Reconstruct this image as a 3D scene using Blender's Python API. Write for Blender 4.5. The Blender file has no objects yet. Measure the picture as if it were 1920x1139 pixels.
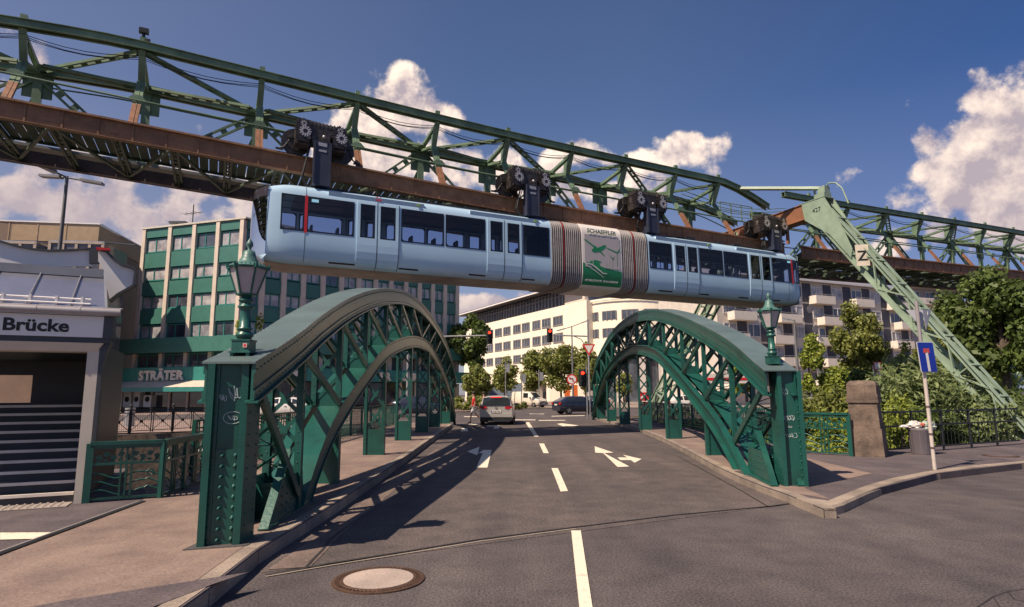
import bpy, math, random
from mathutils import Vector, Matrix
random.seed(7)
R = math.radians
scene = bpy.context.scene
# ------------------------------------------------------------------ camera
H = 1.6; F = 1160.0; PIT = R(8.35); ROLL = R(0.3)
cam_d = bpy.data.cameras.new('camera'); cam = bpy.data.objects.new('camera', cam_d)
scene.collection.objects.link(cam); scene.camera = cam
cam_d.sensor_width = 36; cam_d.lens = F/1920*36; cam_d.clip_start = .1; cam_d.clip_end = 4000
cam.matrix_world = Matrix.Translation((0, 0, H)) @ Matrix.Rotation(math.pi/2+PIT, 4, 'X') @ Matrix.Rotation(-ROLL, 4, 'Z')
scene.render.resolution_x = 1024; scene.render.resolution_y = 607
scene.render.engine = 'CYCLES'
scene.view_settings.view_transform = 'Standard'; scene.view_settings.look = 'None'
scene.view_settings.exposure = 0.42; scene.view_settings.gamma = 1

def ray(px, py):
    u = (px-960)/F; v = -(py-569.5)/F
    u, v = u*math.cos(ROLL)+v*math.sin(ROLL), -u*math.sin(ROLL)+v*math.cos(ROLL)
    return Vector((u, math.cos(PIT)-v*math.sin(PIT), math.sin(PIT)+v*math.cos(PIT)))
def at(px, py, Y):                      # point on a sight line at the distance Y
    r = ray(px, py); t = Y/r.y; return Vector((0, 0, H))+r*t
def gnd(px, py, z=0.0):                 # point on the ground
    r = ray(px, py); t = (z-H)/r.z; return Vector((0, 0, H))+r*t
def onl(px, py, A, d):                  # point on the vertical plane through A along d
    r = ray(px, py); t = (A[0]*d[1]-A[1]*d[0])/(r.x*d[1]-r.y*d[0]); return Vector((0, 0, H))+r*t

# ------------------------------------------------------------------ light
SUN = Vector((-.78*math.cos(R(52)), -.626*math.cos(R(52)), math.sin(R(52)))).normalized()
sd = bpy.data.lights.new('sun', 'SUN'); so = bpy.data.objects.new('sun', sd); scene.collection.objects.link(so)
sd.energy = 5.0; sd.angle = R(.5); sd.color = (1, .84, .66)
so.rotation_euler = SUN.to_track_quat('Z', 'Y').to_euler()
w = bpy.data.worlds.new('World'); scene.world = w; w.use_nodes = True
nt = w.node_tree; N = nt.nodes; L = nt.links; N.clear()
def nd(t, **k):
    n = N.new(t)
    for a, b in k.items(): setattr(n, a, b)
    return n
def val(sock, x):
    if hasattr(x, 'links') or isinstance(x, bpy.types.NodeSocket): L.new(x, sock)
    else: sock.default_value = x
def mth(op, a, b=0.0, c=None, clamp=False):
    n = nd('ShaderNodeMath', operation=op, use_clamp=clamp); val(n.inputs[0], a); val(n.inputs[1], b)
    if c is not None: val(n.inputs[2], c)
    return n.outputs[0]
def vm(op, a, b):
    n = nd('ShaderNodeVectorMath', operation=op); val(n.inputs[0], a); val(n.inputs[1], b); return n
out = nd('ShaderNodeOutputWorld'); bg = nd('ShaderNodeBackground'); L.new(bg.outputs[0], out.inputs[0])
sky = nd('ShaderNodeTexSky', sky_type='NISHITA', sun_disc=False)
sky.sun_elevation = R(52); sky.sun_rotation = math.atan2(SUN.x, SUN.y); sky.altitude = 200; sky.air_density = 1.0; sky.dust_density = .7; sky.ozone_density = 3.0
tint = nd('ShaderNodeMix', data_type='RGBA', blend_type='MULTIPLY'); tint.inputs[0].default_value = 1
L.new(sky.outputs[0], tint.inputs[6]); tint.inputs[7].default_value = (.76, .82, 1.0, 1)
tc = nd('ShaderNodeTexCoord'); D = tc.outputs['Generated']
# cumulus: soft bodies placed by direction, broken up by noise
blobs = [  # px, py, rx, ry (in 1920-wide photo pixels), strength
 (765,195,105,60,1.0),(690,225,95,60,.9),(640,270,90,55,.8),(820,215,60,45,.7),(760,300,150,55,.8),(600,210,40,25,.5),
 (900,335,110,45,.75),(1080,290,75,30,.8),(1130,300,70,28,.7),(1000,345,150,50,.7),(960,300,60,30,.6),(1150,350,90,40,.6),
 (1255,290,75,38,.75),(1310,285,45,30,.45),(1210,310,60,30,.6),
 (1900,240,100,75,1.1),(1940,330,200,120,1.1),(1830,330,110,85,1.0),(1790,370,80,45,.8),(1680,460,90,50,.5),(1880,420,160,60,.8),
 (50,150,70,50,.45),(30,210,90,45,.45),(330,345,240,50,.55),(60,390,170,45,.65),(250,410,250,60,.8),(440,370,80,70,.5),
 (960,575,160,28,.8),(1150,560,120,20,.5)]
nz = nd('ShaderNodeTexNoise'); nz.inputs['Scale'].default_value = 11; nz.inputs['Detail'].default_value = 9; nz.inputs['Roughness'].default_value = .62
L.new(D, nz.inputs['Vector'])
nz2 = nd('ShaderNodeTexNoise'); nz2.inputs['Scale'].default_value = 30; nz2.inputs['Detail'].default_value = 5; nz2.inputs['Roughness'].default_value = .55
L.new(D, nz2.inputs['Vector'])
vor = nd('ShaderNodeTexVoronoi'); vor.feature = 'SMOOTH_F1'; vor.inputs['Scale'].default_value = 22; vor.inputs['Smoothness'].default_value = .35
L.new(D, vor.inputs['Vector'])
def field(vec):
    acc = None
    for (px, py, rx, ry, st) in blobs:
        c = ray(px, py).normalized()
        n1 = vm('SUBTRACT', vec, tuple(c)); n2 = vm('MULTIPLY', n1.outputs[0], (F/rx, F/rx, F/ry))
        ln = nd('ShaderNodeVectorMath', operation='LENGTH'); L.new(n2.outputs[0], ln.inputs[0])
        e = mth('MULTIPLY', mth('SUBTRACT', 1.15, ln.outputs['Value']), st)
        if acc is None: acc = e
        else:
            acc = mth('SMOOTH_MAX', acc, e, .25)
    return acc
f0 = field(D)
nn = mth('ADD', mth('MULTIPLY', mth('SUBTRACT', nz.outputs['Fac'], .5), 2.3), mth('MULTIPLY', mth('SUBTRACT', .45, vor.outputs['Distance']), .9))
dens = mth('MINIMUM', mth('ADD', mth('ADD', f0, nn), -.16), mth('MULTIPLY', mth('ADD', f0, .35), 2.0))
mr = nd('ShaderNodeMapRange', interpolation_type='SMOOTHSTEP'); L.new(dens, mr.inputs[0]); mr.inputs[1].default_value = 0; mr.inputs[2].default_value = .38
alpha = mr.outputs[0]
Dn = vm('ADD', D, (-.014, -.004, .022)).outputs[0]
nzb = nd('ShaderNodeTexNoise'); nzb.inputs['Scale'].default_value = 11; nzb.inputs['Detail'].default_value = 9; nzb.inputs['Roughness'].default_value = .62; L.new(Dn, nzb.inputs['Vector'])
lit = mth('ADD', mth('MULTIPLY', mth('SUBTRACT', nz.outputs['Fac'], nzb.outputs['Fac']), 4.5), mth('ADD', .42, mth('MULTIPLY', mth('SUBTRACT', .4, dens), .35)), None, True)
sepd = nd('ShaderNodeSeparateXYZ'); L.new(D, sepd.inputs[0])
elev = mth('MULTIPLY', mth('SUBTRACT', sepd.outputs[2], .12), 2.4, None, True)
lit2 = mth('MULTIPLY', mth('MULTIPLY', lit, mth('ADD', .35, elev), None, True), mth('SUBTRACT', 1.0, mth('MULTIPLY', mth('SUBTRACT', -.05, sepd.outputs[0], None, True), 1.1)), None, True)
cr = nd('ShaderNodeMix', data_type='RGBA'); L.new(lit2, cr.inputs[0]); cr.inputs[6].default_value = (6.0, 5.0, 5.4, 1); cr.inputs[7].default_value = (16.5, 13.4, 10.8, 1)
hz = nd('ShaderNodeMix', data_type='RGBA'); hz.inputs[7].default_value = (4.2, 3.9, 4.9, 1)
left = mth('MULTIPLY', mth('SUBTRACT', -.05, sepd.outputs[0]), .9, None, True)
low = mth('SUBTRACT', 1.0, mth('MULTIPLY', sepd.outputs[2], 2.4), None, True)
L.new(mth('MULTIPLY', mth('ADD', low, mth('MULTIPLY', left, .7), None, True), .50), hz.inputs[0]); 
dk = nd('ShaderNodeMix', data_type='RGBA', blend_type='MULTIPLY'); dk.inputs[0].default_value = 1; L.new(tint.outputs[2], dk.inputs[6])
gx = nd('ShaderNodeMapRange'); L.new(sepd.outputs[0], gx.inputs[0]); gx.inputs[1].default_value = .18; gx.inputs[2].default_value = .7
gc = nd('ShaderNodeMix', data_type='RGBA'); L.new(gx.outputs[0], gc.inputs[0]); gc.inputs[6].default_value = (1.28, 1.18, 1.12, 1); gc.inputs[7].default_value = (.48, .72, .98, 1)
L.new(gc.outputs[2], dk.inputs[7]); L.new(dk.outputs[2], hz.inputs[6])
cm = nd('ShaderNodeMix', data_type='RGBA'); L.new(mth('MULTIPLY', alpha, .95), cm.inputs[0]); L.new(hz.outputs[2], cm.inputs[6]); L.new(cr.outputs[2], cm.inputs[7])
L.new(cm.outputs[2], bg.inputs[0]); bg.inputs[1].default_value = .065

# ------------------------------------------------------------------ helpers
col = scene.collection
def offset_of(p):
    v = Vector((0, 0, 0))
    while p is not None: v += p.location; p = p.parent
    return v
class MB:
    def __init__(s): s.v = []; s.f = []; s.m = []; s.s = []
    def add(s, vs, fs, mi=0, sm=False):
        b = len(s.v); s.v += [tuple(x) for x in vs]
        for f in fs: s.f.append(tuple(i+b for i in f)); s.m.append(mi); s.s.append(sm)
        return s
    def box(s, x0, x1, y0, y1, z0, z1, mi=0):
        return s.add([(x0,y0,z0),(x1,y0,z0),(x1,y1,z0),(x0,y1,z0),(x0,y0,z1),(x1,y0,z1),(x1,y1,z1),(x0,y1,z1)],
                     [(0,3,2,1),(4,5,6,7),(0,1,5,4),(1,2,6,5),(2,3,7,6),(3,0,4,7)], mi)
    def hexa(s, p, mi=0):               # 8 points, bottom ring then top ring
        return s.add(p, [(0,3,2,1),(4,5,6,7),(0,1,5,4),(1,2,6,5),(2,3,7,6),(3,0,4,7)], mi)
    def obox(s, c, a, b, d, mi=0):
        c, a, b, d = map(Vector, (c, a, b, d))
        return s.hexa([c-a-b-d, c+a-b-d, c+a+b-d, c-a+b-d, c-a-b+d, c+a-b+d, c+a+b+d, c-a+b+d], mi)
    def beam(s, p, q, wd, h, side=None, mi=0):   # bar p->q, wd across, h the other way
        p = Vector(p); q = Vector(q); d = q-p
        if d.length < 1e-6: return s
        t = d.normalized()
        sd_ = Vector(side) if side else t.cross(Vector((0, 0, 1)))
        if sd_.length < 1e-3: sd_ = Vector((1, 0, 0))
        sd_ = (sd_-t*sd_.dot(t))
        if sd_.length < 1e-3: sd_ = t.orthogonal()
        sd_.normalize(); up = t.cross(sd_).normalized()
        return s.obox((p+q)/2, d/2, sd_*wd/2, up*h/2, mi)
    def tube(s, p, q, r, n=8, r2=None, mi=0, cap=True, sm=True):
        p = Vector(p); q = Vector(q); d = (q-p)
        if d.length < 1e-6: return s
        d.normalize(); a = d.orthogonal().normalized(); b = d.cross(a); r2 = r if r2 is None else r2
        vs = []
        for k in range(n):
            c = math.cos(2*math.pi*k/n); e = math.sin(2*math.pi*k/n); vs.append(p+(a*c+b*e)*r)
        for k in range(n):
            c = math.cos(2*math.pi*k/n); e = math.sin(2*math.pi*k/n); vs.append(q+(a*c+b*e)*r2)
        s.add(vs, [(k, (k+1) % n, n+(k+1) % n, n+k) for k in range(n)], mi, sm)
        if cap: s.add(vs, [tuple(range(n-1, -1, -1)), tuple(range(n, 2*n))], mi)
        return s
    def path(s, pts, r, n=6, mi=0):
        for a, b in zip(pts[:-1], pts[1:]): s.tube(a, b, r, n, mi=mi)
        return s
    def lathe(s, prof, c=(0, 0, 0), n=16, mi=0, sm=True, ph=0.0):
        c = Vector(c); vs = []
        for r, z in prof:
            for k in range(n):
                a = 2*math.pi*(k+ph)/n; vs.append(c+Vector((r*math.cos(a), r*math.sin(a), z)))
        fs = []
        for i in range(len(prof)-1):
            for k in range(n): fs.append((i*n+k, i*n+(k+1) % n, (i+1)*n+(k+1) % n, (i+1)*n+k))
        s.add(vs, fs, mi, sm); s.add(vs[:n], [tuple(range(n-1, -1, -1))], mi); s.add(vs[-n:], [tuple(range(n))], mi)
        return s
    def prism(s, pts, ext, mi=0):       # planar polygon pts (3d), extruded by ext
        pts = [Vector(p) for p in pts]; e = Vector(ext); n = len(pts)
        s.add(pts+[p+e for p in pts], [tuple(range(n-1, -1, -1)), tuple(range(n, 2*n))]+[(i, (i+1) % n, n+(i+1) % n, n+i) for i in range(n)], mi)
        return s
    def sphere(s, c, r, n=10, m=6, mi=0, sc=(1, 1, 1)):
        prof = [(max(1e-4, math.sin(math.pi*i/m))*r, -math.cos(math.pi*i/m)*r*sc[2]) for i in range(m+1)]
        return s.lathe(prof, c, n, mi)
    def sheet(s, pts, mi=0):
        return s.add(pts, [tuple(range(len(pts)))], mi)
    def rivet(s, c, nrm, r=.014):
        c = Vector(c); nrm = Vector(nrm).normalized(); a = nrm.orthogonal().normalized(); b = nrm.cross(a)
        vs = [c+(a*math.cos(k*math.pi/3)+b*math.sin(k*math.pi/3))*r for k in range(6)]+[c+nrm*r*.8+(a*math.cos(k*math.pi/3)+b*math.sin(k*math.pi/3))*r*.5 for k in range(6)]
        s.add(vs, [(k, (k+1) % 6, 6+(k+1) % 6, 6+k) for k in range(6)]+[(6, 7, 8, 9, 10, 11)], 0, True); return s
    def build(s, name, mats, parent=None):
        me = bpy.data.meshes.new(name); off = offset_of(parent)
        me.from_pydata([(x-off.x, y-off.y, z-off.z) for x, y, z in s.v], [], s.f)
        if not isinstance(mats, (list, tuple)): mats = [mats]
        for m in mats: me.materials.append(m)
        for p, mi, sm in zip(me.polygons, s.m, s.s): p.material_index = mi; p.use_smooth = sm
        me.update()
        o = bpy.data.objects.new(name, me); col.objects.link(o)
        if parent: o.parent = parent
        return o
def tag(o, label=None, cat=None, group=None, kind=None):
    if label: o['label'] = label
    if cat: o['category'] = cat
    if group: o['group'] = group
    if kind: o['kind'] = kind
    return o
def thing(name, label, cat, loc=(0, 0, 0), group=None):
    o = bpy.data.objects.new(name, None); col.objects.link(o); o.location = loc; o.empty_display_size = .2
    return tag(o, label, cat, group)
def struct(o): o['kind'] = 'structure'; return o
def copy_tree(o, parent=None):
    c = o.copy(); col.objects.link(c); c.parent = parent
    for ch in list(o.children): copy_tree(ch, c)
    return c
def lerp(a, b, t): return a+(b-a)*t
def tab(x, T):
    if x <= T[0][0]: return T[0][1]
    for (a, b), (c, d) in zip(T[:-1], T[1:]):
        if x <= c: return lerp(b, d, (x-a)/(c-a))
    return T[-1][1]
def smt(x, T):                          # smooth (Catmull-Rom) table
    n = len(T)
    if x <= T[0][0]: return T[0][1]
    if x >= T[-1][0]: return T[-1][1]
    for i in range(n-1):
        if x <= T[i+1][0]:
            x0, y0 = T[i]; x1, y1 = T[i+1]; h = x1-x0; t = (x-x0)/h
            m0 = (T[i+1][1]-T[i-1][1])/(T[i+1][0]-T[i-1][0]) if i > 0 else (y1-y0)/h
            m1 = (T[i+2][1]-T[i][1])/(T[i+2][0]-T[i][0]) if i < n-2 else (y1-y0)/h
            return (2*t**3-3*t**2+1)*y0+(t**3-2*t**2+t)*h*m0+(-2*t**3+3*t**2)*y1+(t**3-t**2)*h*m1
MM = {}
def mat(name, c, rough=.6, metal=0, var=.12, scale=2.0, bump=0.0, bscale=40, c2=None, spec=.5, coat=0, thr=(.35, .65), det=6):
    if name in MM: return MM[name]
    m = bpy.data.materials.new(name); m.use_nodes = True; t = m.node_tree; b = t.nodes['Principled BSDF']
    b.inputs['Roughness'].default_value = rough; b.inputs['Metallic'].default_value = metal
    b.inputs['Specular IOR Level'].default_value = spec; b.inputs['Coat Weight'].default_value = coat
    tcn = t.nodes.new('ShaderNodeTexCoord'); n = t.nodes.new('ShaderNodeTexNoise'); n.inputs['Scale'].default_value = scale; n.inputs['Detail'].default_value = det; n.inputs['Roughness'].default_value = .65
    t.links.new(tcn.outputs['Object'], n.inputs['Vector'])
    r = t.nodes.new('ShaderNodeValToRGB'); t.links.new(n.outputs['Fac'], r.inputs[0])
    r.color_ramp.elements[0].position = thr[0]; r.color_ramp.elements[1].position = thr[1]
    ca = c2 if c2 else tuple(x*(1-var) for x in c); cb = c if c2 else tuple(min(1, x*(1+var)) for x in c)
    r.color_ramp.elements[0].color = (*ca, 1); r.color_ramp.elements[1].color = (*cb, 1)
    t.links.new(r.outputs[0], b.inputs['Base Color'])
    if bump:
        n2 = t.nodes.new('ShaderNodeTexNoise'); n2.inputs['Scale'].default_value = bscale; n2.inputs['Detail'].default_value = 4
        t.links.new(tcn.outputs['Object'], n2.inputs['Vector']); bp = t.nodes.new('ShaderNodeBump'); bp.inputs['Strength'].default_value = bump; bp.inputs['Distance'].default_value = .02
        t.links.new(n2.outputs['Fac'], bp.inputs['Height']); t.links.new(bp.outputs[0], b.inputs['Normal'])
    MM[name] = m; return m
def emat(name, c, e):
    m = mat(name, c, .4); b = m.node_tree.nodes['Principled BSDF']
    b.inputs['Emission Color'].default_value = (*c, 1); b.inputs['Emission Strength'].default_value = e; return m
def ground_mat(name, c, c2, speck=.35, big=.25, bump=.25):
    if name in MM: return MM[name]
    m = bpy.data.materials.new(name); m.use_nodes = True; t = m.node_tree; b = t.nodes['Principled BSDF']; lk = t.links.new
    b.inputs['Roughness'].default_value = .85; b.inputs['Specular IOR Level'].default_value = .3
    g = t.nodes.new('ShaderNodeNewGeometry')
    def noise(sc, de=4):
        n = t.nodes.new('ShaderNodeTexNoise'); n.inputs['Scale'].default_value = sc; n.inputs['Detail'].default_value = de; lk(g.outputs['Position'], n.inputs['Vector']); return n.outputs['Fac']
    r = t.nodes.new('ShaderNodeValToRGB'); lk(noise(big, 8), r.inputs[0]); r.color_ramp.elements[0].position = .36; r.color_ramp.elements[1].position = .64
    r.color_ramp.elements[0].color = (*c2, 1); r.color_ramp.elements[1].color = (*c, 1)
    mx = t.nodes.new('ShaderNodeMix'); mx.data_type = 'RGBA'; mx.blend_type = 'MULTIPLY'; mx.inputs[0].default_value = 1
    r2 = t.nodes.new('ShaderNodeValToRGB'); lk(noise(48, 5), r2.inputs[0]); r2.color_ramp.elements[0].position = .32; r2.color_ramp.elements[1].position = .68
    lo = 1-speck; hi = 1+speck; r2.color_ramp.elements[0].color = (lo, lo, lo, 1); r2.color_ramp.elements[1].color = (hi, hi, hi, 1)
    r3 = t.nodes.new('ShaderNodeValToRGB'); lk(noise(2.3, 8), r3.inputs[0]); r3.color_ramp.elements[0].position = .34; r3.color_ramp.elements[1].position = .6
    r3.color_ramp.elements[0].color = (.8, .8, .82, 1); r3.color_ramp.elements[1].color = (1.06, 1.05, 1.04, 1)
    mx2 = t.nodes.new('ShaderNodeMix'); mx2.data_type = 'RGBA'; mx2.blend_type = 'MULTIPLY'; mx2.inputs[0].default_value = 1
    lk(r.outputs[0], mx.inputs[6]); lk(r2.outputs[0], mx.inputs[7]); lk(mx.outputs[2], mx2.inputs[6]); lk(r3.outputs[0], mx2.inputs[7])
    mp_ = t.nodes.new('ShaderNodeMapping'); mp_.inputs['Scale'].default_value = (1.5, .10, 1); lk(g.outputs['Position'], mp_.inputs['Vector']); nt_ = t.nodes.new('ShaderNodeTexNoise'); nt_.inputs['Scale'].default_value = 1.0; nt_.inputs['Detail'].default_value = 5; lk(mp_.outputs[0], nt_.inputs['Vector'])
    r5 = t.nodes.new('ShaderNodeValToRGB'); lk(nt_.outputs['Fac'], r5.inputs[0]); r5.color_ramp.elements[0].position = .4; r5.color_ramp.elements[1].position = .62; r5.color_ramp.elements[0].color = (.86, .86, .87, 1); r5.color_ramp.elements[1].color = (1.08, 1.07, 1.06, 1)
    mx5 = t.nodes.new('ShaderNodeMix'); mx5.data_type = 'RGBA'; mx5.blend_type = 'MULTIPLY'; mx5.inputs[0].default_value = 1; lk(mx2.outputs[2], mx5.inputs[6]); lk(r5.outputs[0], mx5.inputs[7]); mx2 = mx5
    # stray pale chips and dark spots
    vo = t.nodes.new('ShaderNodeTexVoronoi'); vo.inputs['Scale'].default_value = 5.5; lk(g.outputs['Position'], vo.inputs['Vector'])
    lt = t.nodes.new('ShaderNodeMath'); lt.operation = 'LESS_THAN'; lk(vo.outputs['Distance'], lt.inputs[0]); lt.inputs[1].default_value = .045
    mx3 = t.nodes.new('ShaderNodeMix'); mx3.data_type = 'RGBA'; lk(lt.outputs[0], mx3.inputs[0]); lk(mx2.outputs[2], mx3.inputs[6])
    mx4 = t.nodes.new('ShaderNodeMix'); mx4.data_type = 'RGBA'; lk(vo.outputs['Color'], mx4.inputs[0]); mx4.inputs[6].default_value = (*[x*.45 for x in c], 1); mx4.inputs[7].default_value = (*[min(1, x*2.2) for x in c], 1)
    lk(mx4.outputs[2], mx3.inputs[7]); lk(mx3.outputs[2], b.inputs['Base Color'])
    bp = t.nodes.new('ShaderNodeBump'); bp.inputs['Strength'].default_value = bump; bp.inputs['Distance'].default_value = .01; lk(noise(60, 3), bp.inputs['Height']); lk(bp.outputs[0], b.inputs['Normal'])
    MM[name] = m; return m
def glass(name, tintc, rough=.05, trans=.5):
    if name in MM: return MM[name]
    m = bpy.data.materials.new(name); m.use_nodes = True; t = m.node_tree; t.nodes.clear()
    o = t.nodes.new('ShaderNodeOutputMaterial'); mx = t.nodes.new('ShaderNodeMixShader'); gl = t.nodes.new('ShaderNodeBsdfGlossy'); tr = t.nodes.new('ShaderNodeBsdfTransparent')
    fr = t.nodes.new('ShaderNodeFresnel'); fr.inputs[0].default_value = 1.55; gl.inputs['Roughness'].default_value = rough
    tr.inputs[0].default_value = (*[x*trans for x in tintc], 1)
    t.links.new(fr.outputs[0], mx.inputs[0]); t.links.new(tr.outputs[0], mx.inputs[1]); t.links.new(gl.outputs[0], mx.inputs[2]); t.links.new(mx.outputs[0], o.inputs[0])
    MM[name] = m; return m
def text_mesh(s, size, extr=.01, bold=0.0, sx=1.0, align='LEFT'):
    c = bpy.data.curves.new('t', 'FONT'); c.body = s; c.size = size; c.extrude = extr; c.offset = bold; c.align_x = align; c.resolution_u = 3
    o = bpy.data.objects.new('t', c); col.objects.link(o); dg = bpy.context.evaluated_depsgraph_get(); dg.update()
    me = o.evaluated_get(dg).to_mesh(); vs = [(v.co.x*sx, v.co.y, v.co.z) for v in me.vertices]; fs = [tuple(p.vertices) for p in me.polygons]
    o.evaluated_get(dg).to_mesh_clear(); bpy.data.objects.remove(o); bpy.data.curves.remove(c)
    return vs, fs
def put_text(mb, s, size, org, ex, ez, extr=.01, bold=0.0, sx=1.0, align='LEFT', mi=0):
    vs, fs = text_mesh(s, size, extr, bold, sx, align); org = Vector(org); ex = Vector(ex).normalized(); ez = Vector(ez).normalized(); n = ex.cross(ez)
    mb.add([org+ex*x+ez*y+n*z for x, y, z in vs], fs, mi); return mb

# ------------------------------------------------------------------ materials
BG = mat('bridge_green_paint', (.012, .084, .067), .34, c2=(.012, .045, .035), thr=(.28, .5), det=10, scale=1.6, bump=.12, bscale=25)
BGtop = mat('bridge_top_sky_sheen', (.11, .155, .155), .38, var=.2, scale=.8, bump=.1, bscale=12)  # sky reflection on the cover plates painted in as a paler, greyer green
GG = mat('girder_green_paint', (.13, .195, .12), .45, var=.3, scale=1.5, bump=.1)
PG = mat('portal_green_paint', (.25, .325, .24), .5, var=.15, scale=1.2, bump=.1)
RUST = mat('rail_rust_brown', (.28, .15, .08), .7, c2=(.17, .088, .05), scale=2.2, bump=.3, bscale=20)
DARKST = mat('dark_steel', (.035, .035, .04), .45, .4, var=.3, scale=4)
STEEL = mat('bogie_steel', (.16, .13, .115), .35, .7, c2=(.05, .04, .04), scale=9)
GALV = mat('galvanised_steel', (.33, .33, .34), .45, .5, var=.15)
CONC = ground_mat("pavement_concrete", (.26, .188, .155), (.21, .152, .13), .2, .6)
PAVAS = ground_mat('pavement_asphalt', (.125, .10, .103), (.10, .082, .088), .3, .5)
ASPH = ground_mat('road_asphalt', (.120, .097, .091), (.093, .077, .074), .50, .35, .5)
ASPH2 = ground_mat('street_asphalt', (.108, .090, .088), (.085, .072, .073), .50, .3, .5)
KERB = ground_mat('kerb_stone', (.34, .275, .22), (.26, .21, .17), .2, 1.5)
PAINT = mat('road_paint', (.74, .65, .51), .7, c2=(.36, .31, .25), scale=7, thr=(.24, .44), det=9)
BLACK = mat('black_rubber', (.012, .012, .014), .5)
DARK = mat('dark_interior', (.02, .02, .024), .8)
WHITE = mat('white_paint', (.68, .64, .6), .45, var=.06)
RED = mat('red_paint', (.55, .02, .025), .4)
CREAM = mat('cream_render', (.86, .77, .62), .85, var=.05, scale=.5)
ANTH = mat('anthracite_metal', (.045, .05, .06), .5)
STONE = mat('weathered_stone', (.21, .15, .115), .9, c2=(.085, .062, .05), scale=3.5, bump=.6, bscale=18)
# ------------------------------------------------------------------ setting: ground, road, kerbs
def nearY(x): return 16.2+.52*(x-9)
def farY(x): return 33+.48*(x+3)
def poly2(name, pts, z, m, kind='structure'):
    o = MB().sheet([(p[0], p[1], z) for p in pts]).build(name, m); o['kind'] = kind; return o
poly2('ground', [(-120,-60),(200,-60),(200,nearY(200)),(7.7,nearY(7.7)),(-5.5,nearY(-5.5)),(-5.5,10.02),(-14,9.9),(-14,3),(-120,-50)], 0, ASPH2)
poly2('far_ground', [(-3000,-40),(-120,farY(-120)),(-5.95,farY(-5.95)),(7.7,farY(7.7)),(200,farY(200)),(3000,130),(3000,3600),(-3000,3600)], 0, ASPH2)
poly2('riverbed', [(-300,-200),(300,-100),(300,250),(-300,100)], -3.8, mat('river_water', (.05, .055, .045), .12, var=.3, scale=.6, bump=.25, bscale=3))
walls = MB()
walls.prism([(-120,farY(-120),-3.8),(200,farY(200),-3.8),(200,farY(200),-.01),(-120,farY(-120),-.01)], (0,.6,0))
walls.prism([(-14,9.9,-3.8),(-5.5,10.0,-3.8),(-5.5,10.0,-.01),(-14,9.9,-.01)], (0,-.5,0))
walls.prism([(-5.5,nearY(-5.5),-3.8),(200,nearY(200),-3.8),(200,nearY(200),-.01),(-5.5,nearY(-5.5),-.01)], (0,-.5,0))
struct(walls.build('river_wall', STONE))
deck = MB()
deck.prism([(-5.95,nearY(-5.95)+.05,-.7),(7.7,nearY(7.7)+.05,-.7),(7.7,farY(7.7)-.05,-.7),(-5.95,farY(-5.95)-.05,-.7)], (0,0,.698))
struct(deck.build('bridge_deck', mat('deck_steel', (.02,.07,.06), .6)))
KL = [(-2.05,-2),(-2.15,1.0),(-2.25,3.5),(-2.33,5.0),(-2.44,6.2),(-2.42,8.9),(-2.47,11.5),(-2.55,15),(-2.7,20),(-2.85,26),(-3.0,31),(-3.4,33.2),(-4.6,34.6),(-8,35.2),(-14,34.4)]
KR = [(4.0,8.27),(4.05,9.44),(4.03,10.3),(4.06,11.4),(4.2,13.2),(4.5,15.8),(4.88,19.5),(5.17,23),(5.38,26.75),(5.38,31),(5.25,35.5),(5.15,38.5),(5.6,40.6),(7.5,42),(14,43.5)]
def clipx(x0): pass
poly2('road', [(-2.3,5.93)]+[(x,y) for x,y in KL if 6 < y < 32]+[(-3.2,35),(5.2,41)]+[(x,y) for x,y in KR[::-1] if 9 < y < 40]+[(3.9,9.25)], .004, ASPH)
RZ = .12
def raised(name, pts, m, h=.15):
    o = MB().prism([(x, y, -.02) for x, y in pts], (0, 0, h+.02)).build(name, m); return struct(o)
left_walk = [p for p in KL[:11]]+[(-3.35,32.9),(-5.95,33.0),(-5.95,10.02),(-14,9.9),(-14,-2)]
raised('pavement_left', left_walk, PAVAS)
right_walk = KR[:12]+[(7.7,38.6),(7.7,nearY(7.7)),(60,nearY(60)),(60,34),(30,21),(16.5,15.9),(10.67,13.29),(7.85,11.77),(5.74,10.02)]
raised('pavement_right', right_walk, PAVAS, RZ)
def kerb(name, pts, side, h=.156, wd=.16):
    m = MB(); n = len(pts); L_ = []; R_ = []
    for i, p in enumerate(pts):
        a = Vector((*pts[max(0, i-1)], 0)); b = Vector((*pts[min(n-1, i+1)], 0)); d = (b-a).normalized(); nn = Vector((-d.y, d.x, 0))*side
        L_.append(Vector((p[0], p[1], 0))-nn*.004); R_.append(Vector((p[0], p[1], 0))+nn*wd)
    for i in range(n-1):                 # stones about a metre long with open joints
        a0, a1, b0, b1 = L_[i], L_[i+1], R_[i], R_[i+1]; k = max(1, int((a1-a0).length/1.0))
        for j in range(k):
            t0 = (j+.008)/k; t1 = (j+.992)/k; q = [a0.lerp(a1, t0), a0.lerp(a1, t1), b0.lerp(b1, t1), b0.lerp(b1, t0)]
            c = [(q[0]+(q[3]-q[0])*.12), (q[1]+(q[2]-q[1])*.12)]
            m.hexa([p+Vector((0, 0, -.015)) for p in q]+[q[0]+Vector((0,0,h-.03)), q[1]+Vector((0,0,h-.03)), q[2]+Vector((0,0,h)), q[3]+Vector((0,0,h))])
            m.hexa([q[0]+Vector((0,0,h-.031)), q[1]+Vector((0,0,h-.031)), q[2]+Vector((0,0,h-.04)), q[3]+Vector((0,0,h-.04)), c[0]+Vector((0,0,h)), c[1]+Vector((0,0,h)), q[2]+Vector((0,0,h)), q[3]+Vector((0,0,h))])
    return struct(m.build(name, KERB))
kerb('kerb_left', KL[:13], 1)
kerb('kerb_right', KR, -1, RZ+.006)
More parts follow.
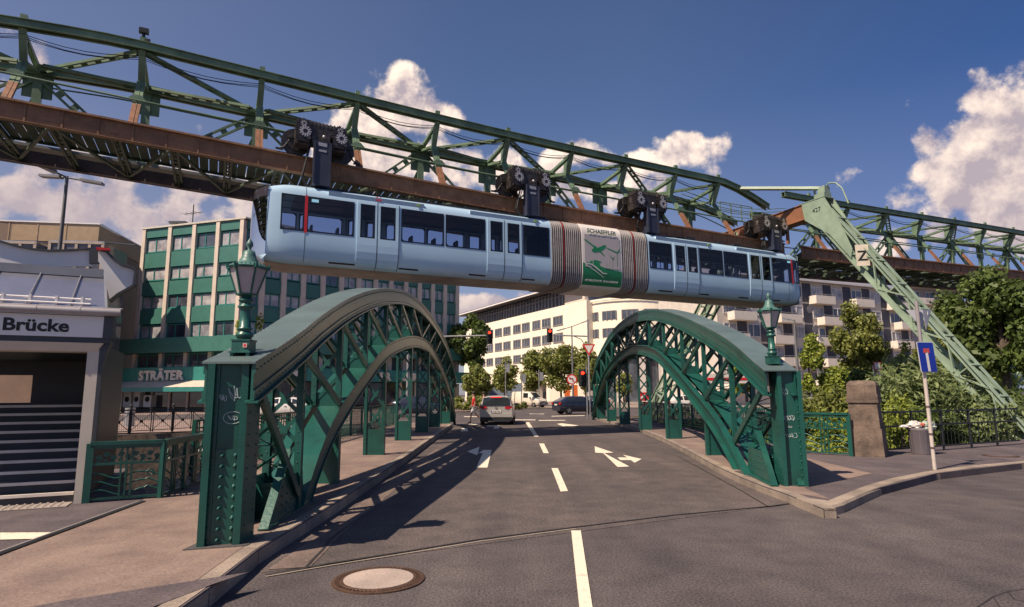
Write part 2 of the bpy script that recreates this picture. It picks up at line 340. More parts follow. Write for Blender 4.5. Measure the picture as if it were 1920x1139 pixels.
kerb('kerb_corner', [(4.16,8.40),(4.45,8.65),(5.1,9.35),(5.74,10.02),(6.7,10.9),(7.85,11.77),(9.2,12.6),(10.67,13.29),(13.5,14.6),(16.5,15.9),(30,21)], 1, RZ+.010, .2)
# concrete areas laid over the asphalt of the pavements
def pxpoly(name, px, z, m):
    return poly2(name, [tuple(gnd(a, b, z))[:2] for a, b in px], z, m)
s0 = gnd(0,1040,.154); s1 = gnd(268,941,.154); dslot = (s1-s0).normalized(); s00 = s0-dslot*4
poly2('pavement_concrete_left', [(x-.17, y) for x, y in KL[3:11]]+[(-3.4,32.8),(-5.9,32.9),(-5.9,10.1),(-5.72,9.95),(s1.x,s1.y),(s00.x,s00.y),(-3.4,1.2),(-2.5,4.55)], .154, CONC)
slot = MB(); slot.obox((s00+s1)/2+Vector((0,0,.006)), (s1-s00)/2, Vector((-dslot.y, dslot.x, 0))*.035, (0,0,.008)); struct(slot.build('drain_slot', DARKST))
sl2 = MB(); sl2.obox((s00+s1)/2+Vector((0,0,.004))+Vector((-dslot.y, dslot.x, 0))*.05, (s1-s00)/2, Vector((-dslot.y, dslot.x, 0))*.012, (0,0,.01)); struct(sl2.build('drain_edge', mat('drain_edge_steel', (.28,.25,.24), .5)))
pxpoly('pavement_stripe', [(0,999),(104,998),(84,1010),(0,1012)], .158, PAINT)
pxpoly('pavement_patch', [(466,1073),(110,1128),(60,1138),(0,1160),(0,1400),(250,1400),(285,1139),(400,1095)], .159, PAVAS)
cr_ = [(x+.16, y) for x, y in KR[1:12]]
poly2('pavement_concrete_right', cr_+[(6.4, 38.3)]+[tuple(gnd(a, b, RZ+.005))[:2] for a, b in [(1250,803),(1330,812),(1395,850),(1502,857),(1636,888),(1508,915)]]+[tuple(gnd(1556,936,RZ+.005))[:2]], RZ+.005, CONC)
cf = MB(); cf.prism([(4.01,8.30,-.01),(4.30,8.56,-.01),(4.36,8.86,-.01),(4.2,9.1,-.01),(4.02,9.1,-.01)], (0,0,.012+RZ)); struct(cf.build('kerb_corner_stone', KERB))
pxpoly('gutter_strip', [(502,1068),(582,1063),(640,1003),(760,902),(830,845),(818,842),(700,925),(590,1008)], .009, ground_mat('gutter_concrete', (.19,.14,.12), (.15,.115,.10), .3, 1))
tar = MB()
def strip(mb, a, b, wd, z=.012):
    a = gnd(*a, z) if len(a) == 2 else Vector(a); b = gnd(*b, z) if len(b) == 2 else Vector(b); d = (b-a).normalized(); n = Vector((-d.y, d.x, 0))*wd/2
    mb.add([a-n, b-n, b+n, a+n], [(0, 1, 2, 3)])
pts = [(498,1078),(620,1056),(760,1034),(900,1011),(1080,988),(1260,966),(1445,949),(1480,944)]
for a, b in zip(pts[:-1], pts[1:]): strip(tar, a, b, .035)
pts = [(572,1066),(588,1048),(606,1030),(618,1012),(640,995),(690,960)]
for a, b in zip(pts[:-1], pts[1:]): strip(tar, a, b, .03)
for a, b in [((1270,855),(1390,920)),((1390,920),(1440,950))]: strip(tar, a, b, .018)
struct(tar.build('road_joint', mat('tar_seam', (.03,.026,.025), .6)))
lj2 = MB(); lj = MB(); pts = [(498,1081),(620,1060),(760,1038),(900,1015),(1080,991)]
for a, b in zip(pts[:-1], pts[1:]): strip(lj, a, b, .03, .008)
for pl_ in ([(1830,1139),(1862,1118),(1890,1108),(1925,1103)],[(1862,1118),(1875,1139)],[(1890,1108),(1900,1122),(1930,1130)],[(1745,1004),(1782,1010),(1850,1016)]):
    for a, b in zip(pl_[:-1], pl_[1:]): strip(lj2, a, b, .007, .009)
struct(lj2.build('road_crack', mat('tar_seam', (.03,.026,.025), .6)))
struct(lj.build('road_joint_edge', mat('joint_steel', (.30,.25,.2), .6)))
marks = [
 [(1071,995),(1089,995),(1112,1145),(1087,1145)], [(1034,878),(1046,878),(1065,921),(1051,922)], [(1011,832),(1020,832),(1029,850),(1019,850)],
 [(985,792),(992,792),(1010,819),(1002,819)],
 [(1115,837),(1150,849),(1133,850),(1180,875),(1158,876),(1131,850),(1116,849)], [(1158,858),(1176,858),(1168,853),(1203,861),(1190,868),(1183,863),(1163,863)],
 [(906,844),(922,844),(914,877),(893,877),(905,850),(897,850)], [(876,847),(899,838),(895,854)],
 [(1044,795),(1053,794),(1085,798),(1072,800),(1062,799),(1056,800)], [(913,798),(936,798),(936,804),(925,804),(928,800),(913,800)],
 [(870,781),(898,781),(898,782),(870,782.2)], [(993,776),(1020,776),(1020,777),(993,777)], [(966,787),(1004,787),(1004,788.3),(966,788.3)], [(1010,788),(1060,788),(1060,789),(1010,789.2)],
 [(880,794.5),(900,794.5),(900,797),(878,797)], [(866,803),(876,803),(878,809),(864,809)], [(1034,780.3),(1096,779),(1096,780),(1034,781.3)]]
mk = MB()
for p in marks: mk.sheet([tuple(gnd(a, b, .013)) for a, b in p])
struct(mk.build('lane_marking', PAINT))
def manhole(px, py, r, label, inner):
    c = gnd(px, py, .006 if py > 900 else RZ+.006); t = thing('manhole_cover', label, 'manhole cover', c)
    ring = MB(); n = 40
    ring.lathe([(r, -.02), (r, .006), (r*.93, .010), (r*.90, .004), (r*.84, .004), (r*.82, .010), (r*.76, .010)], c, n, sm=False)
    for k in range(60):
        a = 2*math.pi*k/60; ring.obox(c+Vector((math.cos(a)*r*.87, math.sin(a)*r*.87, .007)), Vector((math.cos(a), math.sin(a), 0))*r*.03, Vector((-math.sin(a), math.cos(a), 0))*r*.025, (0, 0, .004))
    ring.build('cover_ring', mat('cast_iron', (.10,.055,.035), .6, .3, var=.3, scale=12), t)
    d = MB(); d.lathe([(r*.75, .0), (r*.75, .013), (.001, .014)], c, n, sm=False); d.build('cover_plate', inner, t)
manhole(710, 1087, .40, 'round manhole cover with rusty ring and pale concrete centre in the road', ground_mat('cover_concrete', (.44,.35,.30), (.36,.29,.25), .15, 1.5))
manhole(1876, 855, .36, 'round manhole cover in the grey pavement near the black fence', PAVAS)
# far pavements, kerbs and planted verge
poly2('plaza_pavement', [(-90,0),(-14.5,27.8),(-9,33),(-8,36),(-12,62),(-14,80),(-60,95),(-120,60)], .05, ground_mat('plaza_paving', (.30,.22,.19), (.26,.19,.165), .15, .5))
poly2('shop_street', [(-80,24),(-15.5,44),(-14,50),(-20,56),(-90,36)], .056, ASPH2)
poly2('far_pavement', [(-30,71),(60,69),(200,110),(200,400),(-60,400)], .06, ground_mat('far_paving', (.30,.24,.2), (.26,.21,.18), .15, .3))
poly2('traffic_island', [(-9,58),(-4.2,57.5),(-3.8,61),(-9,64)], .07, CONC)
# ------------------------------------------------------------------ tied arch trusses of the road bridge
XL = lambda y: .002237*y*y-.10696*y-2.27436
XR = lambda y: (-.003499*y*y+.196452*y+2.74243) if y < 30 else (-.003499*900+.196452*30+2.74243)+(y-30)*-.0225
LT = [(6.3,1.92),(7.9,2.38),(9.2,2.80),(11.1,3.34),(13.35,3.86),(15.5,4.26),(18.5,4.68),(21.5,4.88),(25,4.80),(28,4.5),(30.5,4.0),(32.5,3.3),(34.0,2.4)]
LLo = [(8.3,.1),(9.2,.78),(10.2,1.28),(11.7,1.78),(13.2,2.22),(15.5,2.84),(18.6,3.33),(21.8,3.63),(24.8,3.62),(28.2,3.05),(30.5,2.4),(32.2,1.69),(34.0,.4)]
RT = [(10.2,1.95),(12.5,2.64),(15.8,3.40),(19,4.06),(22.4,4.63),(25.7,4.96),(29.5,5.0),(32,4.8),(34,4.45),(37.5,3.5),(39.6,2.2)]
RLo = [(11.5,.1),(13.7,.98),(16.2,1.67),(19.4,2.54),(22,3.17),(25.3,3.57),(27.9,3.68),(31.5,3.36),(35.3,2.49),(37.8,1.22),(39.4,.2)]
LP = [8.3,10.6,13.0,15.5,17.95,20.3,22.5,24.7,26.5,28.3,30.1,31.8,33.2]
RP = [12.7,15.3,18.0,20.8,23.4,26.0,28.4,30.7,32.5,34.2,36.0,37.7,39.0]
HW = .235
def arch_truss(label, X, T, LO, PN, y0, y1, far_w, inner):
    """inner=+1: the side towards the road is +w"""
    GZ = .15 if inner > 0 else RZ; root = thing('arch_truss', label, 'bridge arch', (X(y0), y0, GZ), 'green riveted arches of the road bridge')
    def M(y, w_, z): return Vector((X(y)+w_, y, z))
    top = lambda y: smt(y, T); low = lambda y: smt(y, LO)
    def sweep(mb, fz, ya, yb, wa, wb, za, zb, n=60, mi=0, sm=True):
        vs = []
        for i in range(n+1):
            y = lerp(ya, yb, i/n); z = fz(y)
            vs += [M(y, wa, z+za), M(y, wb, z+za), M(y, wb, z+zb), M(y, wa, z+zb)]
        fs = []
        for i in range(n):
            a = 4*i; b = a+4
            for k in range(4): fs.append((a+k, b+k, b+(k+1) % 4, a+(k+1) % 4))
        fs += [(0, 1, 2, 3), (4*n+3, 4*n+2, 4*n+1, 4*n)]
        mb.add(vs, fs, mi, False)
    # upper chord: broad cover plate on two webs with flange angles
    m = MB(); ya, yb = y0-.02, T[-1][0]+.1
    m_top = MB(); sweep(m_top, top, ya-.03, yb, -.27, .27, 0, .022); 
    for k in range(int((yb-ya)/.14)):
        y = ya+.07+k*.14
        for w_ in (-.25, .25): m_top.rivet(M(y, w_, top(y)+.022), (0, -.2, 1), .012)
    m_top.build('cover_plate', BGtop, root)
    for s in (-1, 1):
        sweep(m, top, ya, yb, s*HW-.012, s*HW+.012, -.37, -.001)
        sweep(m, top, ya, yb, s*(HW+.013), s*(HW+.028), -.10, -.002)
        sweep(m, top, ya, yb, s*(HW+.013), s*(HW+.03), -.372, -.27)
        sweep(m, top, ya, yb, s*HW-.07, s*HW+.07, -.395, -.374)
    for k in range(int((yb-ya)/.11)):
        y = ya+.06+k*.11; w_ = inner*(HW+.029)
        for dz in (-.06, -.32): m.rivet(M(y, w_, top(y)+dz), (inner, 0, 0), .013)
        m.rivet(M(y, -w_, top(y)-.32), (-inner, 0, 0), .013)
    m.build('upper_chord', BG, root)
    m = MB(); ya, yb = LO[0][0], LO[-1][0]
    for s in (-1, 1):
        sweep(m, low, ya, yb, s*HW-.012, s*HW+.012, -.36, -.024)
        sweep(m, low, ya, yb, s*HW-.11, s*HW+.035, -.022, 0)
        sweep(m, low, ya, yb, s*HW-.11, s*HW+.035, -.385, -.362)
    sweep(m, low, ya, yb, -HW+.112, HW-.112, -.017, -.003)
    for k in range(int((yb-ya)/.12)):
        y = ya+.06+k*.12
        for dz in (-.06, -.33): m.rivet(M(y, inner*(HW+.013), low(y)+dz), (inner, 0, 0), .012)
    m.build('lower_chord', BG, root)
    # cross-plane lattice helper
    def lattice(mb, y, za, zb, pitch=.5, hw=HW-.03):
        n = max(1, round((zb-za)/pitch)); h = (zb-za)/n
        for k in range(n):
            a = za+k*h; b = a+h
            mb.beam(M(y-.012, -hw, a), M(y-.012, hw, b), .055, .012, (0, 0, 1)); mb.beam(M(y+.012, hw, a), M(y+.012, -hw, b), .055, .012, (0, 0, 1))
            mb.obox(M(y, 0, (a+b)/2), (.05, 0, 0), (0, .02, 0), (0, 0, .05))
    for i, y in enumerate(PN):
        zt = top(y)-.39; zl = low(y); post = (i % 2 == 1)
        v = MB(); v2 = MB()
        z0 = zl if (zl > .3) else GZ
        for s in (-1, 1):
            for dd in (-.045, .045):     # two angles with the web between
                v.beam(M(y+dd, s*(HW-.03), z0), M(y+dd, s*(HW-.03), zt), .012, .09, (0, 1, 0))
            v.beam(M(y, s*(HW+.002), z0), M(y, s*(HW+.002), zt), .10, .012, (0, 1, 0))
        if zt-z0 > .5: lattice(v2, y, z0+.05, zt, .42)
        if y < y0+12:
            for k in range(int((zt-z0)/.13)):
                for s in (-1, 1):
                    v.rivet(M(y-.05, s*(HW-.035), z0+.07+k*.13), (0, -1, 0), .012)
                    v.rivet(M(y, s*(HW+.008), z0+.07+k*.13), (s, 0, 0), .012)
        vo = v.build('vertical', BG, root)
        if v2.v: v2.build('lattice', BG, vo)
        # gusset across the truss at the lower chord
        g = MB()
        if zl > .7:
            g.box(*sorted((X(y)-HW+.02, X(y)+HW-.02)), y-.008, y+.008, zl-.02, zl+.22)
            g.build('gusset', BG, root); g = MB(); g.prism([M(y+.03, -HW+.02, zl-.40), M(y+.03, HW-.02, zl-.40), M(y+.03, HW-.02, zl-.64), M(y+.03, HW-.12, zl-.5), M(y+.03, -HW+.12, zl-.5), M(y+.03, -HW+.02, zl-.64)], (0, .012, 0))
            g.build('gusset', BG, root)
        if post and zl > .35:            # legs below the arch down to the pavement
            p = MB(); q = MB(); zb = GZ
            for s in (-1, 1):
                p.beam(M(y-.07, s*(HW-.015), zb), M(y-.07, s*(HW-.015), zl-.37), .014, .07, (0, 1, 0)); p.beam(M(y+.07, s*(HW-.015), zb), M(y+.07, s*(HW-.015), zl-.37), .014, .07, (0, 1, 0))
                p.beam(M(y, s*(HW+.016), zb), M(y, s*(HW+.016), zl-.37), .15, .012, (0, 1, 0))
                for k in range(int((zl-.5)/.12)):
                    p.rivet(M(y-.078, s*(HW-.02), zb+.06+k*.12), (0, -1, 0), .011)
            hb = min(.62, zl*.5)
            p.box(*sorted((X(y)-HW+.03, X(y)+HW-.03)), y-.05, y-.035, zb, zb+hb)
            if zl-.4-hb > .4: lattice(q, y, zb+hb, zl-.4, .55)
            po = p.build('support_post', BG, root)
            if q.v: q.build('lattice', BG, po)
    # diagonals fall from the upper chord towards midspan
    ys = [y0+.25]+PN; mid = max(range(len(PN)), key=lambda i: top(PN[i]))
    for i in range(len(ys)-1):
        a, b = ys[i], ys[i+1]
        d = MB()
        if i <= mid: ya, za, yb, zb = a+.06, top(a)-.40, b-.10, low(b)+.04
        else: ya, za, yb, zb = b-.06, top(b)-.40, a+.10, low(a)+.04
        if zb < .35: zb = .35
        for s in (-1, 1):
            d.beam(M(ya, s*(HW+.016), za), M(yb, s*(HW+.016), zb), .085, .03, (0, 1, 0))
            d.beam(M(ya, s*(HW-.03), za), M(yb, s*(HW-.03), zb), .02, .06, (1, 0, 0))
        if za-zb > .8:
            A = M(ya, 0, za); B = M(yb, 0, zb); n = max(2, int((A-B).length/.45))
            for k in range(n):
                p0 = A.lerp(B, (k+.1)/n); p1 = A.lerp(B, (k+.9)/n); e = Vector((HW-.04, 0, 0))
                d.beam(p0-e, p1+e, .045, .012); d.beam(p0+e, p1-e, .045, .012)
            if i < 7:
                c = A.lerp(B, .45); d.beam(c-Vector((HW-.03, 0, 0)), c+Vector((HW-.03, 0, 0)), .14, .014)
        d.build('diagonal', BG, root)
    # end posts
    def endpost(yp, ztop, front):
        p = MB(); x = X(yp)+(0 if inner > 0 else (.13 if front else 0)); w2 = .17; DP = .30; k = .10 if inner > 0 else -.05
        def Q(a, b, z): return Vector((x+a, yp+b+a*k/w2*.5, z))     # skewed to the abutment
        zb = GZ; zt = ztop-.002
        # side plates
        for s in (-1, 1):
            p.hexa([Q(s*w2-.012, -.02, zb), Q(s*w2+.012, -.02, zb), Q(s*w2+.012, DP, zb), Q(s*w2-.012, DP, zb), Q(s*w2-.012, -.02, zt), Q(s*w2+.012, -.02, zt), Q(s*w2+.012, DP, zt), Q(s*w2-.012, DP, zt)])
            f = [Q(s*w2-.05 if s > 0 else -w2-.014, -.035, zb), Q(w2+.014 if s > 0 else -w2+.05, -.035, zb), Q(w2+.014 if s > 0 else -w2+.05, -.021, zb), Q(s*w2-.05 if s > 0 else -w2-.014, -.021, zb)]
            p.hexa(f+[v+Vector((0, 0, zt-zb)) for v in f])
            for j in range(int((zt-zb)/.11)):
                p.rivet(Q(s*(w2+.013), .05, zb+.07+j*.11), (s, 0, 0), .013); p.rivet(Q(s*(w2+.013), DP-.06, zb+.07+j*.11), (s, 0, 0), .013)
        # recessed web and inner angles
        for a0, a1, b0, b1 in ((-w2+.012, w2-.012, .05, .065), (-w2+.013, -w2+.07, .03, .049), (w2-.07, w2-.013, .03, .049), (-w2+.012, w2-.012, DP-.04, DP-.025)):
            f = [Q(a0, b0, zb), Q(a1, b0, zb), Q(a1, b1, zb), Q(a0, b1, zb)]; p.hexa(f+[v+Vector((0, 0, zt-zb)) for v in f])
        for a0 in (-w2+.042, w2-.042):
            for j in range(int((zt-zb)/.11)): p.rivet(Q(a0, .029, zb+.06+j*.11), (0, -1, 0), .013)
        po = p.build('end_post', BG, root)
        if front:
            b = MB(); h = .92
            f = [Q(-w2+.075, .026, zb), Q(w2-.02, .026, zb), Q(w2-.02, .048, zb), Q(-w2+.075, .048, zb)]
            if inner > 0:
                b.hexa(f+[v+Vector((0, 0, h)) for v in f])
                for r_ in range(9):
                    for a in (-.035, .085):
                        c = Q(a, .026, zb+.06+r_*.10); b.tube(c, c+Vector((0, -.03, -.012)), .024, 8, .012)
                b.build('bolt_plate', BG, po)
            gr = MB(); gc = mat('graffiti_paint', (.42,.5,.5), .6)
            rnd = random.Random(5 if inner > 0 else 9)
            def scrawl(cx, cz, sx, sz, n, loops):
                pts = []
                for i in range(n):
                    t = i/n*loops*2*math.pi
                    pts.append((cx+sx*(math.sin(t*.37+1)*.6+.4*math.sin(t)), cz+sz*(math.cos(t*1.13)*.7+.3*rnd.uniform(-1, 1))))
                for (a, c), (a2, c2) in zip(pts[:-1], pts[1:]):
                    gr.beam(Q(a, .044, c), Q(a2, .044, c2), .007, .003, (0, 1, 0)) if False else gr.tube(Q(a, .0475, c), Q(a2, .0475, c2), .0042, 4, cap=False)
            if inner > 0:
                scrawl(.04, 1.62, .065, .085, 26, 3); scrawl(-.07, 1.58, .035, .04, 18, 3); scrawl(.03, 1.38, .045, .03, 20, 3)
                n = 24
                for i in range(n):
                    a = 2*math.pi*i/n; a2 = 2*math.pi*(i+1)/n
                    gr.tube(Q(.03+.085*math.cos(a), .0475, 1.38+.06*math.sin(a)), Q(.03+.085*math.cos(a2), .0475, 1.38+.06*math.sin(a2)), .0042, 4, cap=False)
            else:
                scrawl(-.07, 1.62, .07, .07, 20, 3); scrawl(-.02, 1.20, .10, .05, 26, 4); scrawl(.0, .92, .10, .045, 22, 3); scrawl(.0, 1.05, .03, .03, 8, 2)
            gr.build('graffiti', gc, po)
        # foot plate
        fm = .1 if inner > 0 else .02; f = MB(); f.hexa([Q(-w2-fm, -fm, GZ+.001), Q(w2+fm, -fm, GZ+.001), Q(w2+fm, .34, GZ+.001), Q(-w2-fm, .34, GZ+.001)]+[Q(-w2-fm, -fm, GZ+.013), Q(w2+fm, -fm, GZ+.013), Q(w2+fm, .34, GZ+.013), Q(-w2-fm, .34, GZ+.013)])
        f.build('foot_plate', mat('checker_plate', (.11,.10,.10), .6, .3, bump=.6, bscale=60), root)
        return Q
    endpost(y0, T[0][1], True); endpost(T[-1][0]-.25, T[-1][1]-.15, False)
    # splayed foot behind the post where the arch springs
    sp = MB(); yb_ = LO[0][0]
    for s in (-1, 1):
        sp.prism([M(yb_-1.2, s*.2, GZ), M(yb_+.35, s*.2, GZ), M(yb_+.2, s*.2, .62), M(yb_-.75, s*.2, .62)], (s*.012, 0, 0))
        sp.beam(M(yb_-1.35, s*.215, GZ+.02), M(yb_-.55, s*.215, .95), .10, .02, (1, 0, 0)); sp.beam(M(yb_-1.35, s*.215, GZ+.02), M(yb_+.5, s*.215, GZ+.02), .12, .02, (1, 0, 0))
        for j in range(5):
            for k in range(4): sp.rivet(M(yb_-.7+j*.2, s*.215, .22+k*.1), (s, 0, 0), .016)
    sp.prism([M(yb_-.6, -.2, GZ), M(yb_-.6, .2, GZ), M(yb_-.6, .2, .55), M(yb_-.6, -.2, .55)], (0, .012, 0))
    for a in (-.14, 0, .14):
        for k in range(4): sp.rivet(M(yb_-.6, a, .2+k*.1), (0, -1, 0), .016)
    sp.build('foot', BG, root)
    gp = MB(); gp.obox(M(yb_-.1, .02, GZ+.007), (.33, 0, 0), (0, .75, 0), (0, 0, .004)); gp.build('footing_plate', mat('checker_plate', (.11,.10,.10), .6), root)
    return root
arch_truss('green riveted arch truss on the left pavement, tag scrawled on its bolted end post', XL, LT, LLo, LP, 6.3, 34, 0, 1)
arch_truss('green riveted arch truss on the right pavement, sunlit on the side facing the road', XR, RT, RLo, RP, 10.2, 39.6, 0, -1)
# ------------------------------------------------------------------ suspension railway
T0 = Vector((-7.7211, 18.9264, 0)); TU = Vector((.90077, .43429, 0)); TN = Vector((-.43429, .90077, 0)); UP = Vector((0, 0, 1))
def W(s, w_, z): return T0+TU*s+TN*w_+UP*z
def zr(s): return smt(s, [(-30,10.5),(-14,10.35),(-8,10.12),(-4,9.94),(0,9.75),(7.7,9.38),(14,9.2),(19.6,9.09),(25,9.0),(32,9.09),(46,9.4),(70,9.8)])
def lace(mb, p, q, wd, side, up=None, gap=.5, th=.02, mi=0):
    """laced member: two flats with batten plates between"""
    p = Vector(p); q = Vector(q); d = q-p; t = d.normalized(); sd_ = Vector(side); sd_ = (sd_-t*sd_.dot(t)).normalized(); h = .09
    for s in (-1, 1): mb.beam(p+sd_*s*(wd/2-.035), q+sd_*s*(wd/2-.035), .075, h, sd_, mi)
    n = max(2, int(d.length/gap))
    for k in range(n+1):
        c = p+d*(k/n); mb.obox(c, t*.11, sd_*(wd/2-.01), t.cross(sd_)*.008, mi)
def girder(label, s0, s1, nodes, group, ends, dip):
    root = thing('railway_girder', label, 'railway viaduct', W(s0, 1, zr(s0)), group)
    def zt(s):                            # near top chord height above the rail
        v = 3.12
        for (a, b, c) in dip: v -= max(0, min(1, (s-a)/(b-a)))**1.3*c
        return v
    n = int((s1-s0)/1.0)
    for nm, wc in (('near', .95), ('far', 5.0)):
        m = MB()
        for i in range(n):
            a = lerp(s0, s1, i/n); b = lerp(s0, s1, (i+1)/n); za, zb = zr(a), zr(b)
            def bar(w0, w1, d0, d1, e=0.0):
                m.hexa([W(a, w0, za+d0), W(b, w0, zb+d0), W(b, w1, zb+d0), W(a, w1, za+d0), W(a, w0, za+d1), W(b, w0, zb+d1), W(b, w1, zb+d1), W(a, w1, za+d1)])
            bar(wc-.010, wc+.010, -.60, -.06); bar(wc-.11, wc+.11, -.06, -.035); bar(wc-.11, wc+.11, -.625, -.60); bar(wc-.035, wc+.035, -.035, .03)
        k = s0+.3
        while k < s1:                     # web stiffeners and splice rivets
            m.beam(W(k, wc-.02, zr(k)-.6), W(k, wc-.02, zr(k)-.06), .05, .03, TU)
            if nm == 'near' and abs((k-s0) % 3.6-.3) < .01 and k < 30:
                for a in range(5):
                    for b in range(5): m.rivet(W(k+.12+a*.09, wc-.011, zr(k)-.14-b*.09), -TN, .013)
            k += .9
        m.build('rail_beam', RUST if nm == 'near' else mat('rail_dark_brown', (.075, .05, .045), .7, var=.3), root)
    # floor between the rails: cross beams, diagonals, grating strips, cable trough; underside shade painted into their darker colours
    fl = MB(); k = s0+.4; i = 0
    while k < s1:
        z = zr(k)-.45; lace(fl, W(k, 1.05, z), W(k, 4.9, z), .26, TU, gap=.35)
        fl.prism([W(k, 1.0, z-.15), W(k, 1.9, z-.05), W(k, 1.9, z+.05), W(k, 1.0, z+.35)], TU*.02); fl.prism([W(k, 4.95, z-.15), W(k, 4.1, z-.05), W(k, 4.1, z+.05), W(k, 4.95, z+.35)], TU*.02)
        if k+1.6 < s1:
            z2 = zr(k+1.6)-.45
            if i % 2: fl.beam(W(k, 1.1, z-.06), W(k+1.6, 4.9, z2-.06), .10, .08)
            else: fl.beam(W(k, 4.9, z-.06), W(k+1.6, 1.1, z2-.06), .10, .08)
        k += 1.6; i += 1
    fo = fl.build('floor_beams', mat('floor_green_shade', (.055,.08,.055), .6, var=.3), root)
    gr = MB(); i = 0; k = s0
    while k < s1-.3:
        z = zr(k+.15)-.30
        gr.obox(W(k+.15, 2.6, z), TU*.135, TN*.75, UP*.008)
        k += .3
    for w_ in (1.85, 3.35):
        for i in range(n):
            a = lerp(s0, s1, i/n); b = lerp(s0, s1, (i+1)/n); gr.beam(W(a, w_, zr(a)-.33), W(b, w_, zr(b)-.33), .06, .09)
    gr.build('walkway_grating', mat('grating_green_shade', (.03,.055,.038), .7), root)
    tr = MB()
    for i in range(n):
        a = lerp(s0, s1, i/n); b = lerp(s0, s1, (i+1)/n); tr.beam(W(a, 3.9, zr(a)-.36), W(b, 3.9, zr(b)-.36), .45, .10)
    tr.build('cable_trough', mat('trough_grey', (.17,.17,.155), .6), root)
    # top chords
    for nm, wc, f in (('near', 1.8, lambda s: zr(s)+zt(s)), ('far', 4.0, lambda s: zr(s)+2.62-max(0, 3.12-zt(s))*.8)):
        m = MB()
        for i in range(n):
            a = lerp(s0, s1, i/n); b = lerp(s0, s1, (i+1)/n)
            A = W(a, wc, f(a)); B = W(b, wc, f(b))
            m.beam(A, B, .34, .02, TN); m.beam(A-UP*.13+TN*.10, B-UP*.13+TN*.10, .02, .24, TN); m.beam(A-UP*.13-TN*.10, B-UP*.13-TN*.10, .02, .24, TN)
            m.beam(A-UP*.245-TN*.12, B-UP*.245-TN*.12, .09, .014, TN); m.beam(A-UP*.245+TN*.12, B-UP*.245+TN*.12, .09, .014, TN)
        m.build('top_chord', GG, root)
    FT = lambda s: zr(s)+zt(s); FF = lambda s: zr(s)+2.62-max(0, 3.12-zt(s))*.8
    for i, s in enumerate(nodes):
        if not s0 <= s <= s1: continue
        k = i % 2
        # near top stub, bent bracket to the inner node and brace down to the near rail (lower part rusty)
        b = MB(); t = W(s, 1.8, FT(s)); b.obox(t+UP*.10, TU*.09, TN*.05, UP*.10)
        mid = W(s, 2.25, FT(s)-1.15); foot = W(s, 1.02, zr(s)-.02); br = foot.lerp(mid, .45)
        b.beam(t-UP*.24, mid, .20, .09, TU); b.beam(mid+UP*.03, br, .24, .09, TU); b.beam(mid+UP*.03-TN*.05, br-TN*.05, .03, .03, TU)
        b.prism([W(s-.02, 1.75, FT(s)-.25), W(s-.02, 2.5, FT(s)-.25), W(s-.02, 2.5, FT(s)-1.2), W(s-.02, 2.25, FT(s)-1.2)], TU*.04)
        b.beam(W(s, 1.8, FT(s)-.35), W(s, 3.9, FF(s)-.1), .16, .12, TU)
        b.beam(W(s, 2.25, FT(s)-1.1), W(s, 3.9, FF(s)-.2), .14, .10, TU)
        bo = b.build('bracket', GG, root)
        r = MB(); r.beam(br, foot, .24, .09, TU); r.beam(br-TN*.05, foot-TN*.05, .03, .03, TU); r.build('rusty_foot', mat('brace_rust', (.27,.12,.06), .7, c2=(.15,.07,.04), scale=5), bo)
        p = MB()
        p.beam(W(s, 4.0, zr(s)-.4), W(s, 4.0, FF(s)-.1), .26, .16, TU); 
        if k: p.beam(W(s-.75, 4.6, zr(s)-.2), W(s-.05, 4.0, FF(s)-1.0), .12, .1, TU)
        p.obox(W(s, 4.0, FF(s)-.55), TU*.42, TN*.012, UP*.5)
        p.build('post', GG, root)
        if i+1 < len(nodes) and nodes[i+1] <= s1:
            s2 = nodes[i+1]; d = MB()
            if k == 0:
                lace(d, W(s+.1, 1.9, FT(s)-.3), W(s2-.1, 3.85, FF(s2)-.15), .26, TU.cross(UP), gap=.5)
                lace(d, W(s+.3, 3.95, zr(s)-.2), W(s2-.2, 3.95, FF(s2)-.4), .30, UP, gap=.55)
                lace(d, W(s+.15, 3.9, FF(s)-.1), W(s2-.3, 3.0, FF(s2)-.35), .24, TN, gap=.45)
            else:
                lace(d, W(s+.1, 3.85, FF(s)-.15), W(s2-.1, 1.9, FT(s2)-.3), .26, TU.cross(UP), gap=.5)
                lace(d, W(s+.2, 3.95, FF(s)-.4), W(s2-.3, 3.95, zr(s2)-.2), .30, UP, gap=.55)
                lace(d, W(s+.3, 3.0, FF(s)-.35), W(s2-.15, 3.9, FF(s2)-.1), .24, TN, gap=.45)
            d.build('diagonal', GG, root)
    # hand rail along the near side, cables
    h = MB(); h2 = MB(); h3 = MB(); c = MB()
    for i in range(n):
        a = lerp(s0, s1, i/n); b = lerp(s0, s1, (i+1)/n)
        h.tube(W(a, 1.55, zr(a)+1.02), W(b, 1.55, zr(b)+1.02), .035, 6, cap=False); h2.tube(W(a, 4.35, zr(a)+.95), W(b, 4.35, zr(b)+.95), .03, 6, cap=False)
        h3.tube(W(a, 4.2, FF(a)-.55), W(b, 4.2, FF(b)-.55), .03, 5, cap=False)
    for s in nodes:
        if s0 <= s <= s1: h.prism([W(s-.30, 1.53, zr(s)+1.0), W(s+.30, 1.53, zr(s)+1.0), W(s+.11, 1.53, zr(s)+1.2), W(s-.11, 1.53, zr(s)+1.2)], TN*.02)
    h.build('hand_rail', GG, root); h2.build('hand_rail', GG, root); h3.build('conduit', GG, root)
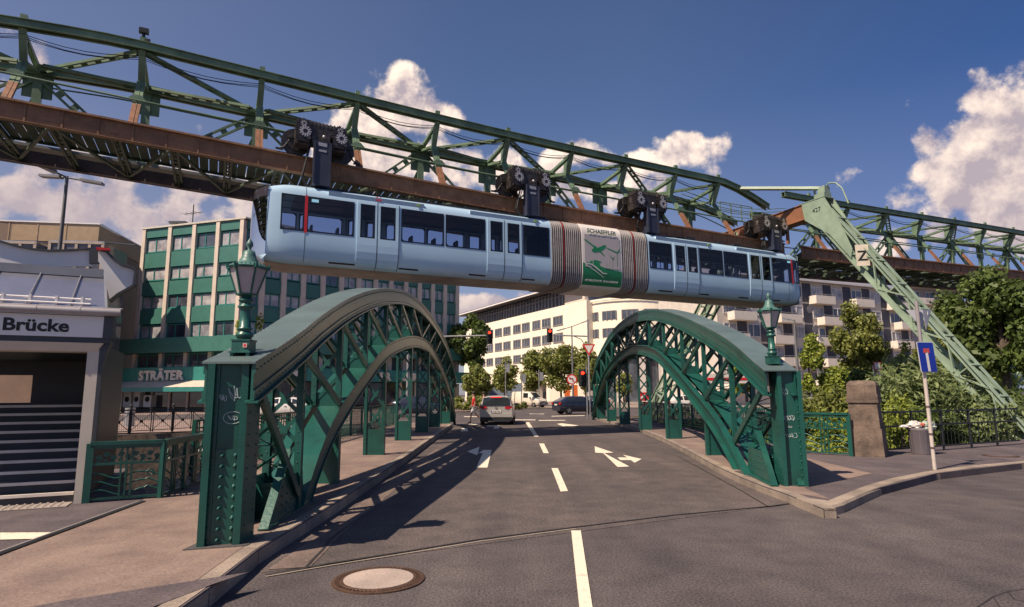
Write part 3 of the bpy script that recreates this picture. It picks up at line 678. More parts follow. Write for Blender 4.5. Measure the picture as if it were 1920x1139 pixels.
    for a, b in zip([x for x in nodes if s0 <= x <= s1][:-1], [x for x in nodes if s0 <= x <= s1][1:]):
        for off in (0, .06, .13):
            pts = [W(lerp(a, b, t/6), 1.95, lerp(FT(a), FT(b), t/6)-.36-off-.25*math.sin(math.pi*t/6)*(1-abs(off-.06)*3)) for t in range(7)]; c.path(pts, .012, 4)
    c.build('cable', BLACK, root)
    return root
NA = [-22.6,-19.5,-16.4,-13.3,-10.2,-7.1,-3.95,-.3,3.05,6.2,9.3,12.4,15.3,18.2,20.9]
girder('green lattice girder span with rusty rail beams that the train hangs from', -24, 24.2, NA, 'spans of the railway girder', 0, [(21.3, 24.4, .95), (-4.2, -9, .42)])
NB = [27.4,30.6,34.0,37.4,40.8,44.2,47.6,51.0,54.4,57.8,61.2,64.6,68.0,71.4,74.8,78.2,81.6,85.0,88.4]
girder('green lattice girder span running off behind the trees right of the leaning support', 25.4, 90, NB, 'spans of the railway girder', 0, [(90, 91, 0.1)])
# camera/horn on the first top node and signs
tm = MB(); t = W(-3.95, 1.8, zr(-3.95)+3.15); tm.tube(t, t+UP*.32, .05, 6); tm.obox(t+UP*.40, TU*.14, TN*.08, UP*.08); tm.obox(t+UP*.08+TU*.12, TU*.08, TN*.05, UP*.06); tag(tm.build('floodlight', BLACK), 'small black floodlight on a short mast on top of the green girder', 'floodlight')
tm2 = MB(); t = W(-8.3, 1.8, zr(-8.3)+2.9); tm2.tube(t, t+UP*.32, .05, 6); tm2.obox(t+UP*.4, TU*.12, TN*.08, UP*.08); tag(tm2.build('floodlight', BLACK), 'black floodlight on the girder at the top left corner of the photo', 'floodlight')

# ---- portal support
ps = 24.3
PT = thing('viaduct_support', 'pale green leaning lattice support numbered 427 carrying the railway girder', 'viaduct support', W(ps, -8, 0))
def leg(top, bot, wt, wb, side=1):
    m = MB(); top = Vector(top); bot = Vector(bot); d = bot-top
    axis = TU; acr = (d.normalized().cross(axis)).normalized()
    for e in (-1, 1):                     # two plate flanges, each an I shape
        for (f0, f1) in ((0, 1),):
            for k in (-1, 1):
                A = top+axis*e*.27+acr*k*wt/2; B = bot+axis*e*.27+acr*k*wb/2
                m.beam(A, B, .20, .03, axis); m.beam(A-acr*k*.09, B-acr*k*.09, .02, .18, axis)
            n = 11
            for i in range(n):
                t0, t1 = (i+.5)/n, (i+1.5)/n
                if t1 > 1.02 or i < 2: continue
                A0 = top.lerp(bot, t0); A1 = top.lerp(bot, t1); w0 = lerp(wt, wb, t0)/2-.02; w1 = lerp(wt, wb, t1)/2-.02; g = 1 if i % 2 else -1
                m.beam(A0+axis*e*.27+acr*g*w0, A1+axis*e*.27-acr*g*w1, .09, .05, axis)
    n = 9
    for i in range(1, n):
        t0 = i/n; A0 = top.lerp(bot, t0); w0 = lerp(wt, wb, t0)/2
        for k in (-1, 1): m.beam(A0+acr*k*w0-axis*.29, A0+acr*k*w0+axis*.29, .10, .07, acr)
        A1 = top.lerp(bot, min(1, t0+1/n)); 
        for k in (-1, 1): m.beam(A0+acr*k*w0-axis*.26, A1+acr*k*w0+axis*.26, .06, .04, acr)
        if i % 3 == 1: m.obox(A0, axis*.26, acr*w0, d.normalized()*.02)
    return m, acr
topN = W(ps, -1.05, 10.5); botN = W(ps, -8.38, .1)
lm, acr = leg(topN-UP*.1, botN, .88, .64); lm.build('leg', PG, PT)
gp = MB()                                 # solid head plates of the near leg
for e in (-.36, .30):
    dl = (botN-topN).normalized(); a = topN+TU*e
    gp.prism([a-TN*.62+UP*.14, a-TN*.35+UP*.2, a+TN*.62+UP*.12, a+TN*.50-UP*.72, W(ps, -1.80, 8.8)+TU*e, W(ps, -2.75, 7.5)+TU*e, W(ps, -2.85, 7.9)+TU*e, W(ps, -2.35, 9.3)+TU*e], TU*.03)
gp.beam(topN-TN*.62+UP*.16, topN+TN*.64+UP*.14, .76, .03, TU)
go = gp.build('head_plate', PG, PT)
lm2, acr2 = leg(W(ps, 3.5, 10.0), W(ps, 13.1, -1), .9, .8); lm2.build('leg', PG, PT)
cb = MB()                                 # rusty cross beam above the tracks
A = W(ps, -.55, 10.64); B = W(ps, 5.2, 10.45)
for e in (-.26, .26): cb.beam(A+TU*e-UP*.39, B+TU*e-UP*.39, .03, .74, TU)
cb.beam(A-UP*.02, B-UP*.02, .66, .03, TU); cb.beam(A-UP*.775, B-UP*.775, .66, .03, TU)
cb.beam(W(ps-.3, 2.6, 9.85), W(ps-.3, 2.6, zr(ps)-.3), .2, .1, TU); cb.beam(W(ps+.2, .95, 9.85), W(ps+.2, .95, zr(ps)+.02), .12, .12, TU)
for e in (-.45, .45): cb.beam(W(ps+e, 3.2, 10.2), W(ps+e*2.6, 3.4, 8.9), .3, .14, TU)
cb.build('cross_beam', mat('beam_rust', (.30,.12,.055), .65, c2=(.20,.085,.045), scale=1.5), PT)
ar = MB()
ar.obox(W(ps, -1.35, 10.78), TU*.24, TN*.26, UP*.14); ar.obox(W(ps, -1.40, 11.08), TU*.18, TN*.20, UP*.17)
ar.beam(W(ps, -1.40, 11.17), W(22.2, 1.8, 11.86), .16, .14, TN); ar.beam(W(ps-.1, -1.0, 11.2), W(ps-.1, -1.0, 10.7), .07, .07)
ar.path([W(ps, -1.5, 11.2), W(ps, -1.7, 11.34), W(ps, -2.05, 11.25), W(ps, -2.35, 10.9), W(ps, -2.6, 10.1)], .035, 6)
ar.build('tie_arm', PG, PT)
rl = MB()
for k in range(4):
    p = W(ps-2.2+k*.75, 3.0, 10.6); rl.tube(p, p+UP*.9, .03, 5)
rl.tube(W(ps-2.2, 3, 11.5), W(ps+.1, 3, 11.5), .025, 5); rl.tube(W(ps-2.2, 3, 11.1), W(ps+.1, 3, 11.1), .02, 5)
for k in range(4):
    pts = [W(ps-5+t*1.2, 2.6+k*.12, 11.6-.14*k-.4*math.sin(math.pi*t/6)) for t in range(7)]; rl.path(pts, .02, 4)
rl.build('platform_rail', GG, PT)
tn = MB(); put_text(tn, '427', .30, W(ps-.366, -1.0, 10.02), -TN, UP, .004); tn.build('number', BLACK, PT)
# Z board hung on the leg
zc = onl(1617, 479, W(ps-.42, 0, 0), TN); z1 = MB(); ex = Vector((.97, -.22, 0)).normalized(); tl = Vector((-.02, 0, 1)).normalized()
z1.obox(zc, ex*.26, ex.cross(UP)*.015, tl*.47); zo = tag(z1.build('signal_board', mat('board_cream', (.62,.55,.44), .6)), 'white board lettered Z hung on the leaning green support', 'sign')
zt_ = MB(); put_text(zt_, 'Z', .62, zc-ex*.2-tl*.23-ex.cross(UP)*-.0+(-ex.cross(UP)*-.018), ex, tl, .003, .012); zt_.build('lettering', BLACK, zo)
# another support's leg beyond the bushes
l3, a3 = leg(W(52, 1, 8.6), W(52, 2, 8.5), .5, .5)
q0 = at(1860, 765, 44); q1 = at(1912, 680, 46); l4 = MB()
for e in (-1, 1):
    for k in (-1, 0, 1): l4.beam(q0+Vector((e*.35+k*.5, 0, 0)), q1+Vector((e*.35+k*.5, 0, 0)), .12, .12)
tag(l4.build('viaduct_strut', PG), 'short piece of green viaduct strut leaning out of the bushes at the right', 'viaduct support')
# ------------------------------------------------------------------ the train
TRAIN = thing('suspended_train', 'pale blue articulated train hanging from the railway girder above the road', 'train', W(0, 1.1, 5.76))
BLUE = mat('train_blue', (.43, .60, .74), .28, var=.04, scale=.6, coat=.4)
UNDER = mat('train_underside', (.36, .30, .27), .5, c2=(.24, .20, .18), scale=1.3)
TGL = glass('train_glass', (.75, .8, .92), .02, .92)
WGL = glass('windscreen_clear', (.85, .85, .95), .03, .95); WGL.node_tree.nodes['Fresnel'].inputs[0].default_value = 2.4
FGL = mat('windscreen_glass', (.05, .045, .06), .04, spec=1.0, coat=1)
SEAL = mat('window_seal', (.010, .012, .018), .3)
NAVY = mat('hanger_navy', (.03, .035, .06), .45, var=.2)
LIN = mat('interior_lining', (.10, .10, .11), .7)
def kz(s, z): return 5.76+(z-5.76)*(1-.0021*s)
PR = [(.95,5.76),(.50,5.762),(.30,5.79),(.17,5.86),(.09,5.97),(.045,6.12),(.012,6.35),(0,6.6),(0,6.84),(.022,8.04),(.04,8.14),(.08,8.26),(.16,8.37),(.30,8.44),(.55,8.47),(.95,8.48)]
def nose(s, e0, e1):                     # extra inset and roof drop near a rounded end
    d = min(abs(s-e) for e in (e0, e1) if e is not None) if (e0 is not None or e1 is not None) else 9
    t = max(0, 1-d/.85); return .11*t*t, .16*t*t
def ringpts(s, e0=None, e1=None, grow=0.0):
    ins, drop = nose(s, e0, e1); out_ = []
    for w_, z in PR: 
        z2 = z-drop*max(0, (z-8.04)/.44)+(.10*ins/.11*max(0, (6.2-z)/.44) if ins else 0); out_.append((w_+ins*(1-w_)-grow*(1 if w_ < .5 else .0), kz(s, z2)+(grow if z > 8.4 else (-grow if z < 5.8 else 0))))
    near = [W(s, a, z) for a, z in out_]; far = [W(s, 2.2-a, z) for a, z in out_[::-1]]
    return near+far
def shell(name, s0, s1, wins, e0, e1, parent):
    st = {s0, s1}
    for a, b in wins: st |= {a, b}
    for e in (e0, e1):
        if e is not None:
            for k in (.1, .2, .35, .5, .7, .85): st.add(e+k if e < 12 else e-k)
    st = sorted(st); m = MB(); n = 2*len(PR); vs = []
    for s in st: vs += ringpts(s, e0, e1)
    fs = []; mi = []
    for i in range(len(st)-1):
        c = (st[i]+st[i+1])/2; hole = any(a < c < b for a, b in wins)
        for k in range(n):
            if hole and k in (8, n-10): continue
            fs.append((i*n+k, i*n+(k+1) % n, (i+1)*n+(k+1) % n, (i+1)*n+k)); mi.append(1 if (k in (0, n-1, n-2) or k == 1) else 0)
    b = len(m.v); m.v += [tuple(v) for v in vs]
    for f, q in zip(fs, mi): m.f.append(f); m.m.append(q); m.s.append(True)
    return m.build(name, [BLUE, UNDER], parent)
def side(s, z, out_=0.0, far=False, ins=0):
    a = ins + (max(0, (z-6.84))/1.2*.022 if z > 6.84 else 0) - out_
    if z < 6.6: a = tab(z, [(p[1], p[0]) for p in PR[1:8]]) - out_
    if z > 8.04: a = tab(z, [(p[1], p[0]) for p in PR[9:]]) - out_
    return W(s, (2.2-a) if far else a, kz(s, z))
def pane(parent, s0, s1, z0, z1, far, brd=.045, rad=.10, nm='window'):
    g = MB(); q = [side(s0, z0, .000, far), side(s1, z0, .000, far), side(s1, z1, .000, far), side(s0, z1, .000, far)]; g.sheet(q); go = g.build(nm, TGL, parent)
    f = MB(); oc = []; ic = []; K = 5
    cs = [(s0+brd+rad, z0+brd+rad, 180), (s1-brd-rad, z0+brd+rad, 270), (s1-brd-rad, z1-brd-rad, 0), (s0+brd+rad, z1-brd-rad, 90)]; co = [(s0, z0), (s1, z0), (s1, z1), (s0, z1)]
    for (cx, cz, a0), (ox, oz) in zip(cs, co):
        for k in range(K+1):
            a = R(a0+90*k/K); ic.append((cx+rad*math.cos(a), cz+rad*math.sin(a))); oc.append((ox, oz))
    n = len(ic); vs = [side(a, b, .010, far) for a, b in oc]+[side(a, b, .010, far) for a, b in ic]+[side(a, b, -.03, far) for a, b in ic]
    fs = [(i, (i+1) % n, n+(i+1) % n, n+i) for i in range(n)]+[(n+i, n+(i+1) % n, 2*n+(i+1) % n, 2*n+i) for i in range(n)]
    f.add(vs, fs); f.build('window_frame', SEAL, go); return go
def door(parent, s0, s1, g0, g1, far):
    m = MB(); zs = [5.80,5.87,5.97,6.12,6.35,6.6,6.84,8.02,8.12]; cols = [s0, g0, g1, s1]; vs = []
    for z in zs:
        for s in cols: vs.append(side(s, z, .022, far))
    fs = []
    for i in range(len(zs)-1):
        for j in range(3):
            if j == 1 and i == 6: continue
            a = i*4+j; fs.append((a, a+1, a+5, a+4))
    m.add(vs, fs, 0, False)
    for (s, e) in ((s0, -1), (s1, 1)):   # edges returning to the body
        v2 = []
        for z in zs: v2 += [side(s, z, .022, far), side(s, z, -.01, far)]
        m.add(v2, [(2*i, 2*i+1, 2*i+3, 2*i+2) for i in range(len(zs)-1)])
    do = m.build('door', BLUE, parent)
    pane(do, g0, g1, 6.84, 8.02, far, .05, .07)
    gp_ = MB(); v2 = []
    for z in zs: v2 += [side(s1+.012, z, .024, far), side(s1-.012, z, .024, far)]
    gp_.add(v2, [(2*i, 2*i+1, 2*i+3, 2*i+2) for i in range(len(zs)-1)]); gp_.build('door_seal', SEAL, do)
def car(nm, s0, s1, wins, doors, e0, e1):
    body = shell(nm, s0, s1, wins+[(d[1], d[2]) for d in doors], e0, e1, TRAIN)
    for far in (False, True):
        for a, b in wins: pane(TRAIN, a, b, 6.84, 8.04, far)
        for (a, g0, g1, b) in doors: door(TRAIN, a, b, g0, g1, far)
    i = MB()
    a, b = s0+(.9 if e0 is not None else .1), s1-(.9 if e1 is not None else .1)
    for (w0, w1, z0, z1) in ((.12,2.08,6.08,6.14),(.14,2.06,8.12,8.18),(.04,.09,6.36,6.80),(2.11,2.16,6.36,6.80),(.10,.14,8.08,8.15),(2.06,2.1,8.08,8.15)):
        i.hexa([W(a, w0, kz(a, z0)), W(b, w0, kz(b, z0)), W(b, w1, kz(b, z0)), W(a, w1, kz(a, z0)), W(a, w0, kz(a, z1)), W(b, w0, kz(b, z1)), W(b, w1, kz(b, z1)), W(a, w1, kz(a, z1))])
    k = s0+1.6
    while k < s1-.6:
        if not any(d[0]-.2 < k < d[3]+.1 for d in doors):
            for wc in (.45, 1.6): 
                i.obox(W(k, wc, 6.40), TU*.21, TN*.22, UP*.05); i.obox(W(k-.2, wc, 6.78), TU*.03, TN*.20, UP*.36); i.tube(W(k-.2, wc-.15, 7.14), W(k-.2, wc+.15, 7.14), .035, 6)
        k += .85
    for d in doors: 
        for wc in (.5, 1.7): i.tube(W(d[0]-.05, wc, 5.9), W(d[0]-.05, wc, 8.15), .018, 6)
    i.tube(W(s0+.5, .7, 8.0), W(s1-.3, .7, 7.98), .015, 5); i.tube(W(s0+.5, 1.5, 8.0), W(s1-.3, 1.5, 7.98), .015, 5)
    i.build('interior', LIN, body); return body
ba = car('front_body', 0.0, 10.28, [(.40,1.12),(1.20,2.72),(4.33,5.89),(5.95,7.50),(9.06,10.2)], [(2.82,2.92,3.42,3.50),(3.52,3.60,4.13,4.25),(7.58,7.70,8.20,8.27),(8.29,8.40,8.90,9.0)], 0.0, None)
bb = car('rear_body', 14.93, 24.03, [(15.0,16.2),(17.75,19.10),(19.16,20.6),(22.2,23.42),(23.56,23.95)], [(16.3,16.40,16.92,16.99),(17.01,17.08,17.60,17.68),(20.7,20.8,21.36,21.43),(21.45,21.53,22.04,22.12)], None, 24.03)
for s0_, s1_ in ((1.125, 1.215), (23.44, 23.54)):
    m = MB(); zs = [6.80, 8.06]; m.add([side(s0_, 6.80, .016), side(s1_, 6.80, .016), side(s1_, 8.06, .016), side(s0_, 8.06, .016)], [(0, 1, 2, 3)]); m.build('red_stripe', RED, TRAIN); m = MB(); m.add([side(s0_, 6.80, .016, True), side(s1_, 6.80, .016, True), side(s1_, 8.06, .016, True), side(s0_, 8.06, .016, True)], [(0, 1, 2, 3)])
    m.build('red_stripe', RED, TRAIN)
for (s_, sg) in ((0.0, -1), (24.03, 1)):      # windscreens with the chin panel
    m = MB(); rim = MB(); nw, nz = 14, 12; vs = []
    def P_(a, b):
        w_ = lerp(.115, 2.085, a); z = lerp(6.02, 8.30, b); bul = .44*(1-((w_-1.1)/1.0)**2*.98)*(1-.10*abs(b-.45)**2*4)
        return W(s_+sg*(bul-.02-.10*max(0, .25-b)*2), w_, kz(s_, z))
    for j in range(nz+1):
        for i in range(nw+1): vs.append(P_(i/nw, j/nz))
    m.add(vs, [(j*(nw+1)+i, j*(nw+1)+i+1, (j+1)*(nw+1)+i+1, (j+1)*(nw+1)+i) for j in range(nz) for i in range(nw)], 0, True)
    m.build('windscreen', WGL, TRAIN); m = MB(); vs = [P_(i/nw, b)+TU*sg*.004 for b in (.84, .91, .98) for i in range(nw+1)]; m.add(vs, [(j*(nw+1)+i, j*(nw+1)+i+1, (j+1)*(nw+1)+i+1, (j+1)*(nw+1)+i) for j in range(2) for i in range(nw)], 0, True); m.build('sun_visor', FGL, TRAIN)
    c = MB(); vs = []; q = ringpts(s_, s_ if sg < 0 else None, s_ if sg > 0 else None)
    top = [P_(i/nw, 1) for i in range(nw+1)]; bot = [P_(i/nw, 0) for i in range(nw+1)]
    for i in range(nw+1): vs += [top[i], W(s_, lerp(.2, 2.0, i/nw), kz(s_, 8.32))]
    c.add(vs, [(2*i, 2*i+1, 2*i+3, 2*i+2) for i in range(nw)], 0, True); vs = []
    for i in range(nw+1): vs += [bot[i], W(s_+sg*.1, lerp(.25, 1.95, i/nw), 5.84), W(s_, lerp(.3, 1.9, i/nw), 5.80)]
    c.add(vs, [(3*i, 3*i+1, 3*i+4, 3*i+3) for i in range(nw)]+[(3*i+1, 3*i+2, 3*i+5, 3*i+4) for i in range(nw)], 0, True)
    for w_e in (0, nw):
        vs = []
        for j in range(nz+1):
            z = lerp(6.02, 8.30, j/nz); vs += [vsP for vsP in (P_(w_e/nw, j/nz), W(s_, .10 if w_e == 0 else 2.1, kz(s_, z)))]
        c.add(vs, [(2*j, 2*j+1, 2*j+3, 2*j+2) for j in range(nz)], 0, True)
    c.build('end_cap', BLUE, TRAIN)
# middle module with the poster
m = MB(); r0, r1 = ringpts(11.66), ringpts(13.56); n = len(r0)
rr = [ringpts(11.66, grow=.03), ringpts(13.56, grow=.03)]; m.add(rr[0]+rr[1], [(k, (k+1) % n, n+(k+1) % n, n+k) for k in range(n)], 0, True); m.add(rr[0], [tuple(range(n))]); m.add(rr[1], [tuple(range(n))])
mid = m.build('middle_module', mat('module_white', (.72,.66,.62), .4, var=.04), TRAIN)
m = MB(); zs = [7.9, 7.0, 6.45]; m.add([side(11.78, 6.62, .045), side(13.46, 6.62, .045), side(13.46, 7.98, .045), side(11.78, 7.98, .045)], [(0, 1, 2, 3)]); m.build('poster_panel', mat('poster_grey', (.42,.38,.38), .4, var=.03), mid)
m = MB(); zs = [5.84,5.9,5.97,6.12,6.35,6.52]; vs = []
for z in zs: vs += [side(11.68, z, .036), side(13.54, z, .036)]
m.add(vs, [(2*i, 2*i+1, 2*i+3, 2*i+2) for i in range(5)], 0, True)
m.add([side(11.68, 6.52, .036), side(13.54, 6.52, .036), side(12.8, 6.50, .036), side(11.68, 6.78, .036)], [(0, 1, 2, 3)])
AD = mat('poster_green', (.012, .20, .075), .4, var=.05)
def sil(pts, off=.05):
    m.add([side(11.68+1.86*a, 5.80+2.45*b, off) for a, b in pts], [tuple(range(len(pts)))])
sil([(.02,.80),(.10,.79),(.30,.70),(.34,.70),(.37,.67),(.48,.71),(.57,.74),(.60,.73),(.58,.69),(.50,.64),(.45,.63),(.56,.55),(.54,.55),(.42,.61),(.30,.59),(.24,.60),(.22,.63),(.28,.66),(.26,.69)])
sil([(.88,.28),(.895,.28),(.89,.64),(.88,.64)]); sil([(.88,.64),(.60,.70),(.62,.68),(.87,.62)]); sil([(.88,.64),(.99,.72),(.98,.70),(.90,.62)])
sil([(.755,.28),(.763,.28),(.762,.52),(.757,.52)]); sil([(.76,.52),(.66,.60),(.75,.50)]); sil([(.76,.52),(.83,.56),(.77,.50)])
sil([(.60,.28),(.604,.28),(.604,.44),(.60,.44)]); sil([(.68,.28),(.684,.28),(.684,.47),(.68,.47)])
sil([(.08,.40),(.30,.46),(.48,.44),(.40,.42),(.44,.36),(.55,.34),(.62,.27),(.60,.24),(.50,.26),(.35,.32),(.10,.38)])
m.build('poster_print', AD, mid)
m = MB()
def s2(pts):
    m.add([side(11.68+1.86*a, 5.80+2.45*b, .058) for a, b in pts], [tuple(range(len(pts)))])
s2([(.03,.385),(.22,.37),(.34,.31),(.50,.235),(.61,.235),(.61,.245),(.51,.248),(.36,.325),(.23,.385),(.03,.395)]); s2([(.06,.36),(.30,.27),(.52,.17),(.53,.175),(.31,.285),(.06,.37)])
s2([(.14,.39),(.145,.43),(.155,.43),(.15,.39)]); s2([(.24,.39),(.25,.445),(.26,.445),(.25,.39)])
put_text(m, 'MOBILITY FOR TOMORROW', .115, side(11.80, 6.03, .05), TU, Vector((.434*.28, -.9*.28, 1)), .004, .002, 1.05); 
m.build('poster_lettering', mat('print_white', (.75,.72,.68), .4), mid)
m = MB(); put_text(m, 'SCHAEFFLER', .235, W(11.90, -.047, kz(12, 8.055)), TU, UP, .003, .006, 1.06); m.build('poster_title', mat('title_green', (.01,.09,.06), .4), mid)
# bellows
def bellows(s0, s1):
    N_ = 15; h = (s1-s0)/N_; a = MB(); b = MB(); c = MB()
    for k in range(N_):
        for (mb, u0, u1, g) in (((c if k == N_//2-(1 if s0 < 12 else 0) else a), .0, .30 if k == N_//2-(1 if s0 < 12 else 0) else .36, .02), (b, .36, 1.0, -.05)):
            sa, sb = s0+(k+u0)*h, s0+(k+u1)*h; p = ringpts(sa, grow=g); q = ringpts(sb, grow=g); n = len(p); p2 = ringpts(sa, grow=-.07); q2 = ringpts(sb, grow=-.07)
            mb.add(p+q, [(i, (i+1) % n, n+(i+1) % n, n+i) for i in range(n)], 0, True)
            if g > 0: mb.add(p+p2, [(i, (i+1) % n, n+(i+1) % n, n+i) for i in range(n)]); mb.add(q+q2, [(i, (i+1) % n, n+(i+1) % n, n+i) for i in range(n)])
    ao = a.build('bellows', mat('bellows_rib', (.36,.335,.33), .5, var=.15, scale=3), TRAIN); b.build('bellows_fold', mat('bellows_dark', (.02,.018,.02), .7), ao); c.build('bellows_red_rib', mat('bellows_red', (.24,.03,.035), .6), ao)
bellows(10.29, 11.65); bellows(13.57, 14.92)
# trim: drip rails, seams, dark under-door vents, numbers, stickers
for a, b in ((1.86,5.15),(6.9,9.75),(15.4,18.5),(20.0,22.5)):
    t = MB()
    t.hexa([W(a, .05, kz(a, 8.17)), W(b, .05, kz(b, 8.17)), W(b, .12, kz(b, 8.17)), W(a, .12, kz(a, 8.17)), W(a, .02, kz(a, 8.31)), W(b, .02, kz(b, 8.31)), W(b, .12, kz(b, 8.31)), W(a, .12, kz(a, 8.31))])
    t.build('drip_rail', BLUE, TRAIN)
t = MB()
for a, b in ((1.95,2.8),(4.3,5.0),(6.9,7.55),(9.05,9.6),(15.5,16.25),(17.75,18.3),(20.05,20.65),(22.2,22.7)):
    t.add([side(a, 5.88, .012), side(b, 5.88, .012), side(b, 5.93, .012), side(a, 5.93, .012)], [(0, 1, 2, 3)])
for s in (1.165, 23.2):
    zs = [5.82,5.87,5.97,6.12,6.35,6.6,6.8]; v2 = []
    for z in zs: v2 += [side(s-.008, z, .004), side(s+.008, z, .004)]
    t.add(v2, [(2*i, 2*i+1, 2*i+3, 2*i+2) for i in range(len(zs)-1)])
    zs = [8.06,8.14,8.26,8.37,8.44]; v2 = []
    for z in zs: v2 += [side(s-.008, z, .004), side(s+.008, z, .004)]
    t.add(v2, [(2*i, 2*i+1, 2*i+3, 2*i+2) for i in range(len(zs)-1)])
t.build('trim', SEAL, TRAIN)
t = MB(); put_text(t, '06', .22, W(3.42, .022, kz(3.5, 8.195)), TU, (UP+TN*.12), .003, .003); t.build('car_number', RED, TRAIN)
for s in (4.95, 9.6, 18.3): t = MB(); t.obox(W(s, .012, kz(s, 8.24)), TU*.06, TN*.012, UP*.035); t.build('sticker', mat('sticker_green', (.25,.4,.10), .5), TRAIN)
t = MB()
for s in (1.33, 23.2): t.add([side(s, 7.86, .016), side(s+.22, 7.86, .016), side(s+.22, 7.96, .016), side(s, 7.96, .016)], [(0, 1, 2, 3)])
t.build('destination_display', emat('display_blue', (.25,.5,.6), .4), TRAIN)
t = MB(); rnd = random.Random(3); s = 2.4; t2 = MB()
while s < 23.5:
    if not (10.2 < s < 15.0):
        t.obox(W(s, rnd.uniform(.55, 1.5), kz(s, 8.56)), TU*rnd.uniform(.05, .3), TN*rnd.uniform(.05, .3), UP*rnd.uniform(.05, .1))
        t.tube(W(s, .45, kz(s, 8.45)), W(s, .45, kz(s, 8.62)), .015, 5)
    s += .45
t.obox(W(5.6, 1.1, 8.52), TU*3.9, TN*.5, UP*.06); t2.obox(W(19.4, 1.1, 8.40), TU*3.7, TN*.5, UP*.06); t2.build('roof_equipment', DARKST, TRAIN)
t.build('roof_equipment', DARKST, TRAIN)
# bogies
def bogie(sc, flip=1):
    z0 = zr(sc)+.03; b = MB()
    sl = (zr(sc+1)-zr(sc-1))/2; tu = (TU+UP*sl).normalized()
    def Q(a, w_, z): return W(sc, w_, z0)+tu*a+UP*z
    b.obox(Q(0, .95, .62), tu*1.05, TN*.20, UP*.14)
    b.obox(Q(0, .45, .72), tu*.42, TN*.22, UP*.16); b.obox(Q(-.05, .40, .42), tu*.30, TN*.2, UP*.2)
    b.tube(Q(-.42, .42, .88), Q(.42, .42, .86), .19, 14)
    for k in range(7): b.tube(Q(-.38+k*.125, .42, .88), Q(-.345+k*.125, .42, .88), .205, 14)
    bo = b.build('bogie', mat('bogie_frame', (.055,.048,.045), .45, .5, var=.5, scale=8), TRAIN)
    for e in (-.78, .70):
        w_ = MB(); w_.tube(Q(e, .90, .40), Q(e, 1.0, .40), .44, 28); w_.tube(Q(e, .855, .40), Q(e, .90, .40), .48, 28); w_.tube(Q(e, .84, .40), Q(e, .855, .40), .42, 28, .40)
        w_.tube(Q(e, .80, .40), Q(e, .845, .40), .30, 20); w_.build('wheel', mat('wheel_steel', (.06,.05,.045), .35, .6, var=.3), bo)
        g = MB(); c = e*.80
        g.lathe([(.20, -.3), (.25, -.2), (.26, 0), (.22, .3), (.12, .36)], Q(c, .55, .55), 12)
        g.obox(Q(c, .45, .60), tu*.20, TN*.28, UP*.36); g.obox(Q(c, .5, .28), tu*.24, TN*.2, UP*.12)
        for k in range(7): g.obox(Q(c, .45, .33+k*.085), tu*.235, TN*.31, UP*.016)
        for k in range(5): g.obox(Q(c-.18+k*.09, .45, .60), tu*.012, TN*.31, UP*.39)
        g.tube(Q(c+.05, .12, .56), Q(c+.05, .2, .56), .21, 20); g.tube(Q(c, .12, .82), Q(c, .2, .82), .12, 16); g.tube(Q(c+.17, .11, .36), Q(c+.17, .2, .36), .075, 12)
        g.tube(Q(c-.1, .5, .95), Q(c+.02, .3, 1.05), .05, 8); g.build('gearbox', STEEL, bo)
        d = MB()
        for k in range(12):
            a = 2*math.pi*k/12; r_ = Vector(tu*math.cos(a)+UP*math.sin(a)); cc = Q(c+.05, .113, .56)+r_*.135; d.obox(cc, r_*.055, TN*.008, r_.cross(TN)*.022)
        for k in range(8):
            a = 2*math.pi*k/8; r_ = Vector(tu*math.cos(a)+UP*math.sin(a)); cc = Q(c, .113, .82)+r_*.07; d.obox(cc, r_*.03, TN*.008, r_.cross(TN)*.014)
        d.build('vent', mat('vent_alloy', (.62,.56,.52), .35, .5), bo)
    h = MB(); zb = kz(sc, 8.50)-z0
    h.hexa([Q(-.26, .10, zb), Q(.26, .10, zb), Q(.26, .42, zb), Q(-.26, .42, zb), Q(-.26, .10, .30), Q(.24, .10, .30), Q(.24, .42, .30), Q(-.26, .42, .30)])
    for k in (-.26, .26): h.obox(Q(k, .12, (zb+.3)/2), tu*.03, TN*.06, UP*((.3-zb)/2))
    h.obox(Q(0, .75, zb+.05), tu*.30, TN*.40, UP*.05); h.build('hanger', NAVY, bo)
    p = MB(); p.obox(Q(0, .094, .20), tu*.14, TN*.006, UP*.06); p.obox(Q(0, .094, -.02), tu*.13, TN*.006, UP*.035); p.sphere(Q(.03, .10, .48), .06, 8, 6); p.build('type_plate', mat('plate_alloy', (.45,.43,.42), .4, .5), bo)
    c = MB(); rnd = random.Random(int(sc*10))
    for k in range(5):
        a = Q(-.33-rnd.random()*.1, .2+rnd.random()*.3, .3); e = Q(-.45+rnd.random()*.1, .3+rnd.random()*.3, zb); c.path([a, a.lerp(e, .4)+tu*-.1, a.lerp(e, .8)+tu*-.18, e], .018, 5)
    for k in (-1, 1): c.path([Q(k*1.3, .9, .1), Q(k*1.15, .85, .16), Q(k*.95, .8, .5)], .03, 5); c.obox(Q(k*1.3, .9, .08), tu*.12, TN*.05, UP*.02)
    c.build('hose', BLACK, bo)
for s in (1.62, 9.55, 15.35, 22.75): bogie(s)
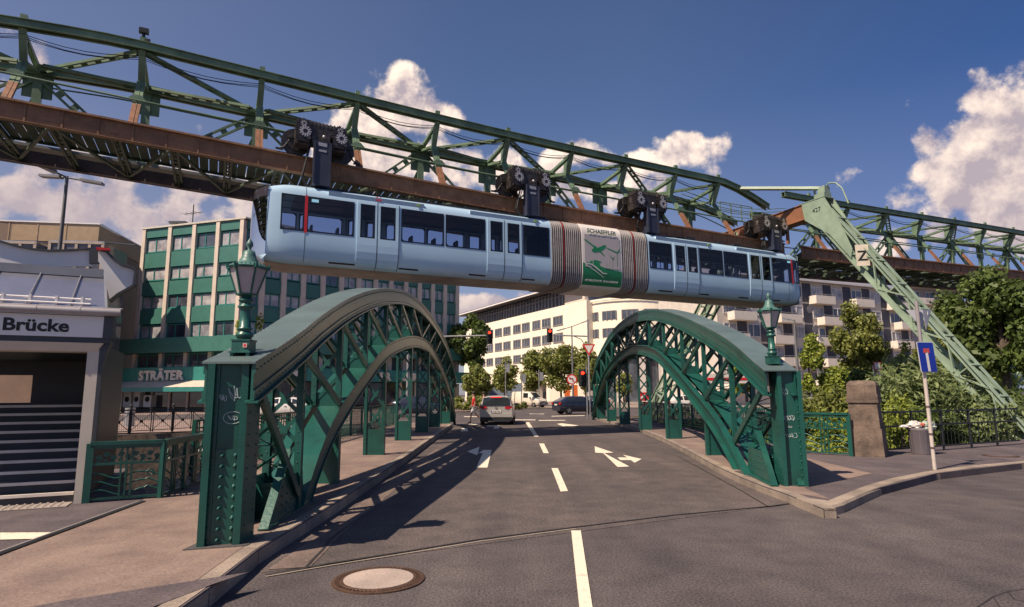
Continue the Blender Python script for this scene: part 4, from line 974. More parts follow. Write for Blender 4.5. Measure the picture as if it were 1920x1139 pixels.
# ------------------------------------------------------------------ lamps on the end posts
LG = mat('lamp_green_paint', (.018, .095, .075), .35, var=.3, scale=6, bump=.1)
FROST = mat('frosted_lamp_glass', (.42, .37, .38), .35, var=.08, scale=8)
def lamp(base, sc, label, kx=1.0):
    t = thing('street_lamp', label, 'street lamp', base, 'old green lanterns on the arch end posts'); b = Vector(base); k = sc
    def pr(l): return [(r*k*kx, z*k) for r, z in l]
    m = MB()
    for sx in (-1, 1):
        for sy in (-1, 1): m.box(b.x+sx*.105*k-.02*k, b.x+sx*.105*k+.02*k, b.y+sy*.105*k-.02*k, b.y+sy*.105*k+.02*k, b.z, b.z+.08*k)
    m.box(b.x-.145*k, b.x+.145*k, b.y-.145*k, b.y+.145*k, b.z+.08*k, b.z+.10*k); m.box(b.x-.115*k, b.x+.115*k, b.y-.115*k, b.y+.115*k, b.z+.10*k, b.z+.24*k); m.box(b.x-.125*k, b.x+.125*k, b.y-.125*k, b.y+.125*k, b.z+.24*k, b.z+.26*k)
    m.build('pedestal', LG, t)
    m = MB(); m.lathe(pr([(.085,.26),(.09,.29),(.11,.31),(.105,.34),(.08,.36),(.075,.39),(.095,.40),(.095,.415),(.07,.43),(.066,.66),(.07,.68),(.10,.70),(.10,.72),(.07,.735),(.065,.77),(.09,.785),(.095,.80),(.07,.82),(.06,.86)]), b, 20); m.build('column', LG, t)
    m = MB(); m.lathe(pr([(.118,.885),(.228,1.235)]), b, 6, sm=False, ph=.25); m.build('lantern_glass', FROST, t)
    m = MB(); m.lathe(pr([(.06,.85),(.13,.865),(.135,.885),(.11,.89)]), b, 6, sm=False, ph=.25)
    for i in range(6):
        a = 2*math.pi*(i+.25)/6; c = Vector((math.cos(a), math.sin(a), 0)); m.beam(b+c*.122*k*kx+UP*.88*k, b+c*.236*k*kx+UP*1.24*k, .022*k, .022*k)
        m.tube(b+c*.245*k*kx+UP*1.225*k, b+c*.262*k*kx+UP*1.29*k, .018*k, 6)
        a2 = 2*math.pi*(i+1.25)/6; c2 = Vector((math.cos(a2), math.sin(a2), 0)); m.beam(b+c*.238*k*kx+UP*1.24*k, b+c2*.238*k*kx+UP*1.24*k, .03*k, .03*k)
        for q in range(5):
            p0 = (c.lerp(c2, (q+.1)/5))*.245*k*kx; p1 = (c.lerp(c2, (q+.9)/5))*.245*k*kx; pm = (p0+p1)/2*1.05
            m.prism([b+p0+UP*1.245*k, b+p1+UP*1.245*k, b+pm+UP*1.285*k], (0, 0, .004))
    m.build('lantern_frame', LG, t)
    m = MB(); m.lathe(pr([(.245,1.25),(.20,1.29),(.115,1.335),(.115,1.36),(.10,1.37),(.085,1.42),(.07,1.48),(.03,1.495),(.016,1.52),(.045,1.56),(.042,1.60),(.012,1.65),(.003,1.67)]), b, 18); m.build('lantern_cap', mat('copper_cap', (.07,.16,.14), .45, var=.25, scale=9), t)
    return t
bL = Vector((XL(6.62)+.01, 6.62, 1.985)); zt_ = at(443, 447, 6.62).z
l1 = lamp(bL, (zt_-1.985)/1.67, 'old green lantern on the left arch post, small red and white sticker on its foot', 1.06)
st = MB(); st.obox(bL+Vector((.055, -.118*.85-.001, .17*.83)), (.022, 0, 0), (0, .002, 0), (0, 0, .022)); so_ = st.build('sticker', mat('sticker_pink', (.6,.35,.33), .5), l1)
st = MB(); st.obox(bL+Vector((.055, -.118*.85-.0035, .17*.83)), (.012, 0, 0), (0, .001, 0), (0, 0, .012)); st.build('sticker_mark', RED, so_)
bR = Vector((XR(10.55), 10.55, 2.02)); zt_ = at(1452, 548, 10.55).z
lamp(bR, (zt_-2.02)/1.67, 'old green lantern on the right arch post in front of the flats', 1.0)

# ------------------------------------------------------------------ station entrance (parallel to the railway)
S0 = Vector((-5.867, 8.844, 0)); 
def SP(px, py, w_): return onl(px, py, S0+TN*w_, TU)
def SQ(u, w_, z): return S0+TU*u+TN*w_+UP*z
ST = thing('station_entrance', 'station stair entrance with glass roof and white name board ending in Brücke', 'station entrance', SQ(0, 0, .15))
BEI = mat('station_beige', (.56, .49, .42), .5, var=.06); WHB = mat('sign_white', (.78, .74, .72), .4, var=.03)
def sbox(m, u0, u1, w0, w1, z0, z1, mi=0): m.hexa([SQ(u0, w0, z0), SQ(u1, w0, z0), SQ(u1, w1, z0), SQ(u0, w1, z0), SQ(u0, w0, z1), SQ(u1, w0, z1), SQ(u1, w1, z1), SQ(u0, w1, z1)], mi)
m = MB(); sbox(m, -.17, -.03, 0, .16, .15, 2.36); m.build('column', BEI, ST)
m = MB(); m.prism([SQ(-.03, .0, .15), SQ(.02, .0, .15), SQ(.02, .0, 2.0), SQ(.05, 0, 2.2), SQ(.10, 0, 2.36), SQ(-.03, 0, 2.36)], TN*.22); sbox(m, -2.6, .09, -.03, .30, 2.35, 2.43); sbox(m, .0, .11, -.06, .3, 2.42, 2.78); m.build('frame', ANTH, ST)
m = MB(); m.hexa([SQ(-2.6,.0,2.23), SQ(-.06,.0,2.23), SQ(-.06,.4,2.23), SQ(-2.6,.4,2.23), SQ(-2.6,-.06,2.35), SQ(.02,-.06,2.35), SQ(.02,.4,2.35), SQ(-2.6,.4,2.35)])
for k in range(12): m.rivet(SQ(-.25-k*.2, -.012, 2.26), -TN, .008)
m.build('soffit', BEI, ST)
m = MB(); sbox(m, -2.6, .0, -.05, .05, 2.43, 2.73); nb = m.build('name_board', WHB, ST)
m = MB(); put_text(m, 'Brücke', .235, SQ(-1.155, -.053, 2.50), TU, UP, .003, .007, 1.12); m.build('lettering', BLACK, nb)
m = MB(); m.tube(SQ(-2.6, -.10, 2.79), SQ(.20, -.10, 2.79), .055, 14); m.tube(SQ(-2.6, -.10, 2.845), SQ(.22, -.10, 2.845), .012, 6)
for k in range(6): m.tube(SQ(-.3-k*.5, -.10, 2.79), SQ(-.28-k*.5, -.10, 2.79), .06, 14)
m.build('gutter', mat('zinc_gutter', (.36,.33,.33), .4, .3, var=.12), ST)
m = MB(); sbox(m, -2.6, .02, -.12, .05, 2.735, 2.75); m.hexa([SQ(-2.6,-.08,2.83), SQ(.02,-.08,2.83), SQ(.02,-.04,2.84), SQ(-2.6,-.04,2.84), SQ(-2.6,.62,3.40), SQ(-.14,.62,3.40), SQ(-.14,.64,3.38), SQ(-2.6,.64,3.38)])
m.build('roof_glazing', mat('roof_panel', (.40,.40,.46), .14, .75, var=.12, scale=1.2), ST)
m = MB()
for u in (-.42, -.92, -1.42, -1.92): m.beam(SQ(u, -.09, 2.86), SQ(u*.985-.02, .60, 3.41), .012, .02, TU)
sbox(m, -2.6, -.16, .60, .66, 3.40, 3.53)
m.beam(SQ(.02, -.09, 2.85), SQ(-.13, .60, 3.42), .03, .03, TU); m.build('glazing_bar', mat('bar_grey', (.20,.21,.24), .4), ST)
m = MB()
for z in (2.90, 2.97): m.tube(SQ(-2.6, -.06+(z-2.9)*.6, z), SQ(-.18, -.06+(z-2.9)*.6, z), .014, 6)
for k in range(8): sbox(m, -.30-k*.3, -.27-k*.3, -.06, .0, 2.87, 3.0)
m.build('snow_guard', WHB, ST)
pe = [(0,452),(30,462),(62,469),(95,471),(130,470),(160,469),(178,467),(184,467)]
def board(name, px, w_, th, mt): 
    m = MB(); m.prism([SP(a, b, w_) for a, b in px], TN*th); return m.build(name, mt, ST)
up_ = [(-60,438),(0,454),(30,463),(62,469),(95,472),(130,471),(160,469),(172,468)]
board('pediment', up_+[(172,500),(-60,500)], 1.1, .03, WHB)
m = MB()
for a, b in zip(up_[:-1], up_[1:]): m.beam(SP(a[0], a[1]-1, 1.1), SP(b[0], b[1]-1, 1.1), .10, .025, TN)
m.beam(SP(177, 466, 1.08), SP(177, 495, 1.08), .13, .06, TU)
gd = [(184,467),(200,472),(215,488),(230,498),(250,503),(255,508),(252,536),(240,543),(222,553),(206,566)]
for a, b in zip(gd[:-1], gd[1:]): m.beam(SP(a[0], a[1], .95), SP(b[0], b[1], .95), .16, .035, TN)
m.build('edge_trim', ANTH, ST)
board('gable_end', [(184,470),(198,474),(213,490),(229,500),(248,505),(252,510),(249,534),(238,540),(221,550),(206,562),(196,525),(190,498),(184,490)], .95, .03, WHB)
m = MB(); m.obox(SP(194, 468, .9), TU*.09, TN*.05, UP*.02); m.build('red_lamp', RED, ST)
m = MB(); zz = .15
for k in range(10):
    w0 = .16+k*.27; sbox(m, -2.6, -.20, w0, w0+.04, .15+.13*k, .15+.13*(k+1)); sbox(m, -2.6, -.20, w0+.012, w0+.27, .15+.13*(k+1)-.04, .15+.13*(k+1)-.001)
m.build('stairs', mat('stair_dark', (.05,.05,.055), .7), ST)
m = MB()
for k in range(10): w0 = .16+k*.27; sbox(m, -2.6, -.20, w0-.014, w0+.035, .15+.13*(k+1)-.028, .15+.13*(k+1)+.012)
m.build('stair_nosing', mat('nosing_pale', (.75,.66,.58), .6), ST)
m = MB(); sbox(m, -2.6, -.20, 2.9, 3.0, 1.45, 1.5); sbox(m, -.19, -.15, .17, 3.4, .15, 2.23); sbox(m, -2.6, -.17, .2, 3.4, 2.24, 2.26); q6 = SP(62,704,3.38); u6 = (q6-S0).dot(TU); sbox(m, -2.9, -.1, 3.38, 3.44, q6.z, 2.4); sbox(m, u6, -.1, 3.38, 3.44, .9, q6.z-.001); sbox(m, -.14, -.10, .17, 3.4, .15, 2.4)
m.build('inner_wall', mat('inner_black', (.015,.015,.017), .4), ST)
m = MB()
for k in range(5): sbox(m, -.215, -.195, 1.0+k*.42, 1.1+k*.42, 1.40, 2.1)
for k in range(3): sbox(m, -.62+k*.12, -.58+k*.12, 3.36, 3.38, 1.5, 2.1)
m.build('glazed_panel', mat('pale_panel', (.25,.25,.28), .3), ST)
m = MB(); sbox(m, -2.6, -.2, -.28, .12, .152, .162)
for k in range(26):
    for j in range(5): m.rivet(SQ(-.3-k*.085, -.24+j*.085, .162), UP, .02)
m.build('tactile_paving', mat('tactile_paving', (.30,.25,.22), .8), ST)
m = MB(); sbox(m, -6, .0, .3, 4.6, -.3, .148); struct(m.build('station_floor', PAVAS))

# ------------------------------------------------------------------ railings with wave ornament
def wave_rail(label, P, Q, h, npan, parent_name='bridge_railing'):
    P = Vector(P); Q = Vector(Q); d = Q-P; Ln = d.length; t = d.normalized(); n = Vector((-t.y, t.x, 0))
    root = thing(parent_name, label, 'railing', P, 'green wave pattern railings at the bridge ends'); sc = h/.9
    m = MB(); m.beam(P+UP*h, Q+UP*h, .09, .05, n); m.beam(P+UP*(h-.02), Q+UP*(h-.02), .05, .07, n); m.build('top_rail', BG, root)
    for i in range(npan+1):
        m = MB(); c = P+d*i/npan; m.beam(c, c+UP*h, .09, .05, t); m.build('railing_post', BG, root)
    for i in range(npan):
        m = MB(); a = P+d*(i+.04)/npan; b = P+d*(i+.96)/npan; w_ = (b-a).length
        def X_(u, z): return a+t*(w_*u)+UP*(z*sc)
        m.beam(X_(0, .83), X_(1, .83), .03, .03, n); m.beam(X_(0, .58), X_(1, .58), .035, .035, n); m.beam(X_(0, .05), X_(1, .05), .03, .03, n)
        for u in (.42, .5, .58): m.beam(X_(u, .05), X_(u, .83), .03, .025, n)
        for z0 in (.14, .27, .40):       # waves
            pts = [X_(k/24, z0+.045*math.sin(2*math.pi*k/24*1.5+z0*3)+(.03 if k > 19 else 0)) for k in range(25)]; m.path(pts, .013*sc, 5)
        for k in range(9):               # leaf frieze
            u = .03+k*.108; s = 1 if k % 2 else -1
            m.prism([X_(u, .70), X_(u+.04, .70+s*.07), X_(u+.12, .70+s*.04), X_(u+.07, .70-s*.02)], n*.012)
            m.prism([X_(u, .62+.02*s), X_(u+.05, .66), X_(u+.10, .63), X_(u+.05, .605)], n*.012)
        for k in range(10):
            aa = 2*math.pi*k/10; a2 = 2*math.pi*(k+1)/10; m.tube(X_(.87+.045*math.cos(aa), .42+.05*math.sin(aa)), X_(.87+.045*math.cos(a2), .42+.05*math.sin(a2)), .011, 5)
        m.build('panel', BG, root)
    return root
wave_rail('green wave pattern railing between the station column and the bridge pavement corner', gnd(160,944,.15), gnd(300,934,.15), .80, 1)
wave_rail('green wave pattern railing running behind the left end post', gnd(300,934,.15), gnd(380,905,.15), .80, 2)
wave_rail('green wave pattern railing from the right arch post to the stone pillar', Vector((6.35, 16.45, RZ)), gnd(1606,858,RZ)+Vector((0,.22,0)), .98, 2)
def baluster_rail(label, P, Q, step=.16, h=1.0):
    P = Vector(P); Q = Vector(Q); d = Q-P; t = d.normalized(); n = Vector((-t.y, t.x, 0)); root = thing('parapet_railing', label, 'railing', P, 'ornamental parapet railings behind the arches')
    m = MB(); m.beam(P+UP*h, Q+UP*h, .07, .04, n); m.beam(P+UP*(h-.14), Q+UP*(h-.14), .03, .03, n); m.beam(P+UP*.1, Q+UP*.1, .03, .03, n); m.build('rail', BG, root)
    m = MB(); k = 0; L_ = d.length; x = 0
    while x < L_:
        c = P+t*x; m.beam(c, c+UP*h, .022 if k % 10 else .09, .022 if k % 10 else .07, t)
        if k % 2 == 0 and x+.2 < L_:
            for z in (.25, .5, .72):
                r_ = .075; ct = c+t*.08+UP*z; pts = [ct+t*r_*math.cos(j*math.pi/4)+UP*r_*math.sin(j*math.pi/4) for j in range(9)]; m.path(pts, .010, 4)
        x += step; k += 1
    m.build('balusters', BG, root)
baluster_rail('green ornamental parapet railing on the river side of the left arch', (-5.85, 11.6, .15), (-5.85, 31.2, .15))
baluster_rail('green ornamental parapet railing on the river side of the right arch', (7.6, 17.0, RZ), (7.6, 37.5, RZ))

# stone pillar
def pillar(c, yaw):
    m = MB(); ex = Vector((math.cos(yaw), math.sin(yaw), 0)); ey = Vector((-ex.y, ex.x, 0)); 
    def lay(h0, h1, a0, a1): m.hexa([c+ex*i*a0+ey*j*a0+UP*h0 for i, j in ((-1,-1),(1,-1),(1,1),(-1,1))]+[c+ex*i*a1+ey*j*a1+UP*h1 for i, j in ((-1,-1),(1,-1),(1,1),(-1,1))])
    lay(0, .64, .375, .35); lay(.642, 1.24, .325, .30); lay(1.242, 1.32, .335, .335); lay(1.322, 1.44, .325, .325)
    pts_ = [(.31, 1.442), (.31, 1.66), (.285, 1.72), (.23, 1.755), (.1, 1.765)]
    for (a0, z0), (a1, z1) in zip(pts_[:-1], pts_[1:]): lay(z0, z1, a0, a1)
    for sgn, vx, vy in ((1, ex, ey), (-1, ey, ex)): m.obox(c+vx*(.315 if sgn > 0 else -.315)+UP*1.56, vx*.006, vy*.07, UP*.12)
    o = m.build('stone_pillar', STONE); return tag(o, 'weathered brown stone pillar with rounded top at the end of the green railing', 'pillar')
pc = (gnd(1605,858,RZ)+gnd(1672,856,RZ))/2+Vector((.05, .30, 0)); pillar(pc, R(-37))
# black picket fence
P = pc+Vector((.40, .12, 0)); Q = gnd(1913, 834, RZ); fr = thing('river_fence', 'low black iron fence between the stone pillar and the right picture edge', 'fence', P)
d = Q-P; t = d.normalized(); n = Vector((-t.y, t.x, 0)); BF = mat('black_iron', (.02,.022,.026), .5)
m = MB()
for z, w_ in ((1.0, .05), (.66, .03), (.12, .03)): m.beam(P+UP*z, Q+UP*z, w_, .04, n)
m.build('rail', BF, fr)
k = 0; x = 0
while x < d.length:
    m = MB(); c = P+t*x; m.beam(c, c+UP*1.02, .04, .04, t); m.build('fence_post', BF, fr); x += 1.25
m = MB(); x = 0
while x < d.length: c = P+t*x; m.beam(c+UP*.12, c+UP*1.0, .009, .009, t); x += .16
m.build('pickets', BF, fr)
# litter bin with rubbish
bc = gnd(1730, 852, RZ); tb = thing('litter_bin', 'grey round litter bin overflowing with rubbish beside the sign pole', 'litter bin', bc)
BN = mat('bin_grey', (.17,.15,.165), .45, var=.08)
m = MB(); m.lathe([(.225, .0), (.235, .02), (.255, .55), (.268, .57), (.268, .60), (.262, .62), (.24, .62), (.235, .58)], bc, 28)
for k in range(14):
    a = 2*math.pi*k/14; c = Vector((math.cos(a), math.sin(a), 0)); m.beam(bc+c*.236+UP*.03, bc+c*.257+UP*.55, .012, .01)
m.build('bin_body', BN, tb)
def crumple(c, r, sc, mt, nm, lab, seed):
    rnd = random.Random(seed); m = MB(); n1, n2 = 18, 11; vs = []
    for j in range(n2+1):
        for i in range(n1):
            a = 2*math.pi*i/n1; p = math.pi*j/n2; rr = r*(1+rnd.uniform(-.22, .22)*(0 if j in (0, n2) else 1)); vs.append(c+Vector((rr*math.sin(p)*math.cos(a)*sc[0], rr*math.sin(p)*math.sin(a)*sc[1], -rr*math.cos(p)*sc[2])))
    m.add(vs, [(j*n1+i, j*n1+(i+1) % n1, (j+1)*n1+(i+1) % n1, (j+1)*n1+i) for j in range(n2) for i in range(n1)]); return tag(m.build(nm, mt), lab, 'rubbish', 'rubbish on the litter bin')
crumple(bc+Vector((-.12, 0, .68)), .15, (1.2, 1, .7), mat('bag_white', (.62,.57,.52), .4), 'rubbish_bag', 'crumpled white plastic bag piled on the left of the grey bin', 1)
crumple(bc+Vector((.16, -.03, .67)), .16, (1.2, 1, .72), mat('bag_greenish', (.36,.42,.35), .35), 'rubbish_bag', 'pale green rubbish bag bulging over the right rim of the grey bin', 2)
crumple(bc+Vector((-.36, 0, .66)), .07, (2.0, .8, .5), mat('paper_white', (.62,.6,.58), .6), 'paper_scrap', 'crumpled paper hanging over the left edge of the bin', 3)
crumple(bc+Vector((.0, -.1, .70)), .06, (1, 1, .7), mat('scrap_red', (.45,.1,.07), .5), 'rubbish_scrap', 'small red wrapper between the two bags on the bin', 4)
# sign pole
sp0 = gnd(1753, 881, RZ); topP = at(1718, 565, sp0.y-.06); SG = thing('sign_pole', 'bent white and rusty pole carrying the signs on the right pavement', 'sign post', sp0)
dz = (topP-sp0)
m = MB(); m.tube(sp0, sp0+dz*.665, .035, 10); m.build('pole', mat('pole_white', (.58,.5,.44), .5, var=.1, scale=8), SG)
m = MB(); m.tube(sp0+dz*.66, topP, .034, 10); m.build('upper_pole', mat('pole_rusty', (.30,.27,.28), .6, c2=(.19,.10,.07), scale=3, thr=(.3,.45)), SG)
m = MB()
for f in (.12, .20, .36, .66): m.tube(sp0+dz*f, sp0+dz*(f+.012), .040, 10)
m.build('band', mat('pole_band', (.12,.09,.08), .6), SG)
m = MB(); c = at(1738, 670, sp0.y-.09); sx = Vector((.985, .17, 0)); szv = Vector((-.065, 0, 1)).normalized()
def rrect(m, c, ex, ez, w_, h_, r_, th, mi=0):
    pts = []
    for cx, cz, a0 in ((w_-r_, h_-r_, 0), (-w_+r_, h_-r_, 90), (-w_+r_, -h_+r_, 180), (w_-r_, -h_+r_, 270)):
        for k in range(5): a = R(a0+22.5*k); pts.append(c+ex*(cx+r_*math.cos(a))+ez*(cz+r_*math.sin(a)))
    m.prism(pts, ez.cross(ex)*th, mi)
hw_, hh_ = .185, .30
rrect(m, c, sx, szv, hw_, hh_, .03, .006); dno = m.build('dead_end_sign', mat('sign_edge', (.7,.68,.66), .4), None); tag(dno, 'blue no through road sign with white stem and red bar on the bent pole', 'road sign')
nrm = szv.cross(sx)*-1; nrm = Vector((sx.y, -sx.x, 0)).normalized()
m = MB(); rrect(m, c+nrm*.008, sx, szv, hw_-.012, hh_-.012, .022, .002); m.build('sign_face', mat('sign_blue', (.01,.035,.33), .35), dno)
m = MB(); m.obox(c+nrm*.011-szv*.09, sx*.028, nrm*.001, szv*.19); m.build('white_stem', mat('sign_edge', (.7,.68,.66), .4), dno)
m = MB(); m.obox(c+nrm*.011+szv*.125, sx*.068, nrm*.001, szv*.045); m.build('red_bar', mat('sign_red', (.55,.07,.06), .4), dno)
GS = mat('sign_back_grey', (.38,.38,.43), .5, .1, var=.06)
for (tri, yo, lab) in (([(1703,571),(1766,571),(1738,625),(1732,625)], .07, 'grey back of a triangular sign, the left one of two on the bent pole'),):
    pass
def tri(c, r_, yaw, lab):
    ex = Vector((math.cos(yaw), math.sin(yaw), 0)); m = MB(); nn = ex.cross(UP)
    m.prism([c+ex*r_*.98+UP*r_*.55, c+ex*r_*.90+UP*r_*.62, c-ex*r_*.90+UP*r_*.62, c-ex*r_*.98+UP*r_*.55, c-ex*.03-UP*r_*1.08, c+ex*.03-UP*r_*1.08], nn*.008); o = m.build('give_way_sign', GS); return tag(o, lab, 'road sign', 'backs of triangular signs on the bent pole')
c1 = Vector((topP.x, topP.y, 0))+UP*at(1735, 598, sp0.y).z; px1 = at(1735, 598, sp0.y)
def plate(pts, lab):
    m = MB(); a, b, c = [px1+Vector(p) for p in pts]; nn = (b-a).cross(c-a).normalized(); m.prism([a, b, c], nn*.008); return tag(m.build('give_way_sign', GS), lab, 'road sign', 'backs of triangular signs on the bent pole')
plate([(-.27, .16, .20), (.0, .045, .19), (-.02, .05, -.22)], 'grey back of a triangular sign, the left one of two on the bent pole')
tr2 = plate([(.0, .045, .19), (.265, .18, .21), (.03, .05, -.22)], 'grey back of a triangular sign with a small white sticker, right of its twin')
m = MB(); q = px1+Vector((.135, .10, .12)); m.obox(q, Vector((.78,.62,0))*.028, Vector((.62,-.78,0))*.004, UP*.035); m.build('sticker', mat('sign_edge', (.7,.68,.66), .4), tr2)
# ------------------------------------------------------------------ buildings
WG = mat('window_glass', (.07, .08, .10), .06, var=.5, scale=.35, spec=1.0)
CURT = mat('curtained_glass', (.52, .49, .49), .25, c2=(.22,.21,.23), scale=.9, spec=.8)
TEALF = mat('teal_frame', (.03,.19,.17), .45)
TEALP = mat('teal_panel', (.045,.16,.13), .5, var=.08, scale=1.5)
PIER = mat('pier_stone', (.62,.52,.43), .8, var=.08, scale=1)
class Fac:                               # facade frame: u along, d outward, z up
    def __init__(s, A, B): s.A = Vector((A[0], A[1], 0)); s.B = Vector((B[0], B[1], 0)); s.e = (s.B-s.A).normalized(); s.n = Vector((s.e.y, -s.e.x, 0)); s.L = (s.B-s.A).length
    def p(s, u, d, z): return s.A+s.e*u+s.n*d+UP*z
    def box(s, m, u0, u1, d0, d1, z0, z1, mi=0): return m.hexa([s.p(u0,d1,z0), s.p(u1,d1,z0), s.p(u1,d0,z0), s.p(u0,d0,z0), s.p(u0,d1,z1), s.p(u1,d1,z1), s.p(u1,d0,z1), s.p(u0,d0,z1)], mi)
    def u_at(s, px): q = onl(px, 600, s.A, s.e); return (q-s.A).dot(s.e)
    def z_at(s, px, py): return onl(px, py, s.A, s.e).z
def window(fc, root, u0, u1, z0, z1, d, frame, glassm, bars=2, th=.06, sill=None):
    g = MB(); fc.box(g, u0, u1, d-.05, d, z0, z1); o = g.build('window', glassm, root)
    f = MB()
    for a, b, c, e in ((u0, u1, z0, z0+th), (u0, u1, z1-th, z1), (u0, u0+th, z0+th, z1-th), (u1-th, u1, z0+th, z1-th)): fc.box(f, a, b, d+.002, d+.06, c, e)
    for k in range(1, bars):
        u = lerp(u0, u1, k/bars) if bars != 2 else lerp(u0, u1, .42); fc.box(f, u-th/2, u+th/2, d+.002, d+.06, z0+th, z1-th)
    f.build('window_frame', frame, o); return o
# --- green and stone office block with the appliance shop
zz = lambda Y: None
CA = Vector((at(257, 600, 66).x, 66, 0)); CC = Vector((at(449, 600, 62).x, 62, 0)); CB = Vector((at(858, 600, 83).x, 83, 0))
FA, FB = Fac(CA, CC), Fac(CC, CB)
OB = thing('office_block', 'green panelled office block with stone piers above the appliance shop', 'building', CC)
z = lambda y: FA.z_at(350, y)
ztop = z(426); rows = [(443,467),(500,521),(553,575),(608,632)]; wz = [(z(b), z(a)) for a, b in rows]; sp = [(z(498), z(470)), (z(551), z(525)), (z(605), z(577))]
band = (z(662), z(635)); low = (z(690), z(663)); signb = (z(715), z(690))
m = MB(); FA.box(m, 0, FA.L, -14, -.30, 0, ztop-.2); FB.box(m, .0, FB.L-.1, -14, -.30, 0, ztop-.21); m.build('wall', mat('backing_wall', (.06,.10,.10), .7), OB)
ua = [FA.u_at(x) for x in (257, 306, 352, 397, 440)]; ua[-1] = FA.L-.42
ub = [FB.u_at(x) for x in (452, 487, 528, 565, 602, 637, 670, 702, 731, 759, 785, 810, 833, 856)]; ub[0] = 0.0
for u in ua: m = MB(); FA.box(m, u-.02, u+.44, -.3, .22, low[0], ztop+.15); m.build('pier', PIER, OB)
for u in ub[1:]: m = MB(); FB.box(m, u-.28, u+.28, -.3, .22, low[0], ztop+.15); m.build('pier', PIER, OB)
m = MB(); FA.box(m, -.1, FA.L+.3, -14, .28, ztop+.16, ztop+.34); m.build('parapet', mat('parapet_trim', (.55,.5,.42), .7), OB); m = MB(); FB.box(m, -.1, FB.L+.2, -14, .28, ztop+.16, ztop+.33)
m.build('parapet', mat('parapet_trim', (.55,.5,.42), .7), OB)
wn = 0; rnd = random.Random(4)
for fc, us in ((FA, ua), (FB, ub)):
    for a, b in zip(us[:-1], us[1:]):
        a2 = a+(.44 if fc is FA else .28); b2 = b-(.02 if fc is FA else .28)
        for (z0, z1) in sp+[(z(440), ztop+.1)]: s = MB(); fc.box(s, a2+.01, b2-.01, -.28, .10, z0, z1); s.build('spandrel', TEALP, OB)
        for z0, z1 in wz: window(fc, OB, a2+.02, b2-.02, z0-.08, z1+.08, -.12, TEALF, CURT if rnd.random() < .75 else WG, 2, .12)
        if fc is FA or b < 9: window(fc, OB, a2+.02, b2-.02, low[0]+.05, low[1], -.14, TEALF, WG, 2, .12)
m = MB(); FA.box(m, -2.0, FA.L+1.4, -.3, 1.3, band[0], band[1]); FB.box(m, -.6, FB.L+2.5, -.3, 1.3, band[0], band[1]); bo_ = m.build('fascia_band', TEALP, OB)
m = MB(); put_text(m, 'Porzellan', 1.1, FA.p(3.6, 1.302, band[0]+.3), FA.e, UP, .003, .02); m.build('faded_lettering', mat('faded_teal', (.045,.15,.125), .6), bo_)
m = MB(); FA.box(m, -3.6, FA.L+1.6, -.3, 1.5, signb[0], signb[1]); FB.box(m, -.6, FB.L+2.5, -.3, 1.5, signb[0], signb[1]); so2 = m.build('shop_fascia', mat('shop_teal', (.03,.20,.17), .45), OB)
def serif(m, word, org, ex, h):          # upright capitals with slab serifs
    x = 0
    W_ = {'S': .72, 'T': .78, 'R': .86, 'A': .88, 'Ä': .88, 'E': .76}
    for ch in word:
        put_text(m, ch, h*1.36, org+ex*x, ex, UP, .08, .055)
        w_ = W_[ch]*h
        nn = ex.cross(UP)*-1
        def sl(a, b, c, e): 
            q = org+ex*(x+(a+b)/2*w_)+UP*(c+e)/2*h; m.obox(q, ex*(b-a)/2*w_, ex.cross(UP)*.08, UP*(e-c)/2*h)
        if ch in 'TR': sl(.28 if ch == 'T' else -.02, .66 if ch == 'T' else .34, 0, .07)
        if ch == 'T': sl(.0, .08, .72, .98); sl(.86, .94, .72, .98)
        if ch == 'R': sl(.66, 1.0, 0, .07); sl(-.02, .2, .92, .99)
        if ch in 'AÄ': sl(-.04, .26, 0, .07); sl(.7, 1.0, 0, .07)
        if ch == 'E': sl(-.02, .2, .92, .99); sl(-.02, .2, 0, .07); sl(.84, .92, .7, .98); sl(.86, .96, .0, .28)
        if ch == 'S': sl(.76, .84, .68, .95); sl(.04, .12, .05, .32)
        x += w_*1.06
    return x
m = MB(); ul = (onl(261, 712, FA.p(0, 1.6, 0), FA.e)-FA.A).dot(FA.e); serif(m, 'STRÄTER', FA.p(ul, 1.64, signb[0]+.12), FA.e, (signb[1]-signb[0])*.70); m.build('shop_lettering', mat('letter_cream', (.75,.66,.55), .5), so2)
m = MB(); ur = (onl(640, 712, FB.p(0, 1.6, 0), FB.e)-FB.A).dot(FB.e); 
for x_ in (700, 742): serif(m, 'ER' if x_ == 700 else 'STR', FB.p(FB.u_at(x_), 1.64, signb[0]+.2), FB.e, .9)
m.build('shop_lettering', mat('letter_cream', (.75,.66,.55), .5), so2)
m = MB(); FB.box(m, FB.u_at(531), FB.u_at(554), 1.51, 1.6, signb[0]-.1, signb[1]-.3); mp = m.build('brand_plate', WHITE, so2)
m = MB(); put_text(m, 'Miele', .62, FB.p(FB.u_at(533)+.05, 1.61, signb[0]+.18), FB.e, UP, .01, .02, 1.05); m.build('brand_lettering', BLACK, mp)
m = MB(); a0 = FA.p(-4.4, 1.5, signb[0]); a1 = FA.p(FA.L+1.6, 1.5, signb[0]); b1 = FA.p(FA.L+1.6, 3.6, z(727)); b0 = FA.p(-4.4, 3.6, z(727)); m.hexa([b0-UP*.05, b1-UP*.05, a1-UP*.05, a0-UP*.05, b0, b1, a1, a0]); aw = m.build('awning', mat('awning_cream', (.55,.46,.38), .8), OB)
m = MB(); m.obox((b0+b1)/2-UP*.22, (b1-b0)/2, FA.n*.02, UP*.22); m.build('awning_valance', TEALF, aw)
m = MB(); FA.box(m, -4, FA.L+.5, .0, .4, .5, signb[0]-.1); FB.box(m, 0, FB.L, .0, .4, .5, signb[0]-.1); m.build('shop_window', mat('shop_glass', (.035,.035,.045), .08, spec=.9), OB)
